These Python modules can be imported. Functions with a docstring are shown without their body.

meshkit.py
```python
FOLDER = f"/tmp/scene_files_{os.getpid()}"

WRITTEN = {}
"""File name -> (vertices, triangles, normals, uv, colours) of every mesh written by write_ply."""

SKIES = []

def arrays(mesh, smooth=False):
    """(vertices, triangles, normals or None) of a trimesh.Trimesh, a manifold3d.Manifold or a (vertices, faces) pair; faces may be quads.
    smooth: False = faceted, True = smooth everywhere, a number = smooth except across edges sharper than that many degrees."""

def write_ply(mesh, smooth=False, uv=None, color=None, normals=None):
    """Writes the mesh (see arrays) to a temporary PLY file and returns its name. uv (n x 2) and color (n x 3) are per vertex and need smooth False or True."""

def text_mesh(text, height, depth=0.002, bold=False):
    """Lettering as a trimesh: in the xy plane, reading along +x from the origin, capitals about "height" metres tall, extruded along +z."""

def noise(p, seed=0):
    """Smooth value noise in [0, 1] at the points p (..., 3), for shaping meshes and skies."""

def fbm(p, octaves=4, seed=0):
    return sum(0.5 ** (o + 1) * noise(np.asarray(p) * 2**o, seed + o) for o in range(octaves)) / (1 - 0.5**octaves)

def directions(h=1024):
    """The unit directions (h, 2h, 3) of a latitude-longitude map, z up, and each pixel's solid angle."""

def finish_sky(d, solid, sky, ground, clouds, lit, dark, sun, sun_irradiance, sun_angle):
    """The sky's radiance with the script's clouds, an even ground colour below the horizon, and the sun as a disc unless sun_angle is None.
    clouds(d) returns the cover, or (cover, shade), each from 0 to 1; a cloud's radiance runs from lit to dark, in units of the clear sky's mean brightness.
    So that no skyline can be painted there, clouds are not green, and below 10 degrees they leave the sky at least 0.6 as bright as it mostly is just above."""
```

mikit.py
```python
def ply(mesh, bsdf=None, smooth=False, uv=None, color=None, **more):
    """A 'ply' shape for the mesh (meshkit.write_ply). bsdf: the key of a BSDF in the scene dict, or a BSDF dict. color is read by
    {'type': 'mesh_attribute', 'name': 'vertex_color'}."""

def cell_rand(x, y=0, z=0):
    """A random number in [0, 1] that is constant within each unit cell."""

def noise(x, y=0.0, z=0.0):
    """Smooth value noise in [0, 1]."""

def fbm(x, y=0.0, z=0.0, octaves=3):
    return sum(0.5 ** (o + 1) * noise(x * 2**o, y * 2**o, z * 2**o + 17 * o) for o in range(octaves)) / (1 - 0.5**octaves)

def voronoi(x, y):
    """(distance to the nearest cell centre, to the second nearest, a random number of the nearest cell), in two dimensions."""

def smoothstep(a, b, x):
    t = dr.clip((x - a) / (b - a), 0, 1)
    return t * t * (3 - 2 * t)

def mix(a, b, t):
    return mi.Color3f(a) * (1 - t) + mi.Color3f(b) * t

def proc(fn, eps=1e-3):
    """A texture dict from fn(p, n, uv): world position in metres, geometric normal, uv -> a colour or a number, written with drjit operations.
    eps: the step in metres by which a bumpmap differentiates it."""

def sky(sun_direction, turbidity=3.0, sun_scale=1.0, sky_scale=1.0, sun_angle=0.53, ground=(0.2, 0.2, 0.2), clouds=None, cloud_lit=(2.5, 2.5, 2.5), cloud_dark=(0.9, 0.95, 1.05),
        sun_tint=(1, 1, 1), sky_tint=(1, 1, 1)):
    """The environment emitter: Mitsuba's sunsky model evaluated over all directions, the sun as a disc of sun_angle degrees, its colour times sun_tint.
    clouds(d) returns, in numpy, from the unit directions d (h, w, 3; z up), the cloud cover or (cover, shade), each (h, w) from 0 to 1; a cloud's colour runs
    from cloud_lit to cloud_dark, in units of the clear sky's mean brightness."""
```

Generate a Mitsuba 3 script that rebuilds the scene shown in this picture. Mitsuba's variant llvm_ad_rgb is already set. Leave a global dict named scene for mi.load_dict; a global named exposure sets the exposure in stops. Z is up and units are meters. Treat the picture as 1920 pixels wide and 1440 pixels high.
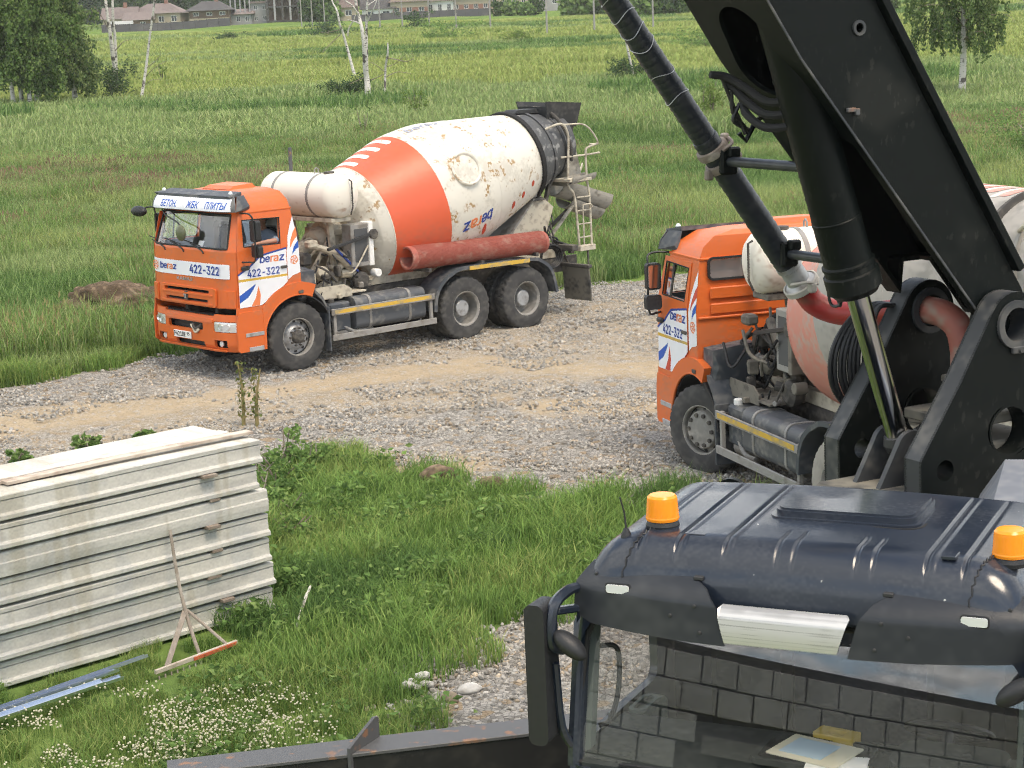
import math, random
import numpy as np, trimesh, shapely, shapely.geometry as sg
import drjit as dr
import mitsuba as mi
import mikit, meshkit
from mikit import ply, proc, noise, fbm, voronoi, smoothstep, mix
import manifold3d as m3
from manifold3d import Manifold, CrossSection

RND = random.Random(7)
RNG = np.random.default_rng(11)
T4 = mi.ScalarTransform4f
scene, labels = {'type': 'scene'}, {}

# ---------------------------------------------------------------- camera, sky, exposure
CAM_H, PITCH, ROLL = 5.52, math.radians(10.52), math.radians(-2.5)
_fw = np.array([0, math.cos(PITCH), -math.sin(PITCH)])
_up = np.array([0, math.sin(PITCH), math.cos(PITCH)])
_rt = np.array([1.0, 0, 0])
_up2 = -math.sin(ROLL) * _rt + math.cos(ROLL) * _up
CAM_O = np.array([0, 0, CAM_H])
scene['camera'] = {'type': 'perspective', 'fov': 2 * math.degrees(math.atan(960 / 3600)), 'fov_axis': 'x', 'near_clip': 0.1, 'far_clip': 4000.0,
                   'to_world': T4().look_at(origin=CAM_O.tolist(), target=(CAM_O + _fw).tolist(), up=_up2.tolist())}


def cloud_cover(d):
    p = d[..., :2] / np.maximum(d[..., 2:3], 0.06)
    q = np.concatenate([p * 1.15, np.zeros_like(p[..., :1])], -1)
    n = meshkit.fbm(q, 5, 3)
    m = meshkit.fbm(q * 2.1 + 9.0, 4, 8)
    cover = np.clip((n - 0.30) / 0.22, 0.25, 1)
    shade = np.clip((m - 0.32) / 0.4, 0, 1) * 0.8
    return cover, shade


scene['sky'] = mikit.sky((0.28, -0.38, 0.88), turbidity=3.2, sun_scale=0.30, sun_angle=25.0, sky_scale=1.0, clouds=cloud_cover,
                         cloud_lit=(3.02, 3.0, 2.90), cloud_dark=(1.20, 1.2, 1.22), ground=(0.12, 0.15, 0.07))
exposure = 2.85

# ---------------------------------------------------------------- registry
SHARED = {}


def uniq(key):
    if key not in scene and key not in HOLD:
        return key
    i = 1
    while f'{key}_{i:03d}' in scene or f'{key}_{i:03d}' in HOLD:
        i += 1
    return f'{key}_{i:03d}'


HOLD = {}


def thing(name, label=None, cat=None, group=None, kind=None):
    """Reserves the key of a thing whose parts follow."""
    key = uniq(name)
    HOLD[key] = True
    d = {}
    if label: d['label'] = label
    if cat: d['category'] = cat
    if group: d['group'] = group
    if kind: d['kind'] = kind
    if d: labels[key] = d
    return key


def hold(parent, name):
    """A part without a mesh of its own, for sub-parts."""
    key = uniq(parent + '__' + name)
    HOLD[key] = True
    return key


def put(parent, name, shape, M=None, label=None):
    key = uniq((parent + '__' + name) if parent else name)
    s = dict(shape)
    if M is not None:
        s['to_world'] = T4(np.asarray(M, float).tolist())
    scene[key] = s
    if label: labels[key] = {'label': label}
    return key


def single(name, mesh, mat, label, cat, group=None, smooth=False, M=None, kind=None, **kw):
    """A thing that is one mesh."""
    key = put(None, name, ply(mesh, mat, smooth=smooth, **kw), M)
    d = {'label': label}
    if cat: d['category'] = cat
    if group: d['group'] = group
    if kind: d['kind'] = kind
    labels[key] = d
    return key


def pose(x, y, yaw, z=0.0):
    c, s = math.cos(yaw), math.sin(yaw)
    return np.array([[c, -s, 0, x], [s, c, 0, y], [0, 0, 1, z], [0, 0, 0, 1.0]])


# ---------------------------------------------------------------- mesh helpers
def cat(*ms):
    ms = [m for m in ms if m is not None]
    out = []
    for m in ms:
        out += m if isinstance(m, (list, tuple)) else [m]
    return trimesh.util.concatenate(out) if len(out) > 1 else out[0]


def box(c, s, b=0.0, R=None):
    """Box centred at c with size s, chamfered by b."""
    sx, sy, sz = [v / 2 for v in s]
    if b <= 0:
        m = trimesh.creation.box(extents=s)
    else:
        b = min(b, sx * .95, sy * .95, sz * .95)
        pts = []
        for x in (-1, 1):
            for y in (-1, 1):
                for z in (-1, 1):
                    pts += [(x * (sx - b), y * (sy - b), z * sz), (x * (sx - b), y * sy, z * (sz - b)), (x * sx, y * (sy - b), z * (sz - b))]
        m = trimesh.convex.convex_hull(np.array(pts))
    if R is not None:
        m.apply_transform(R)
    m.apply_translation(c)
    return m


def bx(x0, x1, y0, y1, z0, z1, b=0.0):
    return box(((x0 + x1) / 2, (y0 + y1) / 2, (z0 + z1) / 2), (abs(x1 - x0), abs(y1 - y0), abs(z1 - z0)), b)


def frame(d):
    d = np.asarray(d, float)
    d = d / np.linalg.norm(d)
    a = np.cross([0, 0, 1.0], d) if abs(d[2]) < 0.95 else np.cross([0, 1.0, 0], d)
    a /= np.linalg.norm(a)
    return a, np.cross(d, a), d


def bar(p0, p1, w, h, b=0.004, roll=0.0):
    """A box beam from p0 to p1: w across, h in the other direction."""
    p0, p1 = np.asarray(p0, float), np.asarray(p1, float)
    a, c, d = frame(p1 - p0)
    if roll:
        a, c = a * math.cos(roll) + c * math.sin(roll), -a * math.sin(roll) + c * math.cos(roll)
    R = np.eye(4)
    R[:3, 0], R[:3, 1], R[:3, 2] = a, c, d
    return box((p0 + p1) / 2, (w, h, float(np.linalg.norm(p1 - p0))), b, R)


def lathe(profile, seg=32, axis=(0, 0, 1), at=(0, 0, 0), close=False):
    """profile: list of (r, t) along the axis; r = 0 closes."""
    pr = np.asarray(profile, float)
    n = len(pr)
    th = np.arange(seg) * 2 * np.pi / seg
    a, c, d = frame(axis)
    v = (np.asarray(at, float) + pr[:, None, 1:2] * d + pr[:, None, 0:1] * (np.cos(th)[None, :, None] * a + np.sin(th)[None, :, None] * c)).reshape(-1, 3)
    i, j = np.meshgrid(np.arange(n if close else n - 1), np.arange(seg), indexing='ij')
    i2 = (i + 1) % n
    q = np.stack([i * seg + j, i * seg + (j + 1) % seg, i2 * seg + (j + 1) % seg, i2 * seg + j], -1).reshape(-1, 4)
    f = np.vstack([q[:, [0, 1, 2]], q[:, [0, 2, 3]]])
    m = trimesh.Trimesh(v, f, process=False)
    m.merge_vertices()
    m.update_faces(m.nondegenerate_faces())
    return m


def cyl(p0, p1, r, seg=20, r1=None, cham=0.0):
    p0, p1 = np.asarray(p0, float), np.asarray(p1, float)
    L = float(np.linalg.norm(p1 - p0))
    r1 = r if r1 is None else r1
    if cham > 0:
        pr = [(0, 0), (r - cham, 0), (r, cham), (r1, L - cham), (r1 - cham, L), (0, L)]
    else:
        pr = [(0, 0), (r, 0), (r1, L), (0, L)]
    return lathe(pr, seg, p1 - p0, p0)


def ringtube(p0, p1, ro, ri, seg=28):
    """An open pipe with wall thickness."""
    p0, p1 = np.asarray(p0, float), np.asarray(p1, float)
    L = float(np.linalg.norm(p1 - p0))
    return lathe([(ri, 0), (ro, 0), (ro, L), (ri, L)], seg, p1 - p0, p0, close=True)


def smooth_path(pts, n=8):
    """Catmull-Rom through the points."""
    P = np.asarray(pts, float)
    P = np.vstack([2 * P[0] - P[1], P, 2 * P[-1] - P[-2]])
    out = []
    for k in range(1, len(P) - 2):
        t = np.linspace(0, 1, n, endpoint=False)[:, None]
        a, b, c, d = P[k - 1], P[k], P[k + 1], P[k + 2]
        out.append(0.5 * (2 * b + (c - a) * t + (2 * a - 5 * b + 4 * c - d) * t ** 2 + (3 * b - a - 3 * c + d) * t ** 3))
    return np.vstack(out + [P[-2:-1]])


def tube(pts, r, seg=8, smooth=0, caps=True):
    p = smooth_path(pts, smooth) if smooth else np.asarray(pts, float)
    n = len(p)
    r = np.broadcast_to(np.asarray(r, float), (n,)) if np.ndim(r) == 0 or len(r) == n else np.interp(np.linspace(0, 1, n), np.linspace(0, 1, len(r)), r)
    t = np.gradient(p, axis=0)
    t /= np.linalg.norm(t, axis=1, keepdims=True) + 1e-12
    a = frame(t[0])[0]
    A = []
    for k in range(n):
        a = a - t[k] * (a @ t[k])
        a /= np.linalg.norm(a) + 1e-12
        A.append(a)
    A = np.array(A)
    B = np.cross(t, A)
    th = np.arange(seg) * 2 * np.pi / seg
    v = (p[:, None] + r[:, None, None] * (np.cos(th)[None, :, None] * A[:, None] + np.sin(th)[None, :, None] * B[:, None])).reshape(-1, 3)
    i, j = np.meshgrid(np.arange(n - 1), np.arange(seg), indexing='ij')
    q = np.stack([i * seg + j, i * seg + (j + 1) % seg, (i + 1) * seg + (j + 1) % seg, (i + 1) * seg + j], -1).reshape(-1, 4)
    f = [q[:, [0, 1, 2]], q[:, [0, 2, 3]]]
    if caps:
        k = len(v)
        v = np.vstack([v, p[:1], p[-1:]])
        s = np.arange(seg)
        f += [np.stack([np.full(seg, k), (s + 1) % seg, s], 1), np.stack([np.full(seg, k + 1), (n - 1) * seg + s, (n - 1) * seg + (s + 1) % seg], 1)]
    return trimesh.Trimesh(v, np.vstack(f), process=False)


def rrect(x0, x1, y0, y1, r, n=5):
    """Rounded rectangle outline."""
    pts = []
    for cx, cy, a0 in ((x1 - r, y1 - r, 0), (x0 + r, y1 - r, 90), (x0 + r, y0 + r, 180), (x1 - r, y0 + r, 270)):
        for k in range(n + 1):
            a = math.radians(a0 + 90 * k / n)
            pts.append((cx + r * math.cos(a), cy + r * math.sin(a)))
    return pts


def basis(o, u, v):
    """4x4 that carries (x, y, z) to o + x u + y v + z (u x v)."""
    u, v = np.asarray(u, float), np.asarray(v, float)
    M = np.eye(4)
    M[:3, 0], M[:3, 1], M[:3, 2], M[:3, 3] = u, v, np.cross(u, v), o
    return M


def prism(poly, depth, M=None):
    """Extrudes a 2D polygon (points or shapely) by depth along +z, then moves it by M."""
    g = poly if hasattr(poly, 'geom_type') else sg.Polygon(poly)
    if not g.is_valid: g = g.buffer(0)
    gs = list(getattr(g, 'geoms', [g]))
    m = cat([trimesh.creation.extrude_polygon(x, depth, engine='earcut') for x in gs if x.area > 1e-9])
    if M is not None: m.apply_transform(M)
    return m


XZ = lambda y: basis((0, y, 0), (1, 0, 0), (0, 0, 1))        # extrudes toward -y
YZ = lambda x: basis((x, 0, 0), (0, 1, 0), (0, 0, 1))        # extrudes toward +x


def man(m):
    m = m.copy()
    m.merge_vertices()
    mm = Manifold(m3.Mesh(np.asarray(m.vertices, np.float32), np.asarray(m.faces, np.uint32)))
    return mm


def tri(mm):
    q = mm.to_mesh()
    return trimesh.Trimesh(np.asarray(q.vert_properties[:, :3], float), np.asarray(q.tri_verts), process=False)


def hull(pts):
    return trimesh.convex.convex_hull(np.asarray(pts, float))


def xf(m, M):
    m = m.copy()
    m.apply_transform(M)
    return m


def rot(axis, deg, at=(0, 0, 0)):
    return trimesh.transformations.rotation_matrix(math.radians(deg), axis, at)


def shift(x, y, z):
    M = np.eye(4)
    M[:3, 3] = (x, y, z)
    return M


def text(s, h, depth=0.003, bold=True, stretch=1.0, slant=0.0):
    m = meshkit.text_mesh(s, h, depth, bold)
    v = np.array(m.vertices)
    v[:, 0] = v[:, 0] * stretch + slant * v[:, 1]
    m.vertices = v
    return m


# ---------------------------------------------------------------- materials
def mat(name, d, two=True):
    scene[name] = {'type': 'twosided', 'bsdf': d} if two else d
    return name


def rgb(*c):
    return {'type': 'rgb', 'value': list(c)}


def flat(name, c, rough=0.6, metallic=0.0, spec=0.5, **k):
    return mat(name, {'type': 'principled', 'base_color': rgb(*c), 'roughness': rough, 'metallic': metallic, 'specular': spec, **k})


def dirty(name, c, c2, rough=0.5, scale=3.0, lo=0.45, hi=0.75, metallic=0.0, amount=1.0, spec=0.5, fine=18.0, **k):
    """Paint c with patches of dirt or wear c2 that have an outline of their own."""
    def fn(p, n, uv):
        a = fbm(p.x * scale, p.y * scale, p.z * scale, 4)
        b = noise(p.x * fine, p.y * fine, p.z * fine)
        t = smoothstep(lo, hi, a * 0.75 + b * 0.25) * amount
        return mix(c, c2, t)
    return mat(name, {'type': 'principled', 'base_color': proc(fn), 'roughness': rough, 'metallic': metallic, 'specular': spec, **k})


flat('m_black_rubber', (0.022, 0.022, 0.023), 0.75, spec=0.3)
flat('m_black_plastic', (0.018, 0.019, 0.021), 0.5)
flat('m_dark_steel', (0.03, 0.031, 0.033), 0.5)
flat('m_steel', (0.45, 0.45, 0.44), 0.35, 0.9)
flat('m_chrome', (0.75, 0.76, 0.76), 0.08, 1.0)
flat('m_white_plate', (0.78, 0.78, 0.76), 0.45)
flat('m_interior', (0.014, 0.017, 0.018), 0.8, spec=0.2)
flat('m_interior_grey', (0.07, 0.09, 0.082), 0.75)
flat('m_blue_print', (0.02, 0.05, 0.27), 0.5)
flat('m_blue_bright', (0.02, 0.09, 0.42), 0.5)
flat('m_red_print', (0.5, 0.06, 0.03), 0.5)
flat('m_orange_print', (0.70, 0.20, 0.07), 0.5)
flat('m_lamp_amber', (0.95, 0.30, 0.01), 0.25, spec=0.6)
flat('m_lamp_clear', (0.75, 0.77, 0.78), 0.1, 0.2)
flat('m_alu_band', (0.62, 0.62, 0.60), 0.3, 0.55)
flat('m_cable', (0.016, 0.016, 0.017), 0.45)
mat('m_glass', {'type': 'thindielectric', 'int_ior': 1.52}, two=False)
# ---------------------------------------------------------------- terrain
def sstep(a, b, x):
    t = np.clip((np.asarray(x, float) - a) / (b - a), 0, 1)
    return t * t * (3 - 2 * t)


def ground_z(x, y):
    x, y = np.asarray(x, float), np.asarray(y, float)
    z = 0.155 * sstep(22, 32, y + 0.15 * x) + 0.0235 * np.logaddexp(0, (y - 52) / 6.0) * 6.0
    wob = (meshkit.noise(np.stack([x / 9.0, y / 9.0, x * 0], -1), 4) - 0.5)
    return z + wob * 0.5 * sstep(45, 75, y) + wob * 0.10 * sstep(41, 48, y)


GRAVEL = sg.Polygon([(-40, 20.5), (-14, 27.6), (-8.3, 30.6), (-6.3, 32.6), (-4.6, 33.9), (-1.4, 37.0), (0.95, 39.0), (2.9, 40.4), (8, 43.5), (16, 46.5), (32, 48), (42, 40), (42, -12), (3.2, -12), (2.3, 3),
                     (0.6, 9.0), (-0.2, 12.6), (-0.55, 14.4), (-0.95, 15.2), (-0.55, 16.0), (-0.85, 16.6), (0.05, 17.2), (0.9, 18.3), (2.3, 19.6), (2.2, 20.8), (1.4, 21.9), (0.2, 21.7), (-0.7, 23.2), (-1.6, 23.8), (-2.75, 24.9),
                     (-3.05, 24.6), (-4.0, 23.3), (-6.0, 21.7), (-9.0, 19.8), (-14, 17), (-40, 8)])


def grav_dist(x, y):
    """Positive inside the gravel, metres from its ragged edge."""
    x, y = np.asarray(x, float), np.asarray(y, float)
    pts = shapely.points(x, y)
    d = shapely.distance(pts, GRAVEL.exterior)
    d = np.where(shapely.contains_xy(GRAVEL, x, y), d, -d)
    p = np.stack([x, y, 0 * x], -1)
    return d + (meshkit.fbm(p * 0.9, 3, 21) - 0.5) * 1.3 + (meshkit.fbm(p * 4.0, 2, 5) - 0.5) * 0.5


def grid_mesh(xs, ys, zf):
    X, Y = np.meshgrid(xs, ys)
    Z = zf(X, Y)
    n, k = len(xs), len(ys)
    v = np.stack([X, Y, Z], -1).reshape(-1, 3)
    i, j = np.meshgrid(np.arange(k - 1), np.arange(n - 1), indexing='ij')
    a = i * n + j
    f = np.vstack([np.stack([a, a + 1, a + n + 1], -1).reshape(-1, 3), np.stack([a, a + n + 1, a + n], -1).reshape(-1, 3)])
    return v, f


def field_colour(p, n, uv):
    big = fbm(p.x * 0.018 + 3.1, p.y * 0.05, 0.0, 3)
    mid = fbm(p.x * 0.25, p.y * 0.35, 1.0, 3)
    fine = noise(p.x * 9.0, p.y * 9.0)
    c = mix((0.150, 0.225, 0.060), (0.220, 0.265, 0.085), smoothstep(0.42, 0.62, big))
    c = mix(c, (0.10, 0.160, 0.05), smoothstep(0.50, 0.72, mid) * 0.7)
    return c * (0.8 + 0.4 * fine)


mat('m_field', {'type': 'diffuse', 'reflectance': proc(field_colour)})
_ys = np.concatenate([np.arange(-30, 8, 4.0), np.arange(8, 70, 0.5), 70 * 1.03 ** np.arange(1, 90)])
_xs = np.concatenate([-60 * 1.08 ** np.arange(34, 0, -1), np.arange(-60, 60.1, 1.0), 60 * 1.08 ** np.arange(1, 35)])
single('field_ground', grid_mesh(_xs, _ys, lambda x, y: ground_z(x, y) - 0.16 * np.clip(grav_dist(x, y) - .15, 0, .8)), 'm_field', 'rough green meadow running back to the far houses', None, smooth=True, kind='structure')


def gravel_colour(p, n, uv):
    d1, d2, r = voronoi(p.x * 21.0, p.y * 21.0)
    e1, e2, q = voronoi(p.x * 9.0 + 4.7, p.y * 9.0)
    stone = mix((0.20, 0.19, 0.172), (0.45, 0.43, 0.395), r)
    stone = mix(stone, (0.34, 0.27, 0.19), smoothstep(0.80, 0.9, q))
    gap = smoothstep(0.02, 0.22, d2 - d1)
    stone = stone * (0.45 + 0.55 * gap)
    # bare sandy tracks and puddled clay, stretched along the lane
    u, v = p.x * 0.70 + p.y * 0.71, -p.x * 0.71 + p.y * 0.70
    s = fbm(u * 0.13 + 5.0, v * 0.55 + 2.0, 0.0, 4)
    def lane(ax, ay, bx_, by, w):
        dx, dy = bx_ - ax, by - ay
        t = dr.clip(((p.x - ax) * dx + (p.y - ay) * dy) / (dx * dx + dy * dy), 0, 1)
        q = dr.sqrt(dr.square(p.x - ax - t * dx) + dr.square(p.y - ay - t * dy))
        return 1 - smoothstep(w * 0.45, w, q + 1.1 * (fbm(p.x * 0.8, p.y * 0.8, 5.0, 3) - 0.5))
    tracks = dr.maximum(dr.maximum(lane(-13.0, 25.6, -5.3, 28.6, 1.25), lane(-5.3, 28.6, -0.4, 30.6, 1.0)), dr.maximum(lane(-0.4, 30.6, 2.2, 29.6, 0.9), dr.maximum(lane(0.6, 27.4, 2.2, 27.0, 0.7), lane(-1.7, 24.5, -0.9, 24.1, 0.75))))
    sand = dr.maximum(tracks, 0.55 * smoothstep(0.56, 0.66, s + 0.12 * (noise(p.x * 3.0, p.y * 3.0) - 0.5)) * smoothstep(21.0, 24.0, p.y))
    g = fbm(p.x * 6.0, p.y * 6.0, 2.0, 3)
    clay = mix((0.36, 0.285, 0.19), (0.47, 0.39, 0.275), g) * (0.8 + 0.35 * noise(p.x * 40.0, p.y * 40.0))
    keep = smoothstep(0.80, 0.93, r)
    return mix(stone, clay, sand * (1 - 0.8 * keep) * 0.9)


mat('m_gravel', {'type': 'bumpmap', 'arbitrary': proc(lambda p, n, uv: voronoi(p.x * 21.0, p.y * 21.0)[1] - voronoi(p.x * 21.0, p.y * 21.0)[0], eps=4e-3), 'scale': 0.018,
                 'bsdf': {'type': 'diffuse', 'reflectance': proc(gravel_colour)}})


def gravel_z(x, y):
    d = grav_dist(x, y)
    p = np.stack([np.asarray(x, float), np.asarray(y, float), 0 * np.asarray(x, float)], -1)
    rut = (meshkit.fbm(p * np.array([0.55, 0.55, 0]), 4, 9) - 0.5) * 0.10 * sstep(20, 25, y)
    return ground_z(x, y) + np.clip(d * 0.12, -0.10, 0.022) + rut * np.clip(d, 0, 1) + (meshkit.noise(p * 3.0, 2) - 0.5) * 0.02


_v, _f = grid_mesh(np.concatenate([np.arange(-40, -12, 1.0), np.arange(-12, 9, 0.22), np.arange(9, 43, 1.2)]), np.concatenate([np.arange(-12, 12, 1.0), np.arange(12, 45, 0.22), np.arange(45, 50, 1.0)]), gravel_z)
_keep = grav_dist(_v[:, 0], _v[:, 1])[_f].max(1) > -0.4
_m = trimesh.Trimesh(_v, _f[_keep], process=False)
_m.remove_unreferenced_vertices()
single('gravel_yard', _m, 'm_gravel', 'pale crushed stone yard with sandy wheel tracks between the trucks', None, smooth=True, kind='structure')

# ---------------------------------------------------------------- loose stones on the gravel (stuff)
mat('m_vcol', {'type': 'diffuse', 'reflectance': {'type': 'mesh_attribute', 'name': 'vertex_color'}})


def view_window(x, y, margin=0.6):
    """Whether a ground point lies in or near the view, for leaving out what is never seen."""
    return (np.abs(x) < 0.295 * y + margin + 0.4)


def stone_patch(seed, size, n, smin, smax):
    r = np.random.default_rng(seed)
    base = trimesh.creation.icosahedron()
    V, F, C = [], [], []
    k = 0
    for _ in range(n):
        s = smin + (smax - smin) * r.random() ** 2.2
        v = base.vertices * (0.75 + 0.5 * r.random((12, 1))) * s * np.array([1.0, 0.8, 0.6]) * (0.8 + 0.4 * r.random(3))
        v = v @ trimesh.transformations.random_rotation_matrix(r.random(3))[:3, :3].T
        v = v + [(r.random() - .5) * size, (r.random() - .5) * size, s * 0.25]
        g = 0.19 + 0.34 * r.random()
        tint = r.choice(4, p=[.55, .2, .15, .1])
        c = np.array([[1, .95, .86], [1, .98, .92], [1.1, .93, .72], [.85, .83, .78]][tint]) * g
        V.append(v); F.append(base.faces + k); C.append(np.tile(c, (12, 1))); k += 12
    return trimesh.Trimesh(np.vstack(V), np.vstack(F), process=False), np.vstack(C)


N_INST = {}


def scatter(name, label, cat_, groups, places):
    """groups: list of (mesh, colours, material, smooth); places: list of (group index, matrix). One object of stuff made of copies."""
    ids = []
    for i, (m, c, mt, *flat_) in enumerate(groups):
        gid = f'{name}_source_{i}'
        scene[gid] = {'type': 'shapegroup', 'tuft': ply(m, mt, smooth=bool(flat_ and flat_[0]), color=c)}
        ids.append(gid)
    for k, (i, M) in enumerate(places):
        scene[f'{name}__{k + 1:05d}'] = {'type': 'instance', 'to_world': T4(M.tolist()), 'group': {'type': 'ref', 'id': ids[i]}}
    labels[name] = {'label': label, 'kind': 'stuff'}
    if cat_: labels[name]['category'] = cat_
    N_INST[name] = len(places)


def place_mat(x, y, z, yaw, s=1.0, sz=None):
    c, q = math.cos(yaw) * s, math.sin(yaw) * s
    return np.array([[c, -q, 0, x], [q, c, 0, y], [0, 0, sz or s, z], [0, 0, 0, 1.0]])


_groups = [(*stone_patch(s, 1.25, n, a, b), 'm_vcol') for s, n, a, b in ((1, 520, .010, .030), (2, 460, .012, .036), (3, 150, .012, .05))]
_pl = []
for gx in np.arange(-13, 7.5, 0.95):
    for gy in np.arange(13.5, 45, 0.95):
        x, y = gx + RNG.uniform(-.3, .3), gy + RNG.uniform(-.3, .3)
        if not view_window(x, y, 0.8): continue
        d = float(grav_dist(x, y))
        if d < 0.1 and RNG.random() > 0.35 or d < -0.5: continue
        if 1.2 < x and y < 14.5: continue
        on_track = min(np.hypot(x - (ax + t * (bx_ - ax)), y - (ay + t * (by - ay))) for ax, ay, bx_, by in ((-13, 25.6, -5.3, 28.6), (-5.3, 28.6, -.4, 30.6), (-.4, 30.6, 2.2, 29.6)) for t in (0, .2, .4, .6, .8, 1.0)) < 1.15
        if on_track and RNG.random() < .75: continue
        i = int(RNG.choice(3, p=[.4, .35, .25]))
        _pl.append((i, place_mat(x, y, float(gravel_z(x, y)) - 0.004, RNG.uniform(0, 6.28))))
scatter('gravel_stones', 'loose crushed stones lying over the gravel yard', 'gravel', _groups, _pl)


# ---------------------------------------------------------------- grass (stuff)
mat('m_grass', {'type': 'principledthin', 'base_color': {'type': 'mesh_attribute', 'name': 'vertex_color'}, 'roughness': 0.6, 'diff_trans': 0.6, 'eta': 1.3}, two=False)


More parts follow.
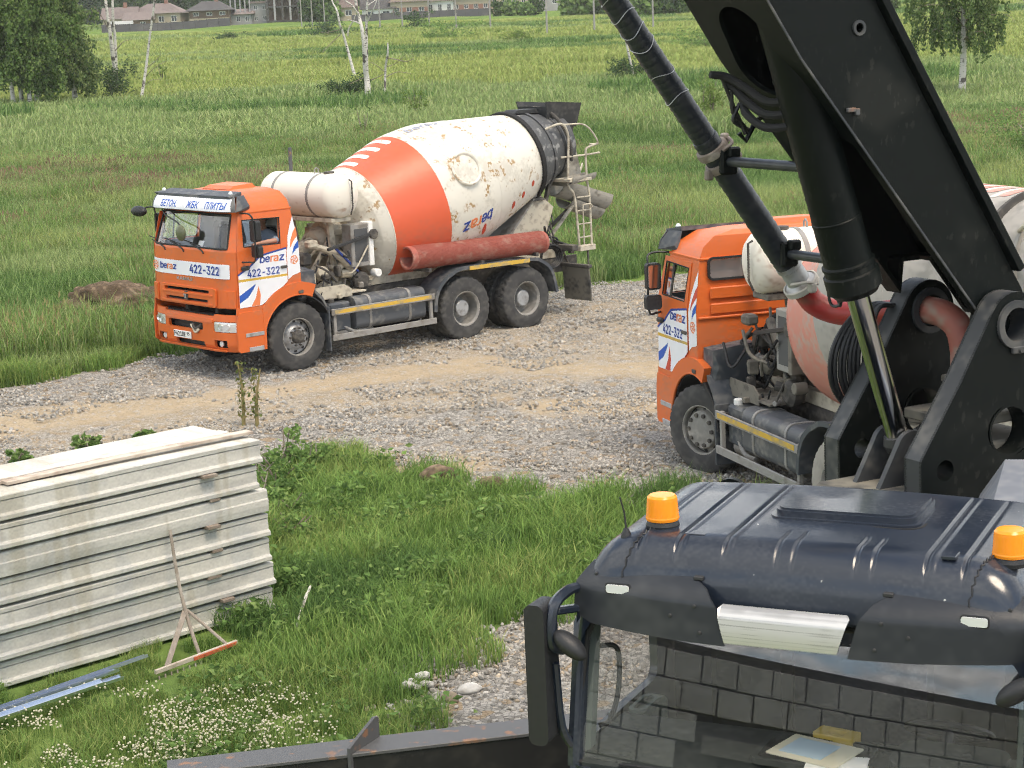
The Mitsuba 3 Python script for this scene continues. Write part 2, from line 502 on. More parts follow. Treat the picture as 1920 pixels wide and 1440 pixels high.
def grass_patch(seed, size, n, h0, h1, w, cols, lean=0.5, seedheads=0.0, head_col=(.2, .14, .08), disc=True):
    """n blades of grass on a patch; every blade has one colour of its own."""
    r = np.random.default_rng(seed)
    a = r.random(n) * 2 * np.pi
    rad = np.sqrt(r.random(n)) * size * 0.5 if disc else None
    x, y = (rad * np.cos(a), rad * np.sin(a)) if disc else ((r.random(n) - .5) * size, (r.random(n) - .5) * size)
    h = h0 + (h1 - h0) * r.random(n) ** 1.3
    th = r.random(n) * 2 * np.pi
    d = np.stack([np.cos(th), np.sin(th), 0 * th], -1)
    l = lean * h * (0.3 + r.random(n))
    side = np.stack([-np.sin(th + r.normal(0, .7, n)), np.cos(th), 0 * th], -1)
    ww = (w * (0.6 + 0.8 * r.random(n)))[:, None] * 0.5
    b = np.stack([x, y, 0 * x - 0.02], -1)
    mid = b + d * (l * 0.3)[:, None] + np.stack([0 * x, 0 * x, h * 0.62], -1)
    tip = b + d * l[:, None] + np.stack([0 * x, 0 * x, h * (1.0 - 0.25 * lean * r.random(n))], -1)
    V = np.stack([b - side * ww, b + side * ww, mid - side * ww * .75, mid + side * ww * .75, tip], 1)
    F = np.array([[0, 1, 3], [0, 3, 2], [2, 3, 4]])[None] + (np.arange(n) * 5)[:, None, None]
    cols = np.asarray(cols, float)
    i = r.integers(0, len(cols), n)
    j = r.integers(0, len(cols), n)
    t = r.random(n)[:, None]
    c = (cols[i] * t + cols[j] * (1 - t)) * (0.75 + 0.5 * r.random((n, 1)))
    V, F, C = V.reshape(-1, 3), F.reshape(-1, 3), np.repeat(c, 5, 0)
    if seedheads > 0:
        k = int(n * seedheads)
        q = r.integers(0, n, k)
        T_ = tip[q]
        hh = 0.05 + 0.05 * r.random(k)
        s2 = 0.012
        V2 = np.stack([T_ + [-s2, 0, 0], T_ + [s2, 0, 0], T_ + np.stack([0 * hh, 0 * hh + s2, hh], -1), T_ + np.stack([0 * hh, 0 * hh - s2, -hh * .5], -1)], 1).reshape(-1, 3)
        F2 = (np.array([[0, 1, 2], [0, 3, 1]])[None] + (np.arange(k) * 4)[:, None, None]).reshape(-1, 3) + len(V)
        C2 = np.repeat(np.asarray(head_col) * (0.7 + 0.6 * r.random((k, 1))), 4, 0)
        V, F, C = np.vstack([V, V2]), np.vstack([F, F2]), np.vstack([C, C2])
    return trimesh.Trimesh(V, F, process=False), np.clip(C, 0, 1)


G_FRESH = [(0.200, 0.320, 0.080), (0.165, 0.280, 0.075), (0.270, 0.375, 0.115), (0.140, 0.240, 0.070)]
G_DEEP = [(0.125, 0.220, 0.070), (0.155, 0.255, 0.075), (0.105, 0.185, 0.062)]
G_YELLOW = [(0.340, 0.400, 0.130), (0.370, 0.400, 0.150), (0.290, 0.370, 0.115)]
G_MEADOW = [(0.270, 0.365, 0.140), (0.310, 0.385, 0.155), (0.230, 0.320, 0.125), (0.335, 0.375, 0.180)]
G_RED = [(0.330, 0.330, 0.170), (0.300, 0.345, 0.150), (0.330, 0.300, 0.180), (0.270, 0.340, 0.140)]


def patch_noise(x, y, s, seed):
    return float(meshkit.fbm(np.array([x * s, y * s, 0.0]), 3, seed))


KEEP_OUT = []          # polygons without grass (things stand there); filled before use
KEEP_OUT.append(sg.Polygon([(-2.3, 18.2), (-3.1, 19.1), (-8, 14.6), (-7, 13.6)]))


def near_grass():
    gs, pl = [], []
    spec = [(G_FRESH, .12, .34, .6), (G_FRESH, .14, .40, .75), (G_DEEP, .14, .36, .6), (G_YELLOW + G_FRESH, .12, .32, .6), (G_FRESH + G_YELLOW[:1], .22, .56, .75)]
    for k, (c, a, b, l) in enumerate(spec):
        gs.append((*grass_patch(40 + k, 0.62, 380, a, b, 0.0105, c, l), 'm_grass'))
    for gx in np.arange(-14.5, 4.0, 0.40):
        for gy in np.arange(9.5, 33.5, 0.40):
            x, y = gx + RNG.uniform(-.2, .2), gy + RNG.uniform(-.2, .2)
            if not view_window(x, y, 0.9): continue
            d = float(grav_dist(x, y))
            if d > 0.05 and RNG.random() > 0.5 * math.exp(-d * 6): continue
            if any(shapely.contains_xy(q, x, y) for q in KEEP_OUT): continue
            v = patch_noise(x, y, 0.45, 31)
            w = patch_noise(x, y, 1.3, 77)
            i = 2 if v < 0.40 else (3 if v > 0.60 else (0 if w < 0.5 else 1))
            if w > 0.66 and y > 17: i = 4
            s = RNG.uniform(0.85, 1.15) * (0.75 if y < 15.5 else 1.0)
            qx, qy = (x + 2.425) * .727 + (y - 18.045) * .686, -(x + 2.425) * .686 + (y - 18.045) * .727
            if -4.2 < qx < -.75 and -1.3 < qy < 0: s *= .50
            pl.append((i, place_mat(x, y, float(ground_z(x, y)), RNG.uniform(0, 6.28), s)))
    scatter('near_grass', 'lush green grass round the slab stack and along the yard', 'grass', gs, pl)


def mid_grass():
    gs, pl = [], []
    gs.append((*grass_patch(60, 1.5, 900, .25, .60, 0.018, G_MEADOW, .45), 'm_grass'))
    gs.append((*grass_patch(61, 1.5, 900, .35, .85, 0.018, G_MEADOW + G_FRESH, .4, .10, (.28, .25, .12)), 'm_grass'))
    gs.append((*grass_patch(62, 1.5, 900, .30, .70, 0.018, G_RED + G_MEADOW[:2], .45, .22, (.26, .17, .12)), 'm_grass'))
    gs.append((*grass_patch(63, 1.5, 900, .25, .6, 0.018, G_DEEP + G_MEADOW[:1], .45), 'm_grass'))
    gs.append((*grass_patch(64, 1.5, 900, .30, .7, 0.018, G_YELLOW + G_MEADOW, .45), 'm_grass'))
    y = 29.0
    while y < 84:
        step = 0.95 * (1 + max(0, y - 45) * 0.012)
        for gx in np.arange(-0.31 * y - 1.5, 0.31 * y + 1.5, step):
            x, yy = gx + RNG.uniform(-.4, .4) * step, y + RNG.uniform(-.4, .4) * step
            d = float(grav_dist(x, yy))
            if d > -0.35 and RNG.random() > 0.15 or d > 0.1: continue
            if yy < 33.6 and x > -6.5: continue
            if (x + 7.7) ** 2 + (yy - 37.9) ** 2 < 1.3: continue
            v, w = patch_noise(x, yy * 1.6, 0.12, 13), patch_noise(x, yy, 0.5, 18)
            red = math.exp(-((yy - 69 - 0.15 * x) / 9.0) ** 2) * 0.9 + math.exp(-((yy - 54) / 4.0) ** 2) * 0.35
            if red * (0.35 + v) + (w - .5) * 1.3 > 0.82: i = 2
            elif v < 0.42: i = 3
            elif v > 0.58: i = 4
            else: i = 1 if w > 0.45 else 0
            s = RNG.uniform(.85, 1.2) * (0.62 if -0.9 < d and yy < 40 else 1.0)
            pl.append((i, place_mat(x, yy, float(ground_z(x, yy)), RNG.uniform(0, 6.28), s * (step / 0.95) ** .5, s)))
        y += step
    scatter('tall_grass', 'tall wild grass with reddish seed heads behind the mixer truck', 'grass', gs, pl)


def far_grass():
    gs, pl = [], []
    gs.append((*grass_patch(80, 6.0, 1000, .25, .7, 0.06, G_MEADOW, .5, disc=True), 'm_grass'))
    gs.append((*grass_patch(81, 6.0, 1000, .25, .7, 0.06, G_YELLOW, .5), 'm_grass'))
    gs.append((*grass_patch(82, 6.0, 1000, .30, .8, 0.07, G_DEEP + G_MEADOW[2:3], .5), 'm_grass'))
    y = 80.0
    while y < 330:
        step = 3.6 * (1 + (y - 80) * 0.006)
        for gx in np.arange(-0.31 * y - 4, 0.31 * y + 4, step):
            x, yy = gx + RNG.uniform(-.45, .45) * step, y + RNG.uniform(-.45, .45) * step
            v = patch_noise(x * 0.4, yy * 1.5, 0.03, 13)
            dark = 0.6 * math.exp(-((yy - 112 - 0.08 * x) / 11.0) ** 2)
            i = 2 if v + (patch_noise(x, yy, .12, 3) - .5) * .5 < 0.30 + 0.28 * dark else (1 if yy > 128 and v > 0.40 else 0)
            s = RNG.uniform(.85, 1.25) * (step / 3.6)
            pl.append((i, place_mat(x, yy, float(ground_z(x, yy)), RNG.uniform(0, 6.28), s, RNG.uniform(.8, 1.2) * (1.4 if i == 2 and dark > .5 else 1))))
        y += step
    scatter('far_meadow_grass', 'distant meadow grass in green and yellow bands', 'grass', gs, pl)


near_grass(); mid_grass(); far_grass()
# ---------------------------------------------------------------- concrete pump truck (near, dark)
PP = pose(1.345, 9.09, -2.02)
TP = pose(2.85, 12.04, math.radians(207.5))


def roof_paint(p, n, uv):
    a = fbm(p.x * 2.2, p.y * 2.2, p.z * 2.2, 4)
    sp = noise(p.x * 60.0, p.y * 60.0, p.z * 60.0)
    dust = smoothstep(0.5, 0.75, a * 0.8 + sp * 0.2)
    return mix(mix((0.014, 0.020, 0.033), (0.052, 0.057, 0.066), dust * 0.5), (0.55, 0.55, 0.53), smoothstep(0.955, 0.975, noise(p.x * 26.0, p.y * 26.0, p.z * 26.0)) * smoothstep(0.50, 0.60, a) * 0.7)


def roof_rough(p, n, uv):
    a = fbm(p.x * 3.0, p.y * 3.0, p.z * 3.0 + 4.0, 4)
    return 0.17 + 0.22 * smoothstep(0.42, 0.7, a)


mat('m_navy', {'type': 'principled', 'base_color': proc(roof_paint), 'roughness': proc(roof_rough), 'specular': 0.6, 'clearcoat': 0.35, 'clearcoat_gloss': 0.9})
dirty('m_visor', (0.018, 0.021, 0.026), (0.035, 0.038, 0.042), 0.38, 2.0)


def boom_paint(p, n, uv):
    a = fbm(p.x * 1.8, p.y * 1.8, p.z * 1.8, 4)
    s = fbm(p.x * 34.0, p.y * 34.0, p.z * 13.0, 4)
    d = smoothstep(0.56, 0.74, a) * 0.45 + smoothstep(0.62, 0.72, s) * smoothstep(0.44, 0.60, a) * 0.6
    return mix((0.0035, 0.0055, 0.0054), (0.050, 0.050, 0.044), dr.clip(d, 0, 1) * 0.45)


mat('m_boom', {'type': 'principled', 'base_color': proc(boom_paint), 'roughness': 0.45, 'specular': 0.2})
dirty('m_boom_edge', (0.034, 0.038, 0.043), (0.10, 0.098, 0.092), 0.5, 5.0)
dirty('m_pipe_tape', (0.020, 0.024, 0.031), (0.040, 0.043, 0.048), 0.36, 6.0)
dirty('m_red_pipe', (0.36, 0.035, 0.032), (0.22, 0.09, 0.07), 0.45, 4.0)
dirty('m_dusty_red', (0.37, 0.125, 0.095), (0.33, 0.23, 0.19), 0.6, 6.0)
dirty('m_cement', (0.42, 0.40, 0.36), (0.25, 0.23, 0.20), 0.85, 7.0)
dirty('m_rusty_steel', (0.085, 0.088, 0.093), (0.22, 0.12, 0.07), 0.55, 11.0, 0.60, 0.72)
dirty('m_beam_side', (0.012, 0.012, 0.013), (0.025, 0.024, 0.022), 0.6, 8.0)
dirty('m_galv', (0.42, 0.43, 0.44), (0.22, 0.21, 0.20), 0.45, 9.0, metallic=0.4)

pump = thing('concrete_pump_truck', 'dark navy pump truck in the foreground with raised black boom and orange beacons', 'truck')


def pp(name, mesh, m, smooth=30, parent=pump, label=None):
    return put(parent, name, ply(mesh, m, smooth=smooth), PP, label)


def tp(name, mesh, m, smooth=30, parent=pump, label=None):
    return put(parent, name, ply(mesh, m, smooth=smooth), TP, label)


# cab roof: a lofted skin with a domed front
def roof_z(x, y):
    x, y = np.asarray(x, float), np.asarray(y, float)
    z = 2.955 + 0.03 * sstep(0.1, -1.2, x) - 0.03 * (y / 1.1) ** 2
    fr = np.clip((x + 0.17) / 0.235, 0, 1)
    z = z - 0.34 * (1 - np.sqrt(np.clip(1 - fr ** 2.4, 0, 1)))
    sd = np.clip((np.abs(y) - 0.86) / 0.30, 0, 1)
    z = z - 0.36 * (1 - np.sqrt(np.clip(1 - sd ** 2.2, 0, 1)))
    bk = np.clip((-1.12 - x) / 0.16, 0, 1)
    return z - 0.20 * (1 - np.sqrt(np.clip(1 - bk ** 2.2, 0, 1)))


_xs = np.concatenate([np.linspace(-1.28, -1.12, 7), np.linspace(-1.08, -0.18, 46), np.linspace(-0.16, 0.065, 18)])
_ys = np.concatenate([np.linspace(-1.16, -0.86, 12), np.linspace(-0.845, 0.845, 250), np.linspace(0.86, 1.16, 12)])


def roof_detail(x, y):
    z = roof_z(x, y)
    on = sstep(-1.16, -1.10, x) * (1 - sstep(-0.06, 0.03, x))
    for yc in (-0.84, -0.63, -0.375, 0.64, 0.82):
        z = z - 0.012 * on * np.exp(-((y - yc) / 0.008) ** 4)
        z = z + 0.005 * on * np.exp(-((y - yc - 0.030) / 0.014) ** 4)
    on2 = sstep(-0.30, -0.26, x) * (1 - sstep(-0.02, 0.03, x))
    for yc in (-0.10, 0.30):
        z = z - 0.008 * on2 * np.exp(-((y - yc) / 0.009) ** 4) - 0.008 * on2 * np.exp(-((y - yc - 0.085) / 0.009) ** 4)
    return z


_v, _f = grid_mesh(_xs, _ys, roof_detail)
_rm = trimesh.Trimesh(_v, _f, process=False)
_rm.invert() if _rm.face_normals[:, 2].mean() < 0 else None
pp('cab_roof', _rm, 'm_navy', True)
# roof hatch with its double lip
zt = lambda x, y: float(roof_z(x, y))
_h0 = prism(rrect(-1.04, -0.47, -0.29, 0.50, 0.09), 0.05, shift(0, 0, 2.925))
pp('hatch_frame', _h0, 'm_navy', 20)
_hb = prism(rrect(-1.015, -0.495, -0.265, 0.475, 0.08), 0.03, shift(0, 0, 2.975))
hk = pp('roof_hatch', cat(_hb, prism(rrect(-1.0, -0.51, -0.25, 0.46, 0.07), 0.012, shift(0, 0, 3.005))), 'm_navy', 20)
pp('hatch_seal', prism(sg.Polygon(rrect(-1.06, -0.45, -0.31, 0.52, 0.10)).difference(sg.Polygon(rrect(-1.045, -0.465, -0.295, 0.505, 0.09))), 0.03, shift(0, 0, 2.935)), 'm_black_rubber', 20)
# lamps on the roof
for x, y in ((-0.26, -0.785), (-0.24, 1.0)):
    z = zt(x, y)
    bk = hold(pump, 'beacon')
    pp('base', lathe([(0, 0), (.085, 0), (.088, .02), (.078, .045), (0, .045)], 28, at=(x, y, z - .012)), 'm_black_plastic', 30, bk)
    pr = [(0, 0.042), (.084, 0.042), (.088, .055)]
    for i in range(9):
        pr += [(.0865 - .0008 * i, .06 + i * .011), (.0842 - .0008 * i, .065 + i * .011)]
    pr += [(.078, .162), (.066, .174), (0, .176)]
    pp('lens', lathe(pr, 32, at=(x, y, z - .01)), 'm_lamp_amber', 40, bk, 'ribbed orange beacon lens')
ax, ay = -0.11, -0.93
pp('antenna', cat(lathe([(0, 0), (.03, 0), (.026, .02), (.012, .05), (0, .055)], 14, at=(ax, ay, zt(ax, ay) - .015)), tube([(ax, ay, zt(ax, ay) + .03), (ax - .01, ay - .01, zt(ax, ay) + .11), (ax + .01, ay - .025, zt(ax, ay) + .20)], [.006, .0045, .004], 6)), 'm_black_plastic')
# twisted beacon cables
for y0, yb in ((-0.80, -0.90), (0.93, 0.86)):
    pts = []
    for k in range(26):
        t = k / 25
        x, y = -0.18 + 0.235 * t, y0 + (yb - y0) * t + 0.007 * math.sin(k * 2.1)
        pts.append((x, y, zt(min(x, .06), y) + 0.006 + 0.008 * math.cos(k * 2.1)))
    pp('beacon_cable', tube(pts, 0.0045, 5), 'm_cable')
pp('roof_socket', box((-0.155, -0.56, zt(-.155, -.56) - .004), (.07, .11, .012), .003), 'm_navy')
pp('roof_socket', box((-0.12, 0.74, zt(-.12, .74) + .004), (.10, .07, .02), .004), 'm_navy')

# sun visor: two matte wings and a bright middle plate
vis_x = lambda y, z: 0.145 + 0.10 * (2.72 - z) - 0.12 * np.abs(y / 1.15) ** 3.0 - 0.30 * np.clip((z - 2.66) / 0.2, 0, 1) ** 2


def skin(outline, n=30, thick=0.012, fx=vis_x):
    """A curved sheet over the (y, z) outline."""
    g = sg.Polygon(outline).buffer(0)
    mm = prism(g, thick)
    mm = trimesh.Trimesh(mm.vertices, mm.faces)
    v, f = trimesh.remesh.subdivide_to_size(mm.vertices, mm.faces, 0.06)
    x = fx(v[:, 0], v[:, 1]) + v[:, 2]
    return trimesh.Trimesh(np.stack([x, v[:, 0], v[:, 1]], -1), f, process=False)


_wing = [(-1.17, 2.58), (-1.16, 2.70), (-1.10, 2.785), (-0.9, 2.80), (-0.62, 2.795), (-0.5, 2.775), (-0.42, 2.735), (-0.365, 2.67), (-0.35, 2.63), (-0.31, 2.475), (-0.6, 2.478), (-1.06, 2.495), (-1.13, 2.52)]
for s in (1, -1):
    o = [(y * s, z) for y, z in _wing]
    w = pp('sun_visor', skin(o), 'm_visor', 35)
    pp('marker_lamp', cat(prism(rrect(.90 * s - .062, .90 * s + .062, 2.672, 2.716, .012), .018, basis((vis_x(.90, 2.69) + .006, 0, 0), (0, 1, 0), (0, 0, 1)))), 'm_lamp_clear', 30)
    pp('marker_base', prism(rrect(.90 * s - .068, .90 * s + .068, 2.664, 2.722, .014), .014, basis((vis_x(.90, 2.69) + .003, 0, 0), (0, 1, 0), (0, 0, 1))), 'm_black_plastic', 30)
    pp('visor_fastener', box((vis_x(.48, 2.77) + .01, .48 * s, 2.775), (.03, .05, .022), .005), 'm_dark_steel')
    for y, z in ((.60, 2.60), (.47, 2.66), (.44, 2.53), (1.05, 2.74)): pp('visor_bolt', lathe([(0, 0), (.011, 0), (.008, .01), (0, .012)], 10, (1, 0, 0), (float(vis_x(y, z)) + .011, y * s, z)), 'm_dark_steel')
_pl = [(-0.352, 2.657), (-.335, 2.672), (0.295, 2.672), (0.312, 2.657), (0.258, 2.492), (-0.310, 2.492)]
mat('m_brushed', {'type': 'principled', 'base_color': proc(lambda p, n, uv: mix((0.62, 0.62, 0.61), (0.42, 0.42, 0.41), smoothstep(0.40, 0.70, noise(p.z * 160.0, (p.x + p.y) * 1.5) * 0.6 + fbm(p.x * 9.0, p.y * 9.0, p.z * 9.0, 3) * 0.4))), 'metallic': 0.55, 'roughness': 0.42})
pp('visor_plate', skin(_pl, thick=.012, fx=lambda y, z: vis_x(y, z) + .014 - .05 * np.clip((z - 2.625) / .045, 0, 1) ** 1.5 - .010 * np.clip((2.58 - z) / .09, 0, 1) ** 2), 'm_brushed', 25, label='bright brushed metal plate in the middle of the sun visor')

# cab shell
_side = sg.Polygon([(0.18, 0.80), (0.20, 1.60), (0.15, 1.74), (-0.02, 2.56), (-0.10, 2.66), (-1.28, 2.68), (-1.30, 0.80)])
_win = sg.Polygon(rrect(-1.00, -0.28, 1.84, 2.46, .07)).union(sg.Polygon([(-.35, 1.84), (-.04, 1.84), (-.18, 2.40), (-.35, 2.46)]).buffer(.01))
for s in (-1, 1):
    M = XZ(1.18 if s > 0 else -1.13)
    pp('cab_side', prism(_side.difference(_win), 0.05, M), 'm_navy', 20)
    pp('side_glass', prism(_win.buffer(.004), 0.005, XZ(s * 1.155 + .0025)), 'm_glass', False)
    pp('door_handle', box((-0.95, s * 1.20, 1.55), (.16, .03, .035), .01), 'm_black_plastic')
pp('rear_wall', bx(-1.30, -1.25, -1.12, 1.12, 0.8, 2.72), 'm_navy')
pp('cab_floor', bx(-1.25, 0.18, -1.12, 1.12, 0.95, 1.0), 'm_interior')
pp('front_panel', skin([(-1.19, .85), (-1.19, 1.74), (1.19, 1.74), (1.19, .85)], thick=.03, fx=lambda y, z: 0.27 - 0.17 * np.abs(y / 1.19) ** 4 + 0 * z), 'm_navy', 35)
for z in (1.05, 1.2, 1.35):
    pp('grille_slat', skin([(-.8, z), (-.8, z + .06), (.8, z + .06), (.8, z)], thick=.015, fx=lambda y, z: 0.305 - 0.17 * np.abs(y / 1.19) ** 4 + 0 * z), 'm_black_plastic', 35)
pp('bumper', skin([(-1.22, .42), (-1.22, .84), (1.22, .84), (1.22, .42)], thick=.06, fx=lambda y, z: 0.31 - 0.17 * np.abs(y / 1.2) ** 4 + 0 * z), 'm_navy', 35)
for s in (-1, 1):
    pp('headlight', skin([(s * .75, .56), (s * .75, .74), (s * 1.08, .74), (s * 1.08, .56)], thick=.02, fx=lambda y, z: 0.372 - 0.17 * np.abs(y / 1.2) ** 4 + 0 * z), 'm_lamp_clear', 35)
# windshield and its frame
ws_x = lambda y, z: 0.165 - 0.175 * np.clip((z - 1.74) / 0.84, 0, 1) - 0.035 * np.abs(y / 1.15) ** 2.0
_wo = [(-1.06, 2.56), (1.06, 2.56), (1.12, 2.40), (1.17, 1.80), (1.14, 1.75), (-1.14, 1.75), (-1.17, 1.80), (-1.12, 2.40)]


def sheet(outline, fx, size=0.05):
    v, f = trimesh.creation.triangulate_polygon(sg.Polygon(outline), engine='earcut')
    v = np.column_stack([v, np.zeros(len(v))])
    v, f = trimesh.remesh.subdivide_to_size(v, f, size)
    return trimesh.Trimesh(np.stack([fx(v[:, 0], v[:, 1]), v[:, 0], v[:, 1]], -1), f, process=False)


_g = sheet(_wo, ws_x, 0.04)
_g.merge_vertices()
mat('m_windshield', {'type': 'thindielectric', 'int_ior': 1.75}, two=False)
pp('windshield', _g, 'm_windshield', True)
_rim = sg.Polygon(_wo).buffer(.035).difference(sg.Polygon(_wo).buffer(-.015))
pp('windshield_seal', skin(list(_rim.exterior.coords), thick=.012, fx=ws_x) if False else (lambda mm: mm)(cat([
    tube([(float(ws_x(y, z)) + .004, y, z) for y, z in sg.LineString(_wo + [_wo[0]]).segmentize(.05).coords], .016, 6, caps=False)])), 'm_black_rubber')
for s in (-1, 1):
    path = [(float(ws_x(s * 1.165, z)) - .02, s * 1.165, z) for z in np.linspace(1.72, 2.44, 8)] + [(-.09, s * 1.11, 2.60)]
    pp('windshield_pillar', tube(path, .048, 8), 'm_navy')
    pp('pillar_trim', tube([(x - .055, y - s * .035, z) for x, y, z in path], .05, 8), 'm_interior_grey')
# wipers
for y0, y1 in ((-.9, -.15), (.05, .8)):
    pp('wiper', tube([(float(ws_x(y0 + (y1 - y0) * t, 1.78)) + .02, y0 + (y1 - y0) * t, 1.77 + .03 * t) for t in np.linspace(0, 1, 6)], .011, 5), 'm_black_plastic')
# inside: dash, papers, handle, wheel, seats
dirty('m_dash', (0.018, 0.024, 0.023), (0.032, 0.038, 0.036), 0.8, 8.0)
_d = bx(-0.62, 0.10, -1.12, 1.12, 1.50, 1.80, .04)
_b = prism([(.16, 1.50), (.16, 1.76), (.02, 1.83), (-.42, 1.83), (-.55, 1.76), (-.60, 1.50)], 2.22, XZ(1.11))
pp('dashboard', cat(_b, prism(rrect(-.36, .02, .45, 1.0, .1), .10, shift(0, 0, 1.80))), 'm_dash', 30)
pp('dash_tray', prism(sg.Polygon(rrect(-.33, .06, -.24, .34, .06)).difference(sg.Polygon(rrect(-.30, .03, -.21, .31, .05))), .03, shift(0, 0, 1.83)), 'm_dash', 30)
pp('speaker_recess', cat(prism(sg.Polygon(rrect(-.72, -.44, -1.10, -1.00, .045)).difference(sg.Polygon(rrect(-.69, -.47, -1.08, -1.02, .03))), .02, shift(0, 0, 1.82)), bx(-.8, -.3, -1.11, -.99, 1.55, 1.815, .02)), 'm_interior_grey', 30)
pp('grab_handle', tube([(-.02, -1.06, 2.34), (-.07, -1.0, 2.33), (-.09, -.985, 2.25), (-.06, -.985, 2.08), (.0, -1.01, 1.95), (.05, -1.05, 1.93)], .014, 7, 5), 'm_black_plastic')
pp('steering_wheel', cat(tube([(-.62 + .16 * math.sin(a) * .5, .62 + .22 * math.cos(a), 1.86 + .20 * math.sin(a) * .35) for a in np.linspace(0, 2 * math.pi, 25)], .017, 7, caps=False), bar((-.62, .42, 1.86), (-.62, .82, 1.86), .05, .03), cyl((-.62, .62, 1.86), (-.45, .62, 1.6), .035, 10)), 'm_black_plastic')
for s in (-1, 1):
    st = hold(pump, 'seat')
    pp('cushion', box((-.95, s * .62, 1.40), (.5, .5, .16), .05), 'm_interior', 30, st)
    pp('backrest', box((-1.17, s * .62, 1.80), (.14, .48, .72), .05), 'm_interior', 30, st)
# papers and a box lying on the dash are things of their own
flat('m_paper', (0.72, 0.74, 0.70), 0.8)
flat('m_folder', (0.62, 0.60, 0.45), 0.75)
flat('m_cover_blue', (0.42, 0.55, 0.62), 0.7)
fold = thing('document_folder', 'open pale paper folder lying on the dashboard behind the dark windshield', 'folder')
Mf = PP @ shift(-.115, .055, 1.866) @ rot((0, 0, 1), -14)
put(fold, 'cover', ply(prism(rrect(-.15, .15, -.20, .20, .012), .006), 'm_folder'), Mf)
put(fold, 'sheet', ply(prism(rrect(-.11, .10, -.15, .09, .004), .003, shift(0, 0, .0065)), 'm_cover_blue'), Mf)
single('paper_stack', cat(*[xf(prism(rrect(-.11, .11, -.15, .15, .003), .007, shift(0, 0, .0075 * i)), rot((0, 0, 1), 2.5 * ((i * 7) % 3))) for i in range(4)]), 'm_paper', 'small stack of white papers under the right edge of the folder on the dash', 'paper', M=PP @ shift(.0, .20, 1.833) @ rot((0, 0, 1), 8))
flat('m_yellow_box', (0.50, 0.36, 0.06), 0.6)
_yb = prism(sg.Polygon(rrect(-.11, .11, -.06, .06, .01)).difference(sg.Polygon(rrect(-.05, .05, -.03, .03, .004))), .05)
single('yellow_case', _yb, 'm_yellow_box', 'yellow plastic case with a dark window, lying behind the papers in the cab', 'case', smooth=30, M=PP @ shift(-.36, .10, 1.835) @ rot((0, 0, 1), 80))
# mirrors on the far side of the windscreen
for s in (-1, 1):
    mr = hold(pump, 'mirror')
    pp('housing', prism(rrect(1.88, 2.63, -.055, .055, .04), .17, basis((.30, s * 1.285, 0), (0, 0, 1), (0, 1, 0))), 'm_black_plastic', 30, mr)
    pp('arm', cat(tube([(-.02, s * 1.13, 2.66), (.10, s * 1.18, 2.66), (.22, s * 1.21, 2.60), (.24, s * 1.215, 2.42), (.16, s * 1.19, 2.36), (.05, s * 1.17, 2.35)], [.025, .03, .03, .028, .025, .02], 8, 5), bar((.02, s * 1.15, 2.55), (.2, s * 1.21, 2.58), .05, .04, .01), tube([(.10, s * 1.17, 1.80), (.17, s * 1.21, 1.95), (.20, s * 1.22, 2.30)], .022, 7, 4)), 'm_navy', 30, mr)
    # ramp mirror below the arm
    e = trimesh.creation.icosphere(3)
    e.apply_transform(np.diag([.06, .105, .05, 1]))
    e.apply_transform(rot((1, 0, 0), -38 * -s))
    e.apply_translation((.24, s * 1.115, 2.42))
    pp('small_mirror', e, 'm_black_plastic', True, mr)

# chassis, wheels and deck behind the cab
pp('chassis_rail', bx(-9.2, .1, -.46, -.36, .72, 1.02, .01), 'm_boom')
pp('chassis_rail', bx(-9.2, .1, .36, .46, .72, 1.02, .01), 'm_boom')
pp('deck', bx(-4.6, -1.5, -1.15, 1.15, 1.25, 1.36, .02), 'm_boom')
pp('outrigger_box', bx(-2.9, -1.6, -1.2, 1.2, .8, 1.25, .03), 'm_boom')


def plain_wheel(x, s, parent, M, r=.52, w=.30):
    wk = hold(parent, 'wheel')
    y = s * 1.04
    put(wk, 'tyre', ply(lathe([(.28, -w / 2), (r - .06, -w / 2), (r, -w / 2 + .05), (r, w / 2 - .05), (r - .06, w / 2), (.28, w / 2)], 36, (0, 1, 0), (x, y, r), close=True), 'm_black_rubber', smooth=40), M)
    put(wk, 'rim', ply(lathe([(0, .02), (.12, .04), (.13, -.02), (.25, -.05), (.29, .12), (.29, -.12), (0, -.12)], 30, (0, s, 0), (x, y, r)), 'm_galv', smooth=35), M)


for x in (-.65, -4.9, -6.25):
    for s in (-1, 1):
        plain_wheel(x, s, pump, PP)
# sloping light grey-blue cover behind the cab
dirty('m_cover', (0.17, 0.185, 0.215), (0.24, 0.25, 0.27), 0.42, 3.0)
pp('tank_cover', hull([(-1.55, .40, 1.4), (-1.55, .46, 2.50), (-1.62, .62, 2.76), (-2.55, .52, 2.86), (-2.6, .36, 2.62), (-2.6, .34, 1.4), (-1.55, 1.15, 1.4), (-1.55, 1.15, 2.74), (-2.6, 1.15, 2.88), (-2.6, 1.15, 1.4)]), 'm_cover', 10, label='light grey-blue sloping cover behind the cab')
pp('lifting_eye', prism(sg.Point(0, 0).buffer(.10, 12).union(sg.box(-.16, -.2, .16, -.03)).difference(sg.Point(0, .01).buffer(.038, 12)), .04, basis((-1.42, -.80, 2.80), (0, 1, 0), (0, 0, 1)) @ shift(0, 0.03, 0)), 'm_boom', 20)
pp('lug_post', bx(-1.50, -1.36, -.9, -.70, 1.3, 2.66, .01), 'm_boom')

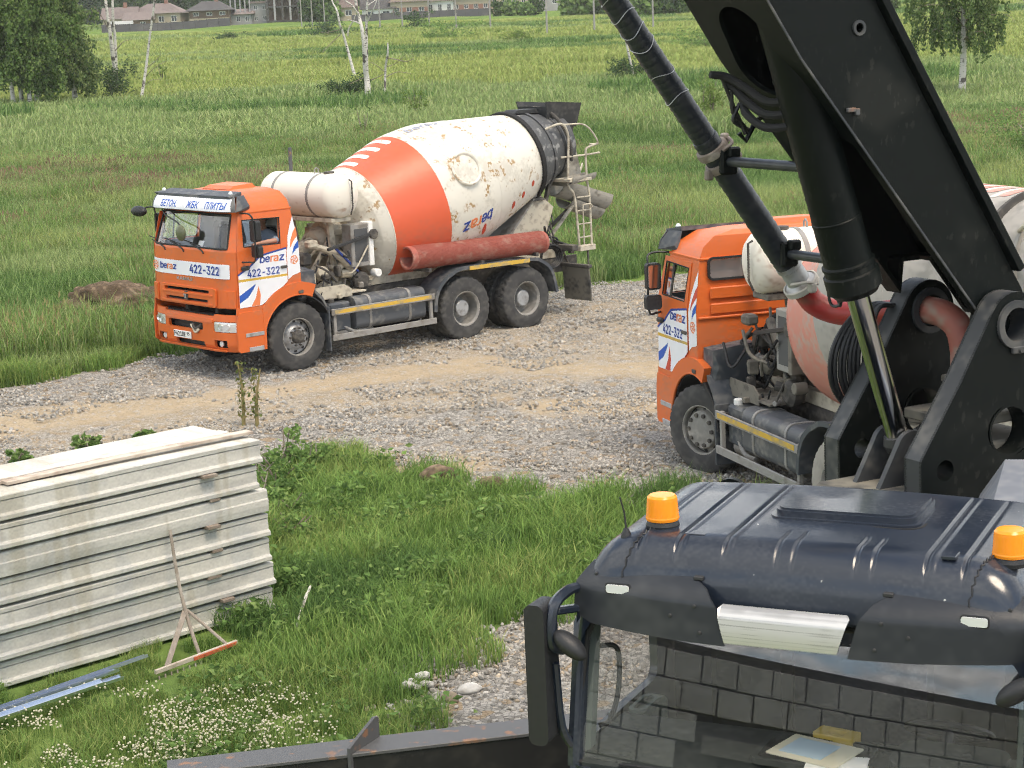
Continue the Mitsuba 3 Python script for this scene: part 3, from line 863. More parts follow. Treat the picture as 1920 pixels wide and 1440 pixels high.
# outrigger beam swung forward on the left of the picture
def outrigger():
    a, b = np.array([-1.751, 10.989, 1.2]), np.array([0.121, 11.37, 1.2])
    u = (b - a) / np.linalg.norm(b - a)
    n = np.array([-u[1], u[0], 0])
    a = a - u * .42
    L = 3.2
    M = np.eye(4)
    M[:3, 0], M[:3, 1], M[:3, 2], M[:3, 3] = u, n, (0, 0, 1), (a[0], a[1], 0)
    parts = [('outrigger_beam', bx(0.02, L, .012, .248, .60, 1.176), 'm_beam_side'), ('beam_flange', bx(0, L, 0, .26, 1.176, 1.2, .004), 'm_rusty_steel'),
             ('stop_plate', prism([(0, 0.001), (.31, 0.001), (.31, .13), (.27, .14), (.02, .06), (-.03, .04), (-.03, -.35), (-.005, -.35)], .022, basis((1.10, 0.02, 1.2), (.64, .768, 0), (0, 0, 1))), 'm_rusty_steel'),
             ('jack_leg', cat(cyl((.16, .13, .10), (.16, .13, .62), .09, 18), cyl((.16, .13, .03), (.16, .13, .10), .26, 24)), 'm_boom')]
    for nm, me, mt in parts:
        put(pump, nm, ply(me, mt, smooth=20), M)


outrigger()

# ---- turret and boom (frame of the turret: x along the boom's heading, y to its left)
AR = lambda cx, cz, r, a0, a1, n=12: [(cx + r * math.cos(math.radians(a)), cz + r * math.sin(math.radians(a))) for a in np.linspace(a0, a1, n)]


def plate_outline(foot):
    return sg.Polygon([(.72, foot), (.72, 2.84), (.40, 3.30)] + AR(-.02, 3.60, .20, 32, 190, 14) + [(-.42, 3.0), (-.55, 2.2), (-.55, foot)])


_hole = [sg.Point(-.02, 3.60).buffer(.105, 20), sg.Polygon(AR(.05, 2.95, .15, 0, 360, 24)).union(sg.Polygon(AR(-.01, 2.93, .15, 0, 360, 24))), sg.Point(.535, 2.76).buffer(.065, 14)]
_pl = plate_outline(1.6)
for h_ in _hole: _pl = _pl.difference(h_)
for yb in (.5, -.30):
    pk = tp('turret_plate', cat(prism(_pl, .02, XZ(yb)), prism(_pl, .02, XZ(yb - .14))), 'm_boom', 20)
    # edge flange round the plates
    ext = np.array(plate_outline(1.6).exterior.coords)
    tp('edge_flange', prism(plate_outline(1.6).difference(plate_outline(1.55).buffer(-.022)), .158, XZ(yb - .001)), 'm_boom_edge', 25, pk)
    tp('pivot_ring', ringtube((-.02, yb - .17, 3.60), (-.02, yb + .022, 3.60), .150, .105), 'm_boom_edge', 35, pk)
    tp('hole_liner', cat(ringtube((.02, yb - .15, 2.94), (.02, yb - .001, 2.94), .165, .150), ringtube((.535, yb - .15, 2.76), (.535, yb - .001, 2.76), .075, .065)), 'm_boom', 35, pk)
tp('pin_lock', cat(bx(-.14, .02, .5, .53, 3.42, 3.465, .006), cyl((-.03, .52, 3.44), (-.03, .55, 3.44), .014, 10)), 'm_boom_edge')
tp('turret_base', cat(bx(-.6, .75, -.36, .5, 1.45, 1.62, .02), cyl((0, .07, 1.2), (0, .07, 1.5), .55, 30)), 'm_boom')
dirty('m_dusty_black', (0.16, 0.15, 0.125), (0.05, 0.05, 0.05), 0.8, 4.0)
tp('lug_base', bx(.40, .98, -.22, .36, 2.56, 2.62, .02), 'm_dusty_black')
_lug = sg.Polygon([(.36, 2.60)] + AR(.53, 2.84, .115, 160, 20) + [(.80, 2.60)])
for y in (-.06, .17):
    tp('cylinder_lug', prism(_lug, .04, XZ(y + .02)), 'm_boom_edge', 25)
tp('cylinder_eye', cat(cyl((.53, -.10, 2.84), (.53, .24, 2.84), .04, 16), lathe([(0, -.04), (.09, -.04), (.10, 0.0), (.085, .05), (0, .05)], 24, (.30, 0, .95), (.54, .07, 2.87))), 'm_dark_steel')

U = np.array([.624, 0, .781])        # underside line of the boom
V = np.array([.532, 0, .847])        # back line of the boom
_b0, _b1 = np.array([-.035, 3.47]), np.array([-.229, 3.785])
LB = 6.2
_k = np.array([1.435, 5.27])
_bs = sg.Polygon([_b0, _k, _k + np.array([.56, .83]) * LB * 1.1, np.array([.9, 5.584]) + V[[0, 2]] * LB * .98, (.9, 5.584), _b1, (-.30, 3.62), (-.23, 3.45), (-.12, 3.42)])
_main = _bs.intersection(sg.Polygon([(-2, 3.93), (.15, 3.93), (.20, 3.5), (2, 3.0), (9, 3), (9, 14), (-2, 14)]))
_core = man(prism(_bs, .585, XZ(.32))) + man(prism(_main, .82, XZ(.321)))
_inner = man(prism(_bs.buffer(-.03), .52, XZ(.29))) + man(prism(_main.buffer(-.03), .76, XZ(.29)))
# the underside: an oval opening higher up and an open slot where the cylinder enters
du = lambda t: _b0 + U[[0, 2]] * t
Mo = basis((du(0)[0], .05, du(0)[1]), U, (0, 1, 0))     # x along the underside, y across, z = normal
_oval = man(prism(sg.LineString([(2.24, -.20), (2.50, -.14)]).buffer(.20, 20), .6, Mo @ shift(0, 0, -.30)))
_slot = man(prism(sg.Polygon(rrect(-.30, 1.70, -.40, .20, .08)), .6, Mo @ shift(0, 0, -.35)))
_bt = tri(_core - _inner - _oval - _slot - man(cyl((1.02, .25, 5.43), (1.02, .4, 5.43), .028, 14)))
bm = tp('boom', _bt, 'm_boom', 20, label='black steel boom box with an oval opening in its underside')
# lip along the near lower edge, top flange and stiffeners
def along(p0, p1, y0, y1, h, m, nm, b=.003):
    p0, p1 = np.asarray(p0, float), np.asarray(p1, float)
    q0, q1 = np.array([p0[0], (y0 + y1) / 2, p0[1]]), np.array([p1[0], (y0 + y1) / 2, p1[1]])
    a, c, d = frame(q1 - q0)
    R = np.eye(4); R[:3, 0] = (0, 1, 0); R[:3, 2] = d; R[:3, 1] = np.cross(d, (0, 1, 0))
    return tp(nm, box((q0 + q1) / 2, (abs(y1 - y0), h, float(np.linalg.norm(q1 - q0))), b, R), m, 20, bm)


along(du(.02), _k, .322, .332, .016, 'm_boom_edge', 'edge_weld')
along(_k, _k + np.array([.56, .83]) * 5, .322, .332, .016, 'm_boom_edge', 'edge_weld')
tv = lambda t: np.array([.9, 5.584]) + V[[0, 2]] * t
along(tv(-2.0) + (-.03, .02), tv(LB * .95) + (-.03, .02), -.55, .37, .05, 'm_boom', 'back_flange')
tp('grease_port', ringtube((1.02, .318, 5.43), (1.02, .335, 5.43), .045, .028), 'm_boom_edge', 30, bm)
tp('rust_bracket', cat(bx(1.06, 1.12, .322, .345, 4.95, 4.975, .004), bx(1.03, 1.06, .322, .345, 4.93, 4.97, .004)), 'm_rusty_steel', 20, bm)
# boom foot with the pivot tube between the plates
tp('pivot_tube', cyl((-.02, .20, 3.60), (-.02, .34, 3.60), .104, 28), 'm_boom', 25)
# lift cylinder
C0, C1 = np.array([.874, .07, 3.888]), np.array([1.257, .07, 5.111])
cd = (C1 - C0) / np.linalg.norm(C1 - C0)
tp('cylinder_barrel', lathe([(.07, -.05), (.135, -.05), (.155, -.02), (.172, -.01), (.172, .09), (.158, .10), (.158, .135), (.165, .14), (.165, .155), (.150, .165), (.150, .42), (.153, .425), (.153, .44), (.148, .445), (.146, 1.85), (0, 1.85)], 36, cd, C0), 'm_boom', 40)
mat('m_rod_chrome', {'type': 'principled', 'base_color': rgb(.55, .55, .55), 'metallic': 1.0, 'roughness': 0.12})
R0 = np.array([.55, .07, 2.90])
rd = C0 + cd * .02 - R0
tp('cylinder_rod', cyl(R0, C0 + cd * .05, .070, 32), 'm_rod_chrome', 40, label='polished chrome rod of the lift cylinder')
# hydraulic lines beside the barrel
for k in range(3):
    o = .19 + .022 * k
    pts = [C0 + cd * t + np.array([.03 * math.sin(5 * t + k) - .02, -o, -.02 + .02 * math.sin(9 * t + k)]) for t in np.linspace(-.05, 1.5, 12)]
    tp('barrel_hose', tube(pts, .011, 6, 3), 'm_cable')
for t in np.linspace(.1, 1.3, 9):
    p = C0 + cd * t
    tp('hose_clip', box(p + np.array([0, -.20, 0]), (.05, .08, .025), .006), 'm_boom_edge')
for k in range(2):
    tp('loose_hose', tube([C0 + cd * .25 + (0, -.2, 0), C0 + (-.02 + .05 * k, -.23, -.02), C0 + (-.05 + .06 * k, -.22, -.14), C0 + (0.0, -.14, -.13), C0 + (.03, -.10, -.04)], .010, 6, 6), 'm_cable')
# hose bundle crossing the underside
for k in range(3):
    z0 = -.075 * k
    pts = [(1.60 - .10 * k, -.36, 5.19 - .05 * k), (1.50 - .06 * k, -.335, 5.17 + z0), (1.42, -.25, 5.10 + z0), (1.37 + .01 * k, -.10, 5.02 + z0), (1.29, .04, 5.03 + z0), (1.22, .10, 5.08 + z0)]
    tp('boom_hose', tube(pts, [.022, .026, .026, .026, .024, .022], 8, 6), 'm_black_rubber')
    tp('boom_hose', tube([(1.52 - .06 * k, -.345, 5.16 + z0), (1.44, -.36, 5.00 + z0 * .6), (1.39 - .02 * k, -.36, 4.90 + z0 * .3), (1.36 - .02 * k, -.35, 4.82 + .01 * k)], .013, 7, 5), 'm_cable')
tp('hose_guard', tube([(1.40, -.36, 4.83), (1.36, -.35, 4.78), (1.30, -.34, 4.88), (1.27, -.26, 4.95)], .016, 6), 'm_boom')
# concrete delivery pipe beside the boom
W_ = np.array([1.783 - .386, 0, 5.659 - 3.738]); W_ /= np.linalg.norm(W_)
P0 = np.array([.386, -1.15, 3.738])
at_ = lambda t: P0 + W_ * t
pk = hold(pump, 'delivery_pipe')
prof = [(0, .12), (.076, .12)]
for i in range(140):
    t = .14 + i * .045
    r = .0785 + .003 * ((i * 7) % 5) / 5 + (.006 if t < 1.25 else 0)
    prof += [(r, t), (r + .0025, t + .022), (r - .0005, t + .043)]
prof += [(.08, 6.6), (0, 6.6)]
tp('wrapped_tube', lathe(prof, 32, W_, P0), 'm_pipe_tape', 40, pk, 'black tape-wrapped concrete pipe running beside the boom')
flat('m_wire', (0.45, 0.46, 0.48), 0.35, 0.5)
for t in (1.62, 1.80, 2.02, 2.14, 2.27, 2.40, 2.9, 3.3):
    a, c, d = frame(W_)
    ring = [at_(t) + .085 * (math.cos(q) * a + math.sin(q) * c) + W_ * .02 * math.sin(q * 2 + t * 9) for q in np.linspace(0, 2 * math.pi, 25)]
    tp('wire_tie', tube(ring, .0028, 5, caps=False), 'm_wire', 30, pk)
tp('coupling', lathe([(.0, -.05), (.105, -.05), (.118, -.03), (.118, -.005), (.10, .005), (.082, .02), (.080, .13), (.090, .14), (.09, .17), (0, .17)], 32, W_, P0), 'm_galv', 35, pk, 'grey cast coupling at the lower end of the pipe')
dirty('m_clamp', (0.20, 0.165, 0.14), (0.42, 0.38, 0.33), 0.7, 14.0)
for k, t in ((0, 1.05), (1, 1.16)):
    a, c, d = frame(W_)
    tp('clamp', cat(lathe([(.086, -.03), (.106, -.026), (.112, 0), (.106, .026), (.086, .03)], 30, W_, at_(t), close=True), box(at_(t) + .12 * c * (1 if k else -1), (.05, .05, .07), .01), tube([at_(t) + .115 * a, at_(t) + .13 * a + .08 * c, at_(t) + .03 * a + .13 * c], .012, 6, 4)), 'm_clamp', 30, pk)
tp('coupling_clamp', cat(lathe([(.116, -.045), (.128, -.038), (.128, .0), (.116, .006)], 30, W_, P0, close=True), box(P0 + np.array([0, .135, -.02]), (.06, .05, .07), .012), tube([P0 + np.array([-.05, .13, .0]), P0 + np.array([.06, .15, .02]), P0 + np.array([.12, .06, .0])], .012, 6, 4)), 'm_cement', 30, pk)
for t, q in ((1.07, (1.00, -.22, 4.60)), (.27, (.60, -.18, 3.97))):
    b = hold(pump, 'pipe_bracket')
    tp('arm', cyl(at_(t) + (0, .10, 0), q, .033, 14), 'm_pipe_tape', 30, b)
    tp('saddle', cat(box(at_(t) + (0, .10, 0), (.13, .05, .17), .015), box(at_(t) + (-.02, .13, .06), (.09, .06, .07), .012)), 'm_boom', 20, b)
tp('elbow', tube([P0 - W_ * .04, (.27, -1.14, 3.585), (.15, -1.03, 3.52), (.05, -.78, 3.53), (-.01, -.5, 3.58), (-.02, -.30, 3.60)], .083, 16, 8), 'm_red_pipe', label='dark red elbow pipe below the coupling')
tp('inner_elbow', tube([(-.02, -.52, 3.60), (-.02, -.30, 3.60), (-.03, -.17, 3.585), (-.045, -.06, 3.52), (-.05, -.01, 3.40), (-.05, .0, 3.2), (-.05, .0, 2.0)], .090, 18, 8), 'm_dusty_red', label='dusty red elbow pipe coming through the turret plate')
tp('cross_member', cat(bx(-.42, .30, -.18, .34, 2.95, 3.02, .01), bx(-.40, .10, -.18, .34, 2.72, 2.84, .02), bx(-.2, -.02, -.2, .3, 3.14, 3.19, .01)), 'm_dusty_black', 20)
# hose coil hanging outside the far plate
for k in range(9):
    r = np.random.default_rng(100 + k)
    q = k / 8
    yy = -.44 - .014 * k + .02 * r.random()
    pts = [(.16, -.40, 3.64), (.30 + .03 * q, yy, 3.62 + .02 * r.random()), (.36 + .20 * q, yy - .01, 3.42), (.36 + .22 * q, yy - .02, 3.18 - .03 * q), (.28 + .12 * q + .03 * r.random(), yy - .01, 3.00 - .05 * q), (.14, yy + .03, 2.98 + .06 * r.random()), (.06, yy + .06, 3.2), (.06, -.42, 3.4)]
    tp('hose_loop', tube(pts, .0165, 7, 7), 'm_cable', 30)
tp('hydraulic_block', cat(box((-.15, -.62, 3.05), (.26, .20, .30), .03), *[cyl((-.25 + .09 * i, -.62, 3.2), (-.25 + .09 * i, -.62, 3.3), .022, 10) for i in range(3)]), 'm_boom')
# ---------------------------------------------------------------- the half-built house beside the camera, seen mirrored in the windshield
dirty('m_block', (0.55, 0.545, 0.53), (0.44, 0.435, 0.42), 0.9, 2.5)
dirty('m_mortar', (0.11, 0.106, 0.10), (0.16, 0.152, 0.142), 0.95, 9.0)
dirty('m_lintel', (0.30, 0.29, 0.27), (0.20, 0.19, 0.17), 0.9, 4.0)
hs = thing('block_building', 'unfinished grey block building mirrored in the dark windshield', 'building')
# frame of the wing wall: x along the wall (away from the camera), y into the wall, z up
BW = pose(-2.96, -5.9, math.radians(110))
BL, BH, BT = 12.7, 3.0, .20
OPN = [(7.5, 8.9, .55, 1.95)]
core = man(bx(0, BL, .02, BT - .02, 0, BH))
for a, b, c, d in OPN: core = core - man(bx(a, b, -.5, .8, c, d))
wk = put(hs, 'wall', ply(tri(core), 'm_mortar', smooth=False), BW)
put(hs, 'lintel', ply(bx(7.2, 9.2, -.02, BT, 1.955, 2.14, .004), 'm_lintel'), BW)
put(hs, 'floor_slab', ply(bx(-3.0, 1.8, -5.5, -.55, 3.75, 3.95, .01), 'm_lintel'))
put(hs, 'back_wall', ply(bx(-2.0, 1.8, -1.0, -.70, 0, 3.75), 'm_block'))
put(hs, 'room_wall', ply(bx(5.5, 10.8, 2.6, 2.8, 0, BH), 'm_mortar'), BW)
put(hs, 'room_ceiling', ply(bx(0, BL, BT, 3.4, BH - .2, BH - .02), 'm_lintel'), BW)
put(hs, 'return_wall', ply(bx(BL - .2, BL, BT, 3.5, 0, BH), 'm_block'), BW)
_r = np.random.default_rng(5)
bks = [ply(box((0, 0, 0), (.578 - d, BT, .272), .005), 'm_block', smooth=False) for d in (0, .006, .014)]
n_ = 0
for row in range(10):
    z = .16 + .29 * row
    x = .3 + (.3 if row % 2 else 0)
    while x < BL - .29:
        hit = any(x + .29 > a and x - .29 < b and z + .14 > c and z - .14 < d for a, b, c, d in OPN + [(7.2, 9.2, 1.955, 2.14)])
        if not hit and n_ < 300:
            put(wk, 'block', bks[_r.integers(0, 3)], BW @ shift(x + _r.uniform(-.006, .006), BT / 2 + _r.uniform(-.006, .004), z + _r.uniform(-.005, .005)))
            n_ += 1
        x += .60
# ---------------------------------------------------------------- the two mixer trucks
def orange_paint(p, n, uv):
    a = fbm(p.x * 2.3, p.y * 2.3, p.z * 2.3, 4)
    b = noise(p.x * 30.0, p.y * 30.0, p.z * 30.0)
    return mix((0.60, 0.125, 0.024), (0.45, 0.15, 0.065), smoothstep(0.50, 0.72, a * 0.8 + 0.2 * b) * 0.6)


mat('m_orange', {'type': 'principled', 'base_color': proc(orange_paint), 'roughness': 0.38, 'specular': 0.5})


def drum_white(p, n, uv):
    a = fbm(p.x * 2.6, p.y * 2.6, p.z * 2.6, 4)
    b = fbm(p.x * 9.0, p.y * 9.0, p.z * 6.0 + 3.0, 4)
    e = fbm(p.x * 26.0, p.y * 26.0, p.z * 20.0, 3)
    c = mix((0.68, 0.655, 0.58), (0.50, 0.47, 0.40), smoothstep(0.46, 0.66, a * 0.7 + e * 0.3) * 0.7)
    rust = smoothstep(0.575, 0.64, b) * smoothstep(0.43, 0.54, a) * smoothstep(0.42, 0.54, e)
    return mix(c, (0.34, 0.19, 0.055), dr.clip(rust, 0, 1) * 0.85)


mat('m_drum_white', {'type': 'principled', 'base_color': proc(drum_white), 'roughness': 0.42, 'specular': 0.4})
dirty('m_drum_red', (0.66, 0.115, 0.048), (0.56, 0.13, 0.07), 0.42, 1.5, 0.4, 0.8)
dirty('m_drum_black', (0.075, 0.078, 0.082), (0.24, 0.24, 0.235), 0.6, 9.0, 0.52, 0.72)
dirty('m_pink', (0.55, 0.23, 0.18), (0.44, 0.33, 0.28), 0.6, 3.0)
dirty('m_cement_drum', (0.36, 0.34, 0.31), (0.24, 0.23, 0.21), 0.8, 3.5)
dirty('m_tank_white', (0.72, 0.68, 0.60), (0.46, 0.36, 0.28), 0.5, 3.0, 0.55, 0.75)
dirty('m_beige', (0.50, 0.46, 0.37), (0.27, 0.235, 0.185), 0.7, 10.0, 0.42, 0.75)
dirty('m_dim', (0.17, 0.155, 0.13), (0.09, 0.082, 0.072), 0.8, 9.0)
dirty('m_grime', (0.06, 0.056, 0.052), (0.13, 0.118, 0.10), 0.8, 12.0, 0.42, 0.75)
dirty('m_grey_tank', (0.085, 0.092, 0.102), (0.19, 0.185, 0.172), 0.5, 4.0)
dirty('m_guard', (0.27, 0.262, 0.248), (0.18, 0.165, 0.145), 0.6, 6.0)
dirty('m_yellow', (0.58, 0.37, 0.05), (0.36, 0.29, 0.15), 0.6, 6.0)
dirty('m_fender', (0.055, 0.063, 0.075), (0.15, 0.15, 0.145), 0.55, 4.0)
dirty('m_tyre', (0.045, 0.045, 0.046), (0.085, 0.083, 0.078), 0.85, 7.0, 0.40, 0.75)
dirty('m_tyre_dusty', (0.33, 0.31, 0.275), (0.22, 0.21, 0.19), 0.9, 6.0, 0.45, 0.75)
dirty('m_rim', (0.22, 0.215, 0.20), (0.36, 0.34, 0.31), 0.6, 6.0)
dirty('m_pipe_red', (0.33, 0.095, 0.070), (0.38, 0.19, 0.15), 0.65, 5.0)
dirty('m_chute', (0.30, 0.285, 0.25), (0.15, 0.14, 0.12), 0.85, 6.0)
dirty('m_hopper', (0.030, 0.031, 0.033), (0.075, 0.072, 0.068), 0.6, 5.0)
flat('m_decal_white', (0.74, 0.76, 0.80), 0.4)
flat('m_mirror_back', (0.10, 0.11, 0.06), 0.35)
flat('m_faded_blue', (0.30, 0.32, 0.40), 0.6)
flat('m_core', (0.085, 0.088, 0.092), 0.6, 0.2)
mat('m_backglass', {'type': 'thindielectric', 'int_ior': 1.7}, two=False)
flat('m_lining', (0.16, 0.165, 0.165), 0.9)
flat('m_curtain', (0.36, 0.36, 0.35), 0.8)

cab_y = lambda x, z: 1.222 - 0.085 * np.clip((z - 2.06) / 0.6, 0, 1.2)
cab_f = lambda y, z: 1.262 - 0.10 * np.clip((np.abs(y) - .72) / .45, 0, 1) ** 2 - 0.03 * (z - 1.16)


def side_skin(outline, thick=.004, s=1, off=0.0, size=.12):
    g = outline if hasattr(outline, 'geom_type') else sg.Polygon(outline)
    mm = prism(g.buffer(0), thick)
    v, f = trimesh.remesh.subdivide_to_size(mm.vertices, mm.faces, size)
    y = s * (cab_y(v[:, 0], v[:, 1]) + off + v[:, 2])
    m = trimesh.Trimesh(np.stack([v[:, 0], y, v[:, 1]], -1), f, process=False)
    if s > 0: m.invert()
    return m


def front_skin(outline, thick=.004, off=0.0, size=.08, fx=cab_f):
    g = outline if hasattr(outline, 'geom_type') else sg.Polygon(outline)
    mm = prism(g.buffer(0), thick)
    v, f = trimesh.remesh.subdivide_to_size(mm.vertices, mm.faces, size)
    return trimesh.Trimesh(np.stack([fx(v[:, 0], v[:, 1]) + off + v[:, 2], v[:, 0], v[:, 1]], -1), f, process=False)


def flat_text(s, h, width, bold=True, slant=0.0):
    m = text(s, h, .002, bold)
    w = np.ptp(m.vertices[:, 0])
    v = np.array(m.vertices)
    v[:, 0] = (v[:, 0] - v[:, 0].min()) * width / w + slant * v[:, 1]
    m.vertices = v
    return m


def word(put_, parent, h, width, M, slant=.12):
    """The company's name, letter by letter in blue and orange."""
    letters = [('b', 'm_blue_print', 0, .20), ('e', 'm_blue_print', .21, .19), ('r', 'm_orange_print', .42, .13), ('a', 'm_orange_print', .55, .20), ('z', 'm_blue_print', .78, .20)]
    for c, m, x, w in letters:
        g = flat_text(c, h, w * width, True, slant)
        g.apply_translation((x * width, 0, 0))
        put_('letter', xf(g, M), m, False, parent)


SIDE_L = lambda x, z, s=1: basis((x, s * (1.226), z), (-s, 0, 0), (0, 0, 1))


def tyre_mesh(r, w, lug=30, ang=144, depth=.016):
    pr = [(.53, -.40), (.545, -.46), (.60, -.505), (.72, -.515), (.90, -.475), (.965, -.43), (1.0, -.36), (1.0, -.12), (1.0, -.10), (1.0, .10), (1.0, .12), (1.0, .36), (.965, .43), (.90, .475), (.72, .515), (.60, .505), (.545, .46), (.53, .40)]
    pr = np.array(pr)
    n = len(pr)
    th = np.arange(ang) * 2 * np.pi / ang
    V = []
    for k, (a, b) in enumerate(pr):
        rr = np.full(ang, a * r)
        if 5 <= k <= 12:
            ph = lug * th + (b * 5.0)
            gap = (np.sin(ph) > 0.62) if abs(b) > .11 else (np.sin(ph * 1.0 + 1.5) > 0.8)
            rr = rr - depth * gap
        V.append(np.stack([rr * np.cos(th), np.full(ang, b * w), rr * np.sin(th)], -1))
    v = np.vstack(V)
    i, j = np.meshgrid(np.arange(n), np.arange(ang), indexing='ij')
    i2 = (i + 1) % n
    q = np.stack([i * ang + j, i2 * ang + j, i2 * ang + (j + 1) % ang, i * ang + (j + 1) % ang], -1).reshape(-1, 4)
    return trimesh.Trimesh(v, np.vstack([q[:, [0, 1, 2]], q[:, [0, 2, 3]]]), process=False)


TYRE = {k: ply(tyre_mesh(.56, .31), k, smooth=32) for k in ('m_tyre', 'm_tyre_dusty')}


def lathe_y(pr, s, at, seg=36):
    return lathe(pr, seg, (0, s, 0), at)


# the drum: axis, stations and radii measured along it
DX, DZ, DA = -1.8, 2.014, 0.232
D_AX = np.array([-math.cos(DA), 0, math.sin(DA)])
D_UP = np.array([math.sin(DA), 0, math.cos(DA)])
D_S = [-.02, .03, .12, .25, .424, 1.518, 1.62, 1.80, 2.10, 2.30, 2.84, 4.191, 4.60, 5.10, 5.35]
D_R = [.0, .42, .72, .92, 1.031, 1.252, 1.262, 1.266, 1.262, 1.245, 1.133, .833, .735, .60, .55]
drum_r = lambda s: np.interp(s, D_S, D_R)


def drum_pt(s, th, off=0.0):
    s, th = np.asarray(s, float), np.asarray(th, float)
    r = drum_r(s) + off
    return np.array([DX, 0, DZ]) + s[..., None] * D_AX + r[..., None] * (np.cos(th)[..., None] * D_UP + np.sin(th)[..., None] * np.array([0, 1.0, 0]))


def drum_skin(poly, off=.004, size=.06):
    """poly: outline in (s, arc metres from the top at radius 1.2)."""
    g = poly if hasattr(poly, 'geom_type') else sg.Polygon(poly)
    out = []
    for x in getattr(g, 'geoms', [g]):
        v, f = trimesh.creation.triangulate_polygon(x, engine='earcut')
        v, f = trimesh.remesh.subdivide_to_size(np.column_stack([v, 0 * v[:, 0]]), f, size)
        out.append(trimesh.Trimesh(drum_pt(v[:, 0], v[:, 1] / 1.2, off), f, process=False))
    return cat(out)


def drum_seg(s0, s1, seg=72):
    ss = sorted({s0, s1, *[s for s in D_S if s0 < s < s1], *np.linspace(s0, s1, 8)})
    return lathe([(float(drum_r(s)), s) for s in ss], seg, D_AX, (DX, 0, DZ))


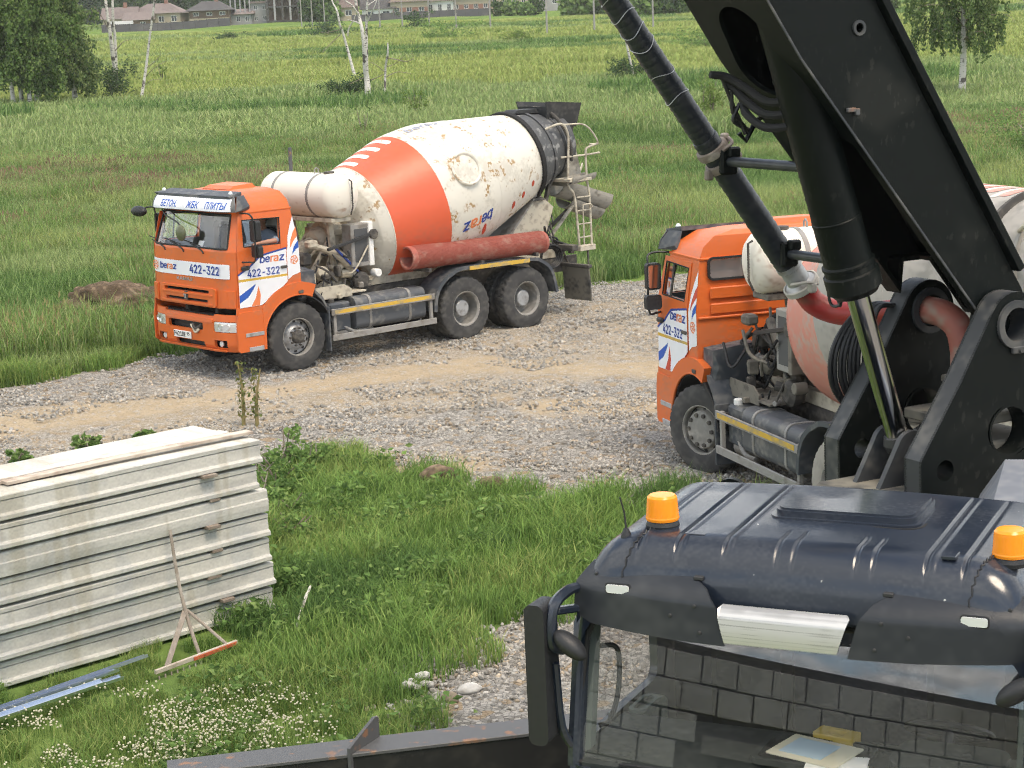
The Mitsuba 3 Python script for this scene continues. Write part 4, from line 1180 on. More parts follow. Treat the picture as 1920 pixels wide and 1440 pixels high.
def make_mixer(key, M, v):
    B = v == 'b'
    cm = 'm_orange'

    def P(name, mesh, m, smooth=25, parent=key, label=None):  # noqa
        return put(parent, name, ply(mesh, m, smooth=smooth), M, label)

    def many(name, meshes, m, smooth=25, parent=key):
        for x in meshes: P(name, x, m, smooth, parent)

    # ------------------------------------------------ cab
    def ring(pts): return pts + [(x, -y, z) for x, y, z in pts]
    lo = hull(ring([(1.262, .72, 1.16), (1.205, 1.06, 1.16), (1.14, 1.19, 1.16), (1.08, 1.222, 1.16), (-.112, 1.222, 1.16), (1.235, .72, 2.06), (1.175, 1.06, 2.06), (1.11, 1.19, 2.06), (1.05, 1.222, 2.06), (-.09, 1.222, 2.06)]))
    hi = hull(ring([(1.235, .72, 2.059), (1.175, 1.06, 2.059), (1.11, 1.19, 2.059), (1.05, 1.222, 2.059), (-.09, 1.222, 2.059), (1.03, .70, 2.66), (.99, .98, 2.66), (.93, 1.10, 2.66), (.87, 1.137, 2.66), (-.03, 1.137, 2.66)]))
    top = hull(ring([(1.03, .70, 2.659), (.99, .98, 2.659), (.93, 1.10, 2.659), (.87, 1.137, 2.659), (-.03, 1.137, 2.659), (.95, .68, 2.80), (.90, .95, 2.80), (.82, 1.06, 2.80), (-.02, 1.08, 2.80), (.84, .62, 2.93), (.78, .82, 2.93), (.0, .92, 2.93), (.55, .5, 2.985), (.05, .66, 2.985)]))
    sh = man(lo) + man(hi) + man(top)

    def scaled(m, f): 
        q = m.copy(); c = np.array([.55, 0, 2.1]); q.vertices = (q.vertices - c) * f + c; return q
    inn = man(scaled(lo, (.95, .955, .94))) + man(scaled(hi, (.95, .955, 1.02))) + man(scaled(top, (.95, .94, .94)))
    arch = man(cyl((0, -1.4, .56), (0, 1.4, .56), .90, 40))
    sh = sh - inn - arch
    # windows
    ws = man(prism([(-1.03, 2.11), (1.03, 2.11), (1.06, 2.14), (.99, 2.60), (.96, 2.635), (-.96, 2.635), (-.99, 2.60), (-1.06, 2.14)], .5, YZ(.85)))
    dw = sg.Polygon([(.98, 2.12), (.94, 2.56), (.21, 2.54), (.255, 2.11)])
    sw = man(prism(dw, 3, XZ(1.5)))
    gs_ = man(prism(rrect(-.70, .62, 1.38, 1.43, .015), .6, YZ(.9))) + man(prism(rrect(-.66, .58, 1.23, 1.275, .015), .6, YZ(.9)))
    sh = sh - ws - sw - gs_
    rwin = rrect(.47, 1.04, 2.41, 2.69 - .02, .06)
    for s in (1, -1):
        sh = sh - man(prism([(y * s, z - .0) for y, z in rwin], .4, YZ(-.25)))
    cab = P('cab', tri(sh), cm, 22, label='orange cab shell with square roof')
    lin = (man(scaled(lo, (.945, .95, .93))) + man(scaled(hi, (.945, .95, 1.015))) + man(scaled(top, (.945, .935, .93)))) - (man(scaled(lo, (.93, .935, .91))) + man(scaled(hi, (.93, .935, 1.03))) + man(scaled(top, (.93, .92, .91)))) - arch - ws - sw - gs_
    for s in (1, -1):
        lin = lin - man(prism([(y * s, z - .0) for y, z in rwin], .4, YZ(-.25)))
    P('lining', tri(lin), 'm_lining', 22, cab)
    # ribs on the back wall
    for z0, z1 in ((2.175, 2.32), (1.99, 2.12)):
        P('wall_rib', box((-.098 - .01, 0, (z0 + z1) / 2), (.03, 2.08, z1 - z0), .012), cm, 20, cab)
    P('wall_seam', box((-.108, 0, 1.95), (.03, 2.40, .03), .008), cm, 20, cab)
    P('roof_seam', cat(bx(-.045, .90, 1.12, 1.15, 2.645, 2.675, .006)), cm, 20, cab)
    P('roof_seam', cat(bx(-.045, .90, -1.15, -1.12, 2.645, 2.675, .006)), cm, 20, cab)
    P('roof_seam', cat(bx(-.055, -.02, -1.13, 1.13, 2.645, 2.675, .006)), cm, 20, cab)
    for s in (1, -1):
        P('rear_window', prism([(s * y, z) for y, z in rwin], .006, YZ(-.07)), 'm_backglass', False, cab)
        P('window_seal', prism(sg.Polygon([(s * y, z) for y, z in rwin]).buffer(.012).difference(sg.Polygon([(s * y, z) for y, z in rwin]).buffer(-.014)), .03, YZ(-.095)), 'm_black_rubber', 20, cab)
    P('curtain', bx(.0, .012, -1.05, 1.05, 2.36, 2.68), 'm_curtain', False, cab)
    if not B:
        P('roof_hatch', hull([(.10, -.40, 2.98), (.62, -.40, 2.98), (.10, .40, 2.98), (.62, .40, 2.98), (.14, -.36, 3.05), (.50, -.36, 3.03), (.14, .36, 3.05), (.50, .36, 3.03)]), cm, 15)
    else:
        P('roof_hatch', hull([(.25, -.70, 2.97), (.80, -.70, 2.95), (.25, .10, 2.97), (.80, .10, 2.95), (.29, -.66, 3.05), (.7, -.66, 3.03), (.29, .06, 3.05), (.7, .06, 3.03)]), cm, 15)
    # front panel and its relief
    fp = sg.Polygon([(-1.10, 1.62), (-1.10, 2.07), (1.10, 2.07), (1.10, 1.62)])
    slots = [sg.Polygon(rrect(-.70, .62, 1.375, 1.435, .02)), sg.Polygon(rrect(-.66, .58, 1.225, 1.28, .02))]
    pan = sg.Polygon(rrect(-.86, .80, 1.17, 1.47, .04))
    for q in slots: pan = pan.difference(q)
    P('grille_panel', front_skin(pan, .03, .0), cm, 25)
    P('radiator', bx(.70, .78, -.75, .70, 1.14, 1.46, .01), 'm_grime')
    for z in (1.365, 1.215): P('grille_bar', front_skin(rrect(-.78, .72, z - .022, z + .004, .01), .05, .0), cm, 25)
    P('emblem', front_skin(rrect(-.09, .01, 1.245, 1.385, .02), .012, .032), 'm_grime', 25)
    P('emblem_mark', xf(text('π', .085, .006), basis((1.318, -.075, 1.275), (0, 1, 0), (0, 0, 1))), 'm_galv', False)
    P('badge', xf(flat_text('КАМАЗ', .052, .46), basis((1.256, -.34, 1.555), (0, 1, 0), (0, 0, 1))), 'm_galv', False)
    for s in (-1, 1):
        P('corner_deflector', front_skin([(s * .93, 1.18), (s * .96, 1.45), (s * 1.19, 1.45), (s * 1.19, 1.18)], .035, -.01), cm, 25)
        P('vent_recess', front_skin([(s * .97, 1.20), (s * .99, 1.42), (s * 1.06, 1.42), (s * 1.09, 1.20)], .006, .026), 'm_orange', 25)
    bd = P('front_banner', front_skin(rrect(-1.17, 1.10, 1.635, 1.865, .015), .004, .003), 'm_decal_white', 25, label='white banner with the company name and phone number')
    fl = lambda x: basis((float(cab_f(0, x)) + .0115, 0, x), (0, 1, 0), (0, 0, 1))
    word(P, bd, .105, .50, fl(1.715) @ shift(-.83, 0, 0))
    P('number', xf(flat_text('422-322', .135, .86), fl(1.69) @ shift(.06, 0, 0)), 'm_blue_print', False, bd)

    def swirl(Mx, r, par):
        out = []
        for k in range(5):
            a = 2 * math.pi * k / 5
            out.append(prism(sg.LineString([(r * .25 * math.cos(a), r * .25 * math.sin(a)), (r * .75 * math.cos(a + .5), r * .75 * math.sin(a + .5)), (r * math.cos(a + 1.1), r * math.sin(a + 1.1))]).buffer(r * .11), .002))
        g = prism(sg.Point(0, 0).buffer(r, 24).difference(sg.Point(0, 0).buffer(r * .86, 24)), .002)
        P('round_logo', xf(cat(*out, g), Mx), 'm_orange_print', False, par)

    swirl(fl(1.77) @ shift(-.97, -.01, 0), .075, bd)
    # bumper
    bfx = lambda y, z: 1.30 - .17 * np.clip((np.abs(y) - .75) / .5, 0, 1) ** 2 - .02 * np.clip((z - .9) / .16, 0, 1) - .05 * np.clip((.56 - z) / .1, 0, 1)
    bo = sg.Polygon(rrect(-1.245, 1.245, .462, 1.06, .03))
    cut = [rrect(-.62, .40, .775, .90, .04), rrect(-.42, .42, .505, .595, .02)] + [rrect(s * .95 - .235, s * .95 + .235, .775, .95, .02) for s in (-1, 1)] + [rrect(s * .86 - .15, s * .86 + .15, .525, .65, .02) for s in (-1, 1)]
    for q in cut: bo = bo.difference(sg.Polygon(q))
    bo = bo.difference(sg.box(-.72, 1.025, .72, 1.2))
    bk = P('bumper', front_skin(bo, .05, -.05, .07, bfx), cm, 25)
    P('bumper_core', bx(.95, 1.19, -1.08, 1.08, .48, 1.03, .03), 'm_black_plastic', 25, bk)
    P('bumper_lip', front_skin(rrect(-1.0, 1.0, .468, .50, .01), .03, .03, .07, bfx), cm, 25, bk)
    P('bumper_ledge', front_skin(rrect(-.70, .70, .925, .985, .02), .03, -.01, .07, bfx), cm, 25, bk)
    for s in (-1, 1):
        hl = P('headlight', front_skin(rrect(s * .95 - .225, s * .95 + .225, .785, .94, .02), .02, -.035, .07, bfx), 'm_lamp_clear', 25)
        P('lens', front_skin(rrect(s * .95 - .225, s * .95 + .225, .785, .94, .02), .004, -.006, .07, bfx), 'm_glass', 25, hl)
        P('reflector', lathe([(.0, .0), (.03, .005), (.055, .03), (.06, .03)], 20, (1, 0, 0), (float(bfx(s * .88, .86)) - .03, s * .88, .865)), 'm_chrome', 30, hl)
        P('reflector', lathe([(.0, .0), (.03, .005), (.05, .03), (.055, .03)], 20, (1, 0, 0), (float(bfx(s * 1.03, .86)) - .03, s * 1.03, .865)), 'm_chrome', 30, hl)
        P('fog_light', lathe([(0, 0), (.045, 0), (.05, .02), (.038, .03), (0, .034)], 18, (1, 0, 0), (float(bfx(s * .86, .58)) - .06, s * .84, .585)), 'm_lamp_clear', 30)
        # bumper end with its step
        P('bumper_end', cat(prism([(.66, .462), (.64, 1.10), (1.16, 1.10), (1.20, .90), (1.20, .50), (1.16, .462)], .03, XZ(s * 1.235 + .015))), cm, 20)
        st = P('step', bx(.70, 1.05, s * 1.235, s * 1.262, .70, .76, .004), 'm_galv')
        P('step', bx(.72, 1.0, s * 1.235, s * 1.262, .462, .53, .004), 'm_galv')
        P('side_panel', prism([(.66, 1.06), (.62, 1.175), (1.17, 1.175), (1.18, 1.06)], .03, XZ(s * 1.215 + .015)), cm, 20)
    P('tow_hook', tube([(1.28, .10, .86), (1.33, .16, .84), (1.34, .24, .80), (1.31, .30, .83), (1.27, .33, .87)], .022, 8, 6), 'm_grime')
    P('tow_rope', tube([(1.30, .05, .84), (1.335, .18, .80), (1.32, .30, .78), (1.335, .22, .74), (1.31, .12, .80)], .02, 7, 6), 'm_beige')
    pl = P('number_plate', box((1.315, -.20, .665), (.012, .52, .115), .004), 'm_white_plate')
    P('plate_text', xf(flat_text('Р421ВЕ' if not B else 'Р638ВЕ', .075, .34), basis((1.3225, -.44, .632), (0, 1, 0), (0, 0, 1))), 'm_black_plastic', False, pl)
    P('plate_region', xf(flat_text('95', .05, .075), basis((1.3225, -.06, .655), (0, 1, 0), (0, 0, 1))), 'm_black_plastic', False, pl)
    # windshield, wipers, visor
    wfx = lambda y, z: 1.222 - (z - 2.06) * .335 - .06 * np.clip((np.abs(y) - .70) / .38, 0, 1) ** 2
    g = sheet([(-1.06, 2.10), (1.06, 2.10), (.985, 2.64), (-.985, 2.64)], wfx, .06)
    g.merge_vertices()
    P('windshield', g, 'm_glass', True)
    seal = sg.LineString([(-1.05, 2.105), (1.05, 2.105), (.98, 2.635), (-.98, 2.635), (-1.05, 2.105)]).segmentize(.06)
    P('windshield_seal', tube([(float(wfx(y, z)) + .006, y, z) for y, z in seal.coords], .017, 6, caps=False), 'm_black_rubber')
    for y0 in (-.78, -.22, .36):
        w = P('wiper', tube([(float(wfx(y0, 2.08)) + .03, y0 + .12, 2.02), (float(wfx(y0, 2.1)) + .035, y0 + .05, 2.075), (float(wfx(y0, 2.15)) + .03, y0 - .30, 2.165)], [.014, .011, .008], 6, 4), 'm_black_plastic')
        P('wiper_blade', tube([(float(wfx(y0 - .5, 2.2)) + .018, y0 - .52, 2.20), (float(wfx(y0 - .3, 2.17)) + .02, y0 - .02, 2.13)], .009, 5), 'm_black_plastic', 25, w)
    vfx = lambda y, z: 1.235 - .10 * np.clip((z - 2.70) / .20, 0, 1) ** 2 - .02 - .16 * np.clip((np.abs(y) - .8) / .45, 0, 1) ** 2
    vz = sg.Polygon([(-1.22, 2.69), (1.22, 2.69), (1.20, 2.80), (1.12, 2.93), (-1.12, 2.93), (-1.20, 2.80)])
    vk = P('sun_visor', front_skin(vz, .02, -.02, .07, vfx), 'm_fender', 30)
    for s in (-1, 1):
        P('visor_end', hull([(.72, s * 1.10, 2.70), (1.06, s * 1.22, 2.69), (1.03, s * 1.20, 2.80), (.96, s * 1.12, 2.93), (.76, s * 1.02, 2.93), (1.02, s * 1.16, 2.69), (.74, s * 1.14, 2.76)]), 'm_fender', 20, vk)
    P('visor_top', hull([(1.10, -1.10, 2.935), (1.10, 1.10, 2.935), (.80, 1.02, 2.985), (.80, -1.02, 2.985), (1.06, 1.10, 2.90), (1.06, -1.10, 2.90), (.8, 1.02, 2.93), (.8, -1.02, 2.93)]), 'm_fender', 20, vk)
    vb = P('visor_banner', front_skin([(-1.02, 2.70), (1.16, 2.70), (1.12, 2.89), (-1.02, 2.895)], .003, .003, .07, vfx), 'm_decal_white', 25, vk, 'white sun visor banner with blue lettering')
    for t, y, w in (('БЕТОН.', -.74, .46), ('ЖБК', .02, .34), ('ПЛИТЫ', .56, .50)):
        m_ = flat_text(t, .105, w, True, .15)
        vv, ff = trimesh.remesh.subdivide_to_size(m_.vertices, m_.faces, .08)
        P('lettering', trimesh.Trimesh(np.stack([vfx(vv[:, 0] + y, vv[:, 1] + 2.735) + .0075 + vv[:, 2], vv[:, 0] + y, vv[:, 1] + 2.735], -1), ff, process=False), 'm_blue_bright', False, vb if False else vk)
    many('marker_lamp', [lathe([(0, 0), (.03, 0), (.035, .03), (.02, .055), (0, .06)], 14, at=(.98, y, 2.945)) for y in (-.98, .98)], 'm_lamp_clear')
    # doors, glass and livery on both sides
    door = sg.Polygon([(1.125, 1.175), (1.10, 2.06), (.99, 2.615), (.165, 2.60), (.165, 1.56), (.30, 1.42), (.55, 1.27), (.70, 1.175)])
    dwin = sg.Polygon([(.965, 2.13), (.93, 2.55), (.22, 2.53), (.265, 2.12)])
    fenderdisc = sg.Point(0, .56).buffer(.905, 48)
    for s in (1, -1):
        dk = P('door', side_skin(door.difference(dwin), .012, s, .002, .15), cm, 22)
        P('window_post', tube([(.735, s * (cab_y(0, 2.13) - .004), 2.13), (.715, s * (cab_y(0, 2.54) - .004), 2.54)], .016, 6), 'm_grime', 25, dk)
        P('vent_glass', side_skin([(.965, 2.13), (.93, 2.55), (.73, 2.545), (.745, 2.125)], .004, s, -.012), 'm_glass', False, dk)
        P('window_seal', tube([(x, s * (float(cab_y(x, z)) + .012), z) for x, z in sg.LineString(list(dwin.exterior.coords)).segmentize(.1).coords], .010, 5, caps=False), 'm_black_rubber', 25, dk)
        P('door_handle', box((.235, s * 1.255, 1.74), (.13, .03, .045), .01), 'm_red_print' if False else 'm_grime', 25, dk)
        lv = sg.Polygon([(1.118, 1.175), (1.108, 1.70), (1.03, 1.74), (.88, 1.81), (.76, 1.90), (.67, 1.965), (.43, 2.0), (.172, 2.035), (.172, 1.50), (.40, 1.33), (.70, 1.178)]).difference(fenderdisc)
        lk = P('door_livery', side_skin(lv, .002, s, .0155, .15), 'm_decal_white', False, label='white door graphic with blue and orange leaves')
        P('livery_edge', side_skin(sg.LineString([(1.108, 1.70), (1.03, 1.74), (.88, 1.81), (.76, 1.90), (.67, 1.965), (.43, 2.0), (.172, 2.035)]).buffer(.014), .002, s, .018, .15), 'm_blue_print', False, lk)
        P('stripe', side_skin([(1.116, 1.585), (1.114, 1.625), (.172, 1.625), (.172, 1.59)], .002, s, .018, .2), 'm_yellow', False, lk)
        P('leaf', side_skin([(1.116, 1.25), (1.114, 1.37), (.95, 1.45), (.79, 1.53), (.84, 1.45), (.95, 1.33)], .002, s, .018, .2), 'm_blue_bright', False, lk)
        P('leaf', side_skin([(.90, 1.18), (.80, 1.32), (.745, 1.49), (.71, 1.34), (.74, 1.18)], .002, s, .018, .2), 'm_orange_print' if not B else 'm_red_print', False, lk)
        Ms = basis((.69 if s > 0 else .21, s * 1.2425, 1.85), (-s, 0, 0), (0, 0, 1))
        word(P, lk, .12, .48, Ms)
        P('number', xf(flat_text('422-322', .115, .62), basis((.94 if s > 0 else .31, s * 1.2425, 1.645), (-s, 0, 0), (0, 0, 1))), 'm_blue_print', False, lk)
        rq = sg.Polygon([(-.045, 2.52), (.03, 2.38), (.10, 2.21), (.125, 2.05), (.15, 2.0), (.15, 1.52), (.06, 1.58), (-.04, 1.60), (-.095, 1.62), (-.092, 2.0), (-.07, 2.3)])
        rk = P('corner_livery', side_skin(rq, .002, s, .003, .12), 'm_decal_white', False, label='white swoosh graphic on the cab corner')
        P('streak', side_skin([(-.078, 2.35), (-.01, 2.27), (.06, 2.14), (.085, 2.02), (.0, 2.13), (-.085, 2.21)], .002, s, .0055, .12), 'm_orange_print' if not B else 'm_red_print', False, rk)
        P('streak', side_skin([(-.09, 2.13), (-.04, 2.09), (.01, 2.03), (.045, 1.92), (-.04, 2.0), (-.09, 2.02)], .002, s, .0055, .12), 'm_blue_bright', False, rk)
        swirl(basis((.015, s * 1.229, 1.83), (-s, 0, 0), (0, 0, 1)), .07, rk)
        # fender over the front wheel
        an = np.radians(np.linspace(-8, 114, 40))
        outer = [(.90 * math.cos(a), .56 + .90 * math.sin(a)) for a in an]
        inner = [(.70 * math.cos(a), .56 + .70 * math.sin(a)) for a in an]
        ring_ = sg.Polygon(outer + inner[::-1]).intersection(sg.box(-.40, .3, .70, 2))
        fk = P('wheel_arch', prism(ring_, .22, XZ(s * 1.145 + .11)), cm, 30)
        P('arch_bead', tube([(.70 * math.cos(a), s * 1.25, .56 + .70 * math.sin(a)) for a in an if .70 * math.cos(a) > -.37], .014, 6), cm, 25, fk)
        P('side_marker', box((-.06, s * 1.262, 1.30), (.10, .02, .05), .008), 'm_grime', 25, fk)
        an2 = np.radians(np.linspace(10, 172, 30))
        P('wheel_liner', prism(sg.Polygon([(.695 * math.cos(a), .56 + .695 * math.sin(a)) for a in an2] + [(.675 * math.cos(a), .56 + .675 * math.sin(a)) for a in an2[::-1]]), .40, XZ(s * 1.03 + .20)), 'm_black_plastic', 30)
        P('mudflap', bx(-.63, -.60, s * .86, s * 1.24, .24, .98, .006), 'm_fender', 25)
        P('mudflap', prism([(-.36, 1.30), (-.52, 1.15), (-.62, .95), (-.60, .92), (-.50, 1.10), (-.36, 1.24)], .36, XZ(s * 1.04 + .18)), 'm_fender', 25)
        # mirrors
        mk = hold(key, 'mirror')
        zt_ = 2.38
        P('housing', prism(rrect(2.215, 2.55, -.095, .095, .04), .085, basis((.885, s * (1.40 if s > 0 else 1.42), 0), (0, 0, 1), (0, 1, 0))), 'm_black_plastic', 25, mk)
        P('housing', prism(rrect(1.965, 2.15, -.105, .105, .04), .08, basis((.875, s * 1.41, 0), (0, 0, 1), (0, 1, 0))), 'm_black_plastic', 25, mk)
        P('glass', prism(rrect(2.24, 2.525, -.078, .078, .03), .004, basis((.794, s * (1.40 if s > 0 else 1.42), 0), (0, 0, 1), (0, 1, 0))), 'm_chrome', 25, mk)
        P('arm', tube([(.92, s * 1.13, 2.66), (.95, s * 1.30, 2.67), (.93, s * 1.42, 2.64), (.90, s * 1.44, 2.5), (.90, s * 1.44, 1.95), (.95, s * 1.33, 1.90), (1.02, s * 1.23, 1.90)], .014, 6, 5), 'm_black_plastic', 25, mk)
        P('door_lamp', box((.98, s * 1.262, 1.80), (.16, .05, .07), .02), 'm_black_plastic', 25)
    # front round mirror on its stalk
    P('stalk', tube([(1.12, -.86, 2.66), (1.20, -.62, 2.58), (1.29, -.16, 2.50), (1.30, -.05, 2.42), (1.30, -.05, 2.30)], .013, 6, 6), 'm_black_plastic')
    e = trimesh.creation.icosphere(2); e.apply_transform(np.diag([.05, .13, .13, 1])); e.apply_translation((1.32, -.02, 2.33))
    P('round_mirror', e, 'm_mirror_back', True)
    e = trimesh.creation.icosphere(2); e.apply_transform(np.diag([.10, .20, .09, 1])); e.apply_translation((1.18, -1.50, 2.61))
    P('kerb_mirror', e, 'm_black_plastic', True)
    P('kerb_arm', tube([(1.02, -1.15, 2.67), (1.1, -1.32, 2.68), (1.16, -1.42, 2.64)], .014, 6, 4), 'm_black_plastic')
    # inside the cab
    P('dashboard', hull([(1.14, -1.1, 1.9), (1.14, 1.1, 1.9), (1.10, -1.08, 2.06), (1.10, 1.08, 2.06), (.78, -1.08, 2.04), (.78, 1.08, 2.04), (.72, -1.08, 1.75), (.72, 1.08, 1.75)]), 'm_interior', 25)
    P('steering_wheel', cat(tube([(.60 + .10 * math.sin(a), .55 + .24 * math.cos(a), 2.02 + .20 * math.sin(a)) for a in np.linspace(0, 2 * math.pi, 25)], .016, 7, caps=False), bar((.60, .32, 2.02), (.60, .78, 2.02), .04, .03), cyl((.60, .55, 2.02), (.82, .55, 1.85), .03, 10)), 'm_black_plastic')
    for s in (1, -1):
        sk = hold(key, 'seat')
        P('cushion', box((.28, s * .58, 1.66), (.50, .50, .15), .05), 'm_interior', 25, sk)
        P('backrest', box((.04, s * .58, 2.02), (.12, .48, .62), .05), 'm_interior', 25, sk)
    P('cab_floor', bx(-.08, 1.10, -1.15, 1.15, 1.48, 1.52), 'm_interior')
    P('dash_note', box((.95, -.02, 2.12), (.01, .14, .10), .003, rot((0, 1, 0), -25)), 'm_white_plate')

    # ------------------------------------------------ chassis and wheels
    for s in (1, -1):
        P('chassis_rail', bx(-7.0, 1.05, s * .40, s * .48, .82, 1.10, .008), 'm_grime')
        P('subframe_rail', bx(-6.6, -.55, s * .38, s * .50, 1.105, 1.27, .008), 'm_beige')
    for x in (-1.0, -2.6, -4.3, -5.9): P('cross_member', bx(x - .06, x + .06, -.40, .40, .86, 1.06, .01), 'm_grime')
    P('front_axle', cat(cyl((0, -1.0, .56), (0, 1.0, .56), .075, 16)), 'm_grime')
    for x in (-3.6, -5.04): P('rear_axle', cat(cyl((x, -1.0, .56), (x, 1.0, .56), .10, 16)), 'm_grime')
    ty = 'm_tyre_dusty' if B else 'm_tyre'
    for x, rear in ((0, 0), (-3.6, 1), (-5.04, 1)):
        for s in (1, -1):
            wk = hold(key, 'wheel')
            ys = [1.055] if not rear else [1.055, .715]
            for j, y in enumerate(ys):
                R_ = shift(x, s * y, .56) @ rot((0, 0, 1), 23 if (B and not rear) else 0) @ rot((0, 1, 0), 17 * (x + s + j * 3))
                put(wk, 'tyre', TYRE['m_tyre_dusty' if (B and rear) else 'm_tyre'], M @ R_)
            c = (x, s * 1.055, .56)
            M0 = M
            if B and not rear: M = M @ rot((0, 0, 1), 23, c)
            if not rear and not B:
                P('rim', lathe_y([(.22, -.10), (.285, -.06), (.30, .02), (.29, .125), (.302, .145), (.315, .145), (.318, .12), (.31, -.10)], s, c), 'm_rim', 30, wk)
                P('disc', lathe_y([(.10, .10), (.165, .10), (.19, .075), (.235, .03), (.285, .02)], s, c), 'm_galv', 30, wk)
                P('hub', lathe_y([(0, .205), (.055, .205), (.07, .19), (.105, .17), (.112, .10), (.13, .09)], s, c), 'm_grime', 30, wk)
                for k in range(10):
                    a = 2 * math.pi * k / 10
                    P('wheel_bolt', cyl((x + .145 * math.cos(a), c[1] + s * .09, .56 + .145 * math.sin(a)), (x + .145 * math.cos(a), c[1] + s * .14, .56 + .145 * math.sin(a)), .016, 8), 'm_grime', 20, wk)
                for k in range(10):
                    a = 2 * math.pi * (k + .5) / 10
                    P('hand_hole', xf(lathe_y([(0, 0), (.026, 0), (.026, .006), (0, .006)], s, (0, 0, 0), 14), shift(x + .242 * math.cos(a), c[1] + s * .030, .56 + .242 * math.sin(a))), 'm_black_plastic', 20, wk)
            elif not rear:
                P('rim', lathe_y([(.22, -.10), (.285, -.06), (.30, .02), (.29, .125), (.302, .145), (.315, .145), (.318, .12), (.31, -.10)], s, c), 'm_rim', 30, wk)
                P('disc', lathe_y([(0, .155), (.12, .155), (.225, .14), (.235, .125), (.245, .06), (.29, .04)], s, c), 'm_rim', 30, wk)
                for k in range(10):
                    a = 2 * math.pi * k / 10
                    P('wheel_bolt', cyl((x + .19 * math.cos(a), c[1] + s * .14, .56 + .19 * math.sin(a)), (x + .19 * math.cos(a), c[1] + s * .17, .56 + .19 * math.sin(a)), .026, 10), 'm_grime', 20, wk)
                for k in range(10):
                    a = 2 * math.pi * (k + .5) / 10
                    P('hand_hole', xf(lathe_y([(0, 0), (.024, 0), (.024, .006), (0, .006)], s, (0, 0, 0), 14), shift(x + .262 * math.cos(a), c[1] + s * .058, .56 + .262 * math.sin(a))), 'm_black_plastic', 20, wk)
            else:
                P('rim', lathe_y([(.16, -.30), (.19, -.17), (.235, -.13), (.27, -.10), (.285, .05), (.275, .11), (.302, .145), (.315, .145), (.318, .12), (.31, -.30)], s, c), 'm_rim', 30, wk)
                P('hub', lathe_y([(0, .045), (.13, .045), (.145, .03), (.15, -.08), (.17, -.12), (.20, -.15)], s, c), 'm_galv', 30, wk)
            M = M0
    # fuel tank, battery box, side guards
    for s in (1, -1):
        tk = P('fuel_tank', prism(sg.Polygon(rrect(.72, 1.16, .50, 1.05, .12)), 1.50, basis((-2.72, 0, 0), (0, s, 0), (0, 0, 1)) if s > 0 else basis((-1.22, 0, 0), (0, -1, 0), (0, 0, 1))), 'm_grey_tank', 30)
        for x in (-1.55, -2.4):
            P('tank_strap', prism(sg.Polygon(rrect(.71, 1.17, .49, 1.06, .125)).difference(sg.Polygon(rrect(.722, 1.158, .502, 1.048, .12))), .05, basis((x, 0, 0), (0, 1, 0), (0, 0, 1)) if s > 0 else basis((x + .05, 0, 0), (0, -1, 0), (0, 0, 1))), 'm_guard', 30, tk)
        P('battery_box', bx(-1.15, -.72, s * .60, s * 1.12, .52, 1.0, .03), 'm_fender')
        gk = hold(key, 'side_guard')
        P('rail', bx(-2.86, -.66, s * 1.225, s * 1.255, .82, .925, .006), 'm_guard', 20, gk)
        P('yellow_strip', bx(-2.78, -.72, s * 1.255, s * 1.259, .845, .905), 'm_yellow', 20, gk, 'worn yellow reflective strip')
        P('rail', bx(-2.88, -.66, s * 1.225, s * 1.255, .40, .50, .006), 'm_guard', 20, gk)
        many('post', [bx(x - .03, x + .03, s * 1.17, s * 1.222, .40, .92, .006) for x in (-2.80, -.74)], 'm_guard', 20, gk)
        many('stay', [bx(x - .02, x + .02, s * .48, s * 1.17, .86, .90) for x in (-2.80, -.74)], 'm_grime', 20, gk)
        P('air_tank', cyl((-.80, s * .98, .50), (-1.12, s * .98, .50), .12, 22, cham=.03), 'm_guard', 30)
        P('air_pipe', tube([(-.75, s * 1.0, .70), (-.95, s * 1.08, .62), (-1.2, s * 1.12, .48), (-1.45, s * 1.1, .46)], .03, 8, 5), 'm_guard', 30)
        # rear fenders
        pth = [(-2.86, .60), (-2.90, .85), (-3.02, 1.05), (-3.25, 1.20), (-3.62, 1.285), (-5.06, 1.265), (-5.40, 1.19), (-5.62, 1.0), (-5.74, .60)]
        ls = sg.LineString(smooth_path([(x, 0, z) for x, z in pth], 6)[:, [0, 2]])
        P('rear_fender', prism(ls.buffer(.012, cap_style=2), .52, XZ(s * .99 + .26)), 'm_fender', 30)
        P('fender_lip', prism(ls.buffer(.03, cap_style=2), .03, XZ(s * 1.25 + .015)), 'm_fender', 30)
        P('fender_strip', prism([(-3.66, 1.235), (-3.66, 1.305), (-5.08, 1.285), (-5.08, 1.215)], .012, XZ(s * 1.262 + .012 * (s > 0))), 'm_yellow', 20, label='pale yellow strip along the rear fender')
        P('fender_stay', bx(-4.36, -4.28, s * .5, s * 1.24, 1.20, 1.25), 'm_grime')
        P('mudflap', box((-6.62, s * .86, .62), (.03, .72, .62), .008, rot((0, 1, 0), 4)), 'm_dusty_black')
        P('flap_hanger', bx(-6.66, -6.56, s * .45, s * 1.24, .93, .99, .01), 'm_grime')
    # engine, gearbox and everything between cab and drum
    BE = 'm_beige' if not B else 'm_dim'
    P('engine', hull([(-.15, -.42, .85), (-.15, .42, .85), (-1.0, .40, .85), (-1.0, -.40, .85), (-.15, -.38, 1.42), (-.15, .38, 1.42), (-.62, .38, 1.50), (-.62, -.38, 1.50), (-.95, .30, 1.30), (-.95, -.30, 1.30)]), 'm_grime', 20)
    P('engine_cover', bx(-.30, -.13, .55, 1.10, 1.12, 1.62, .03), 'm_fender')
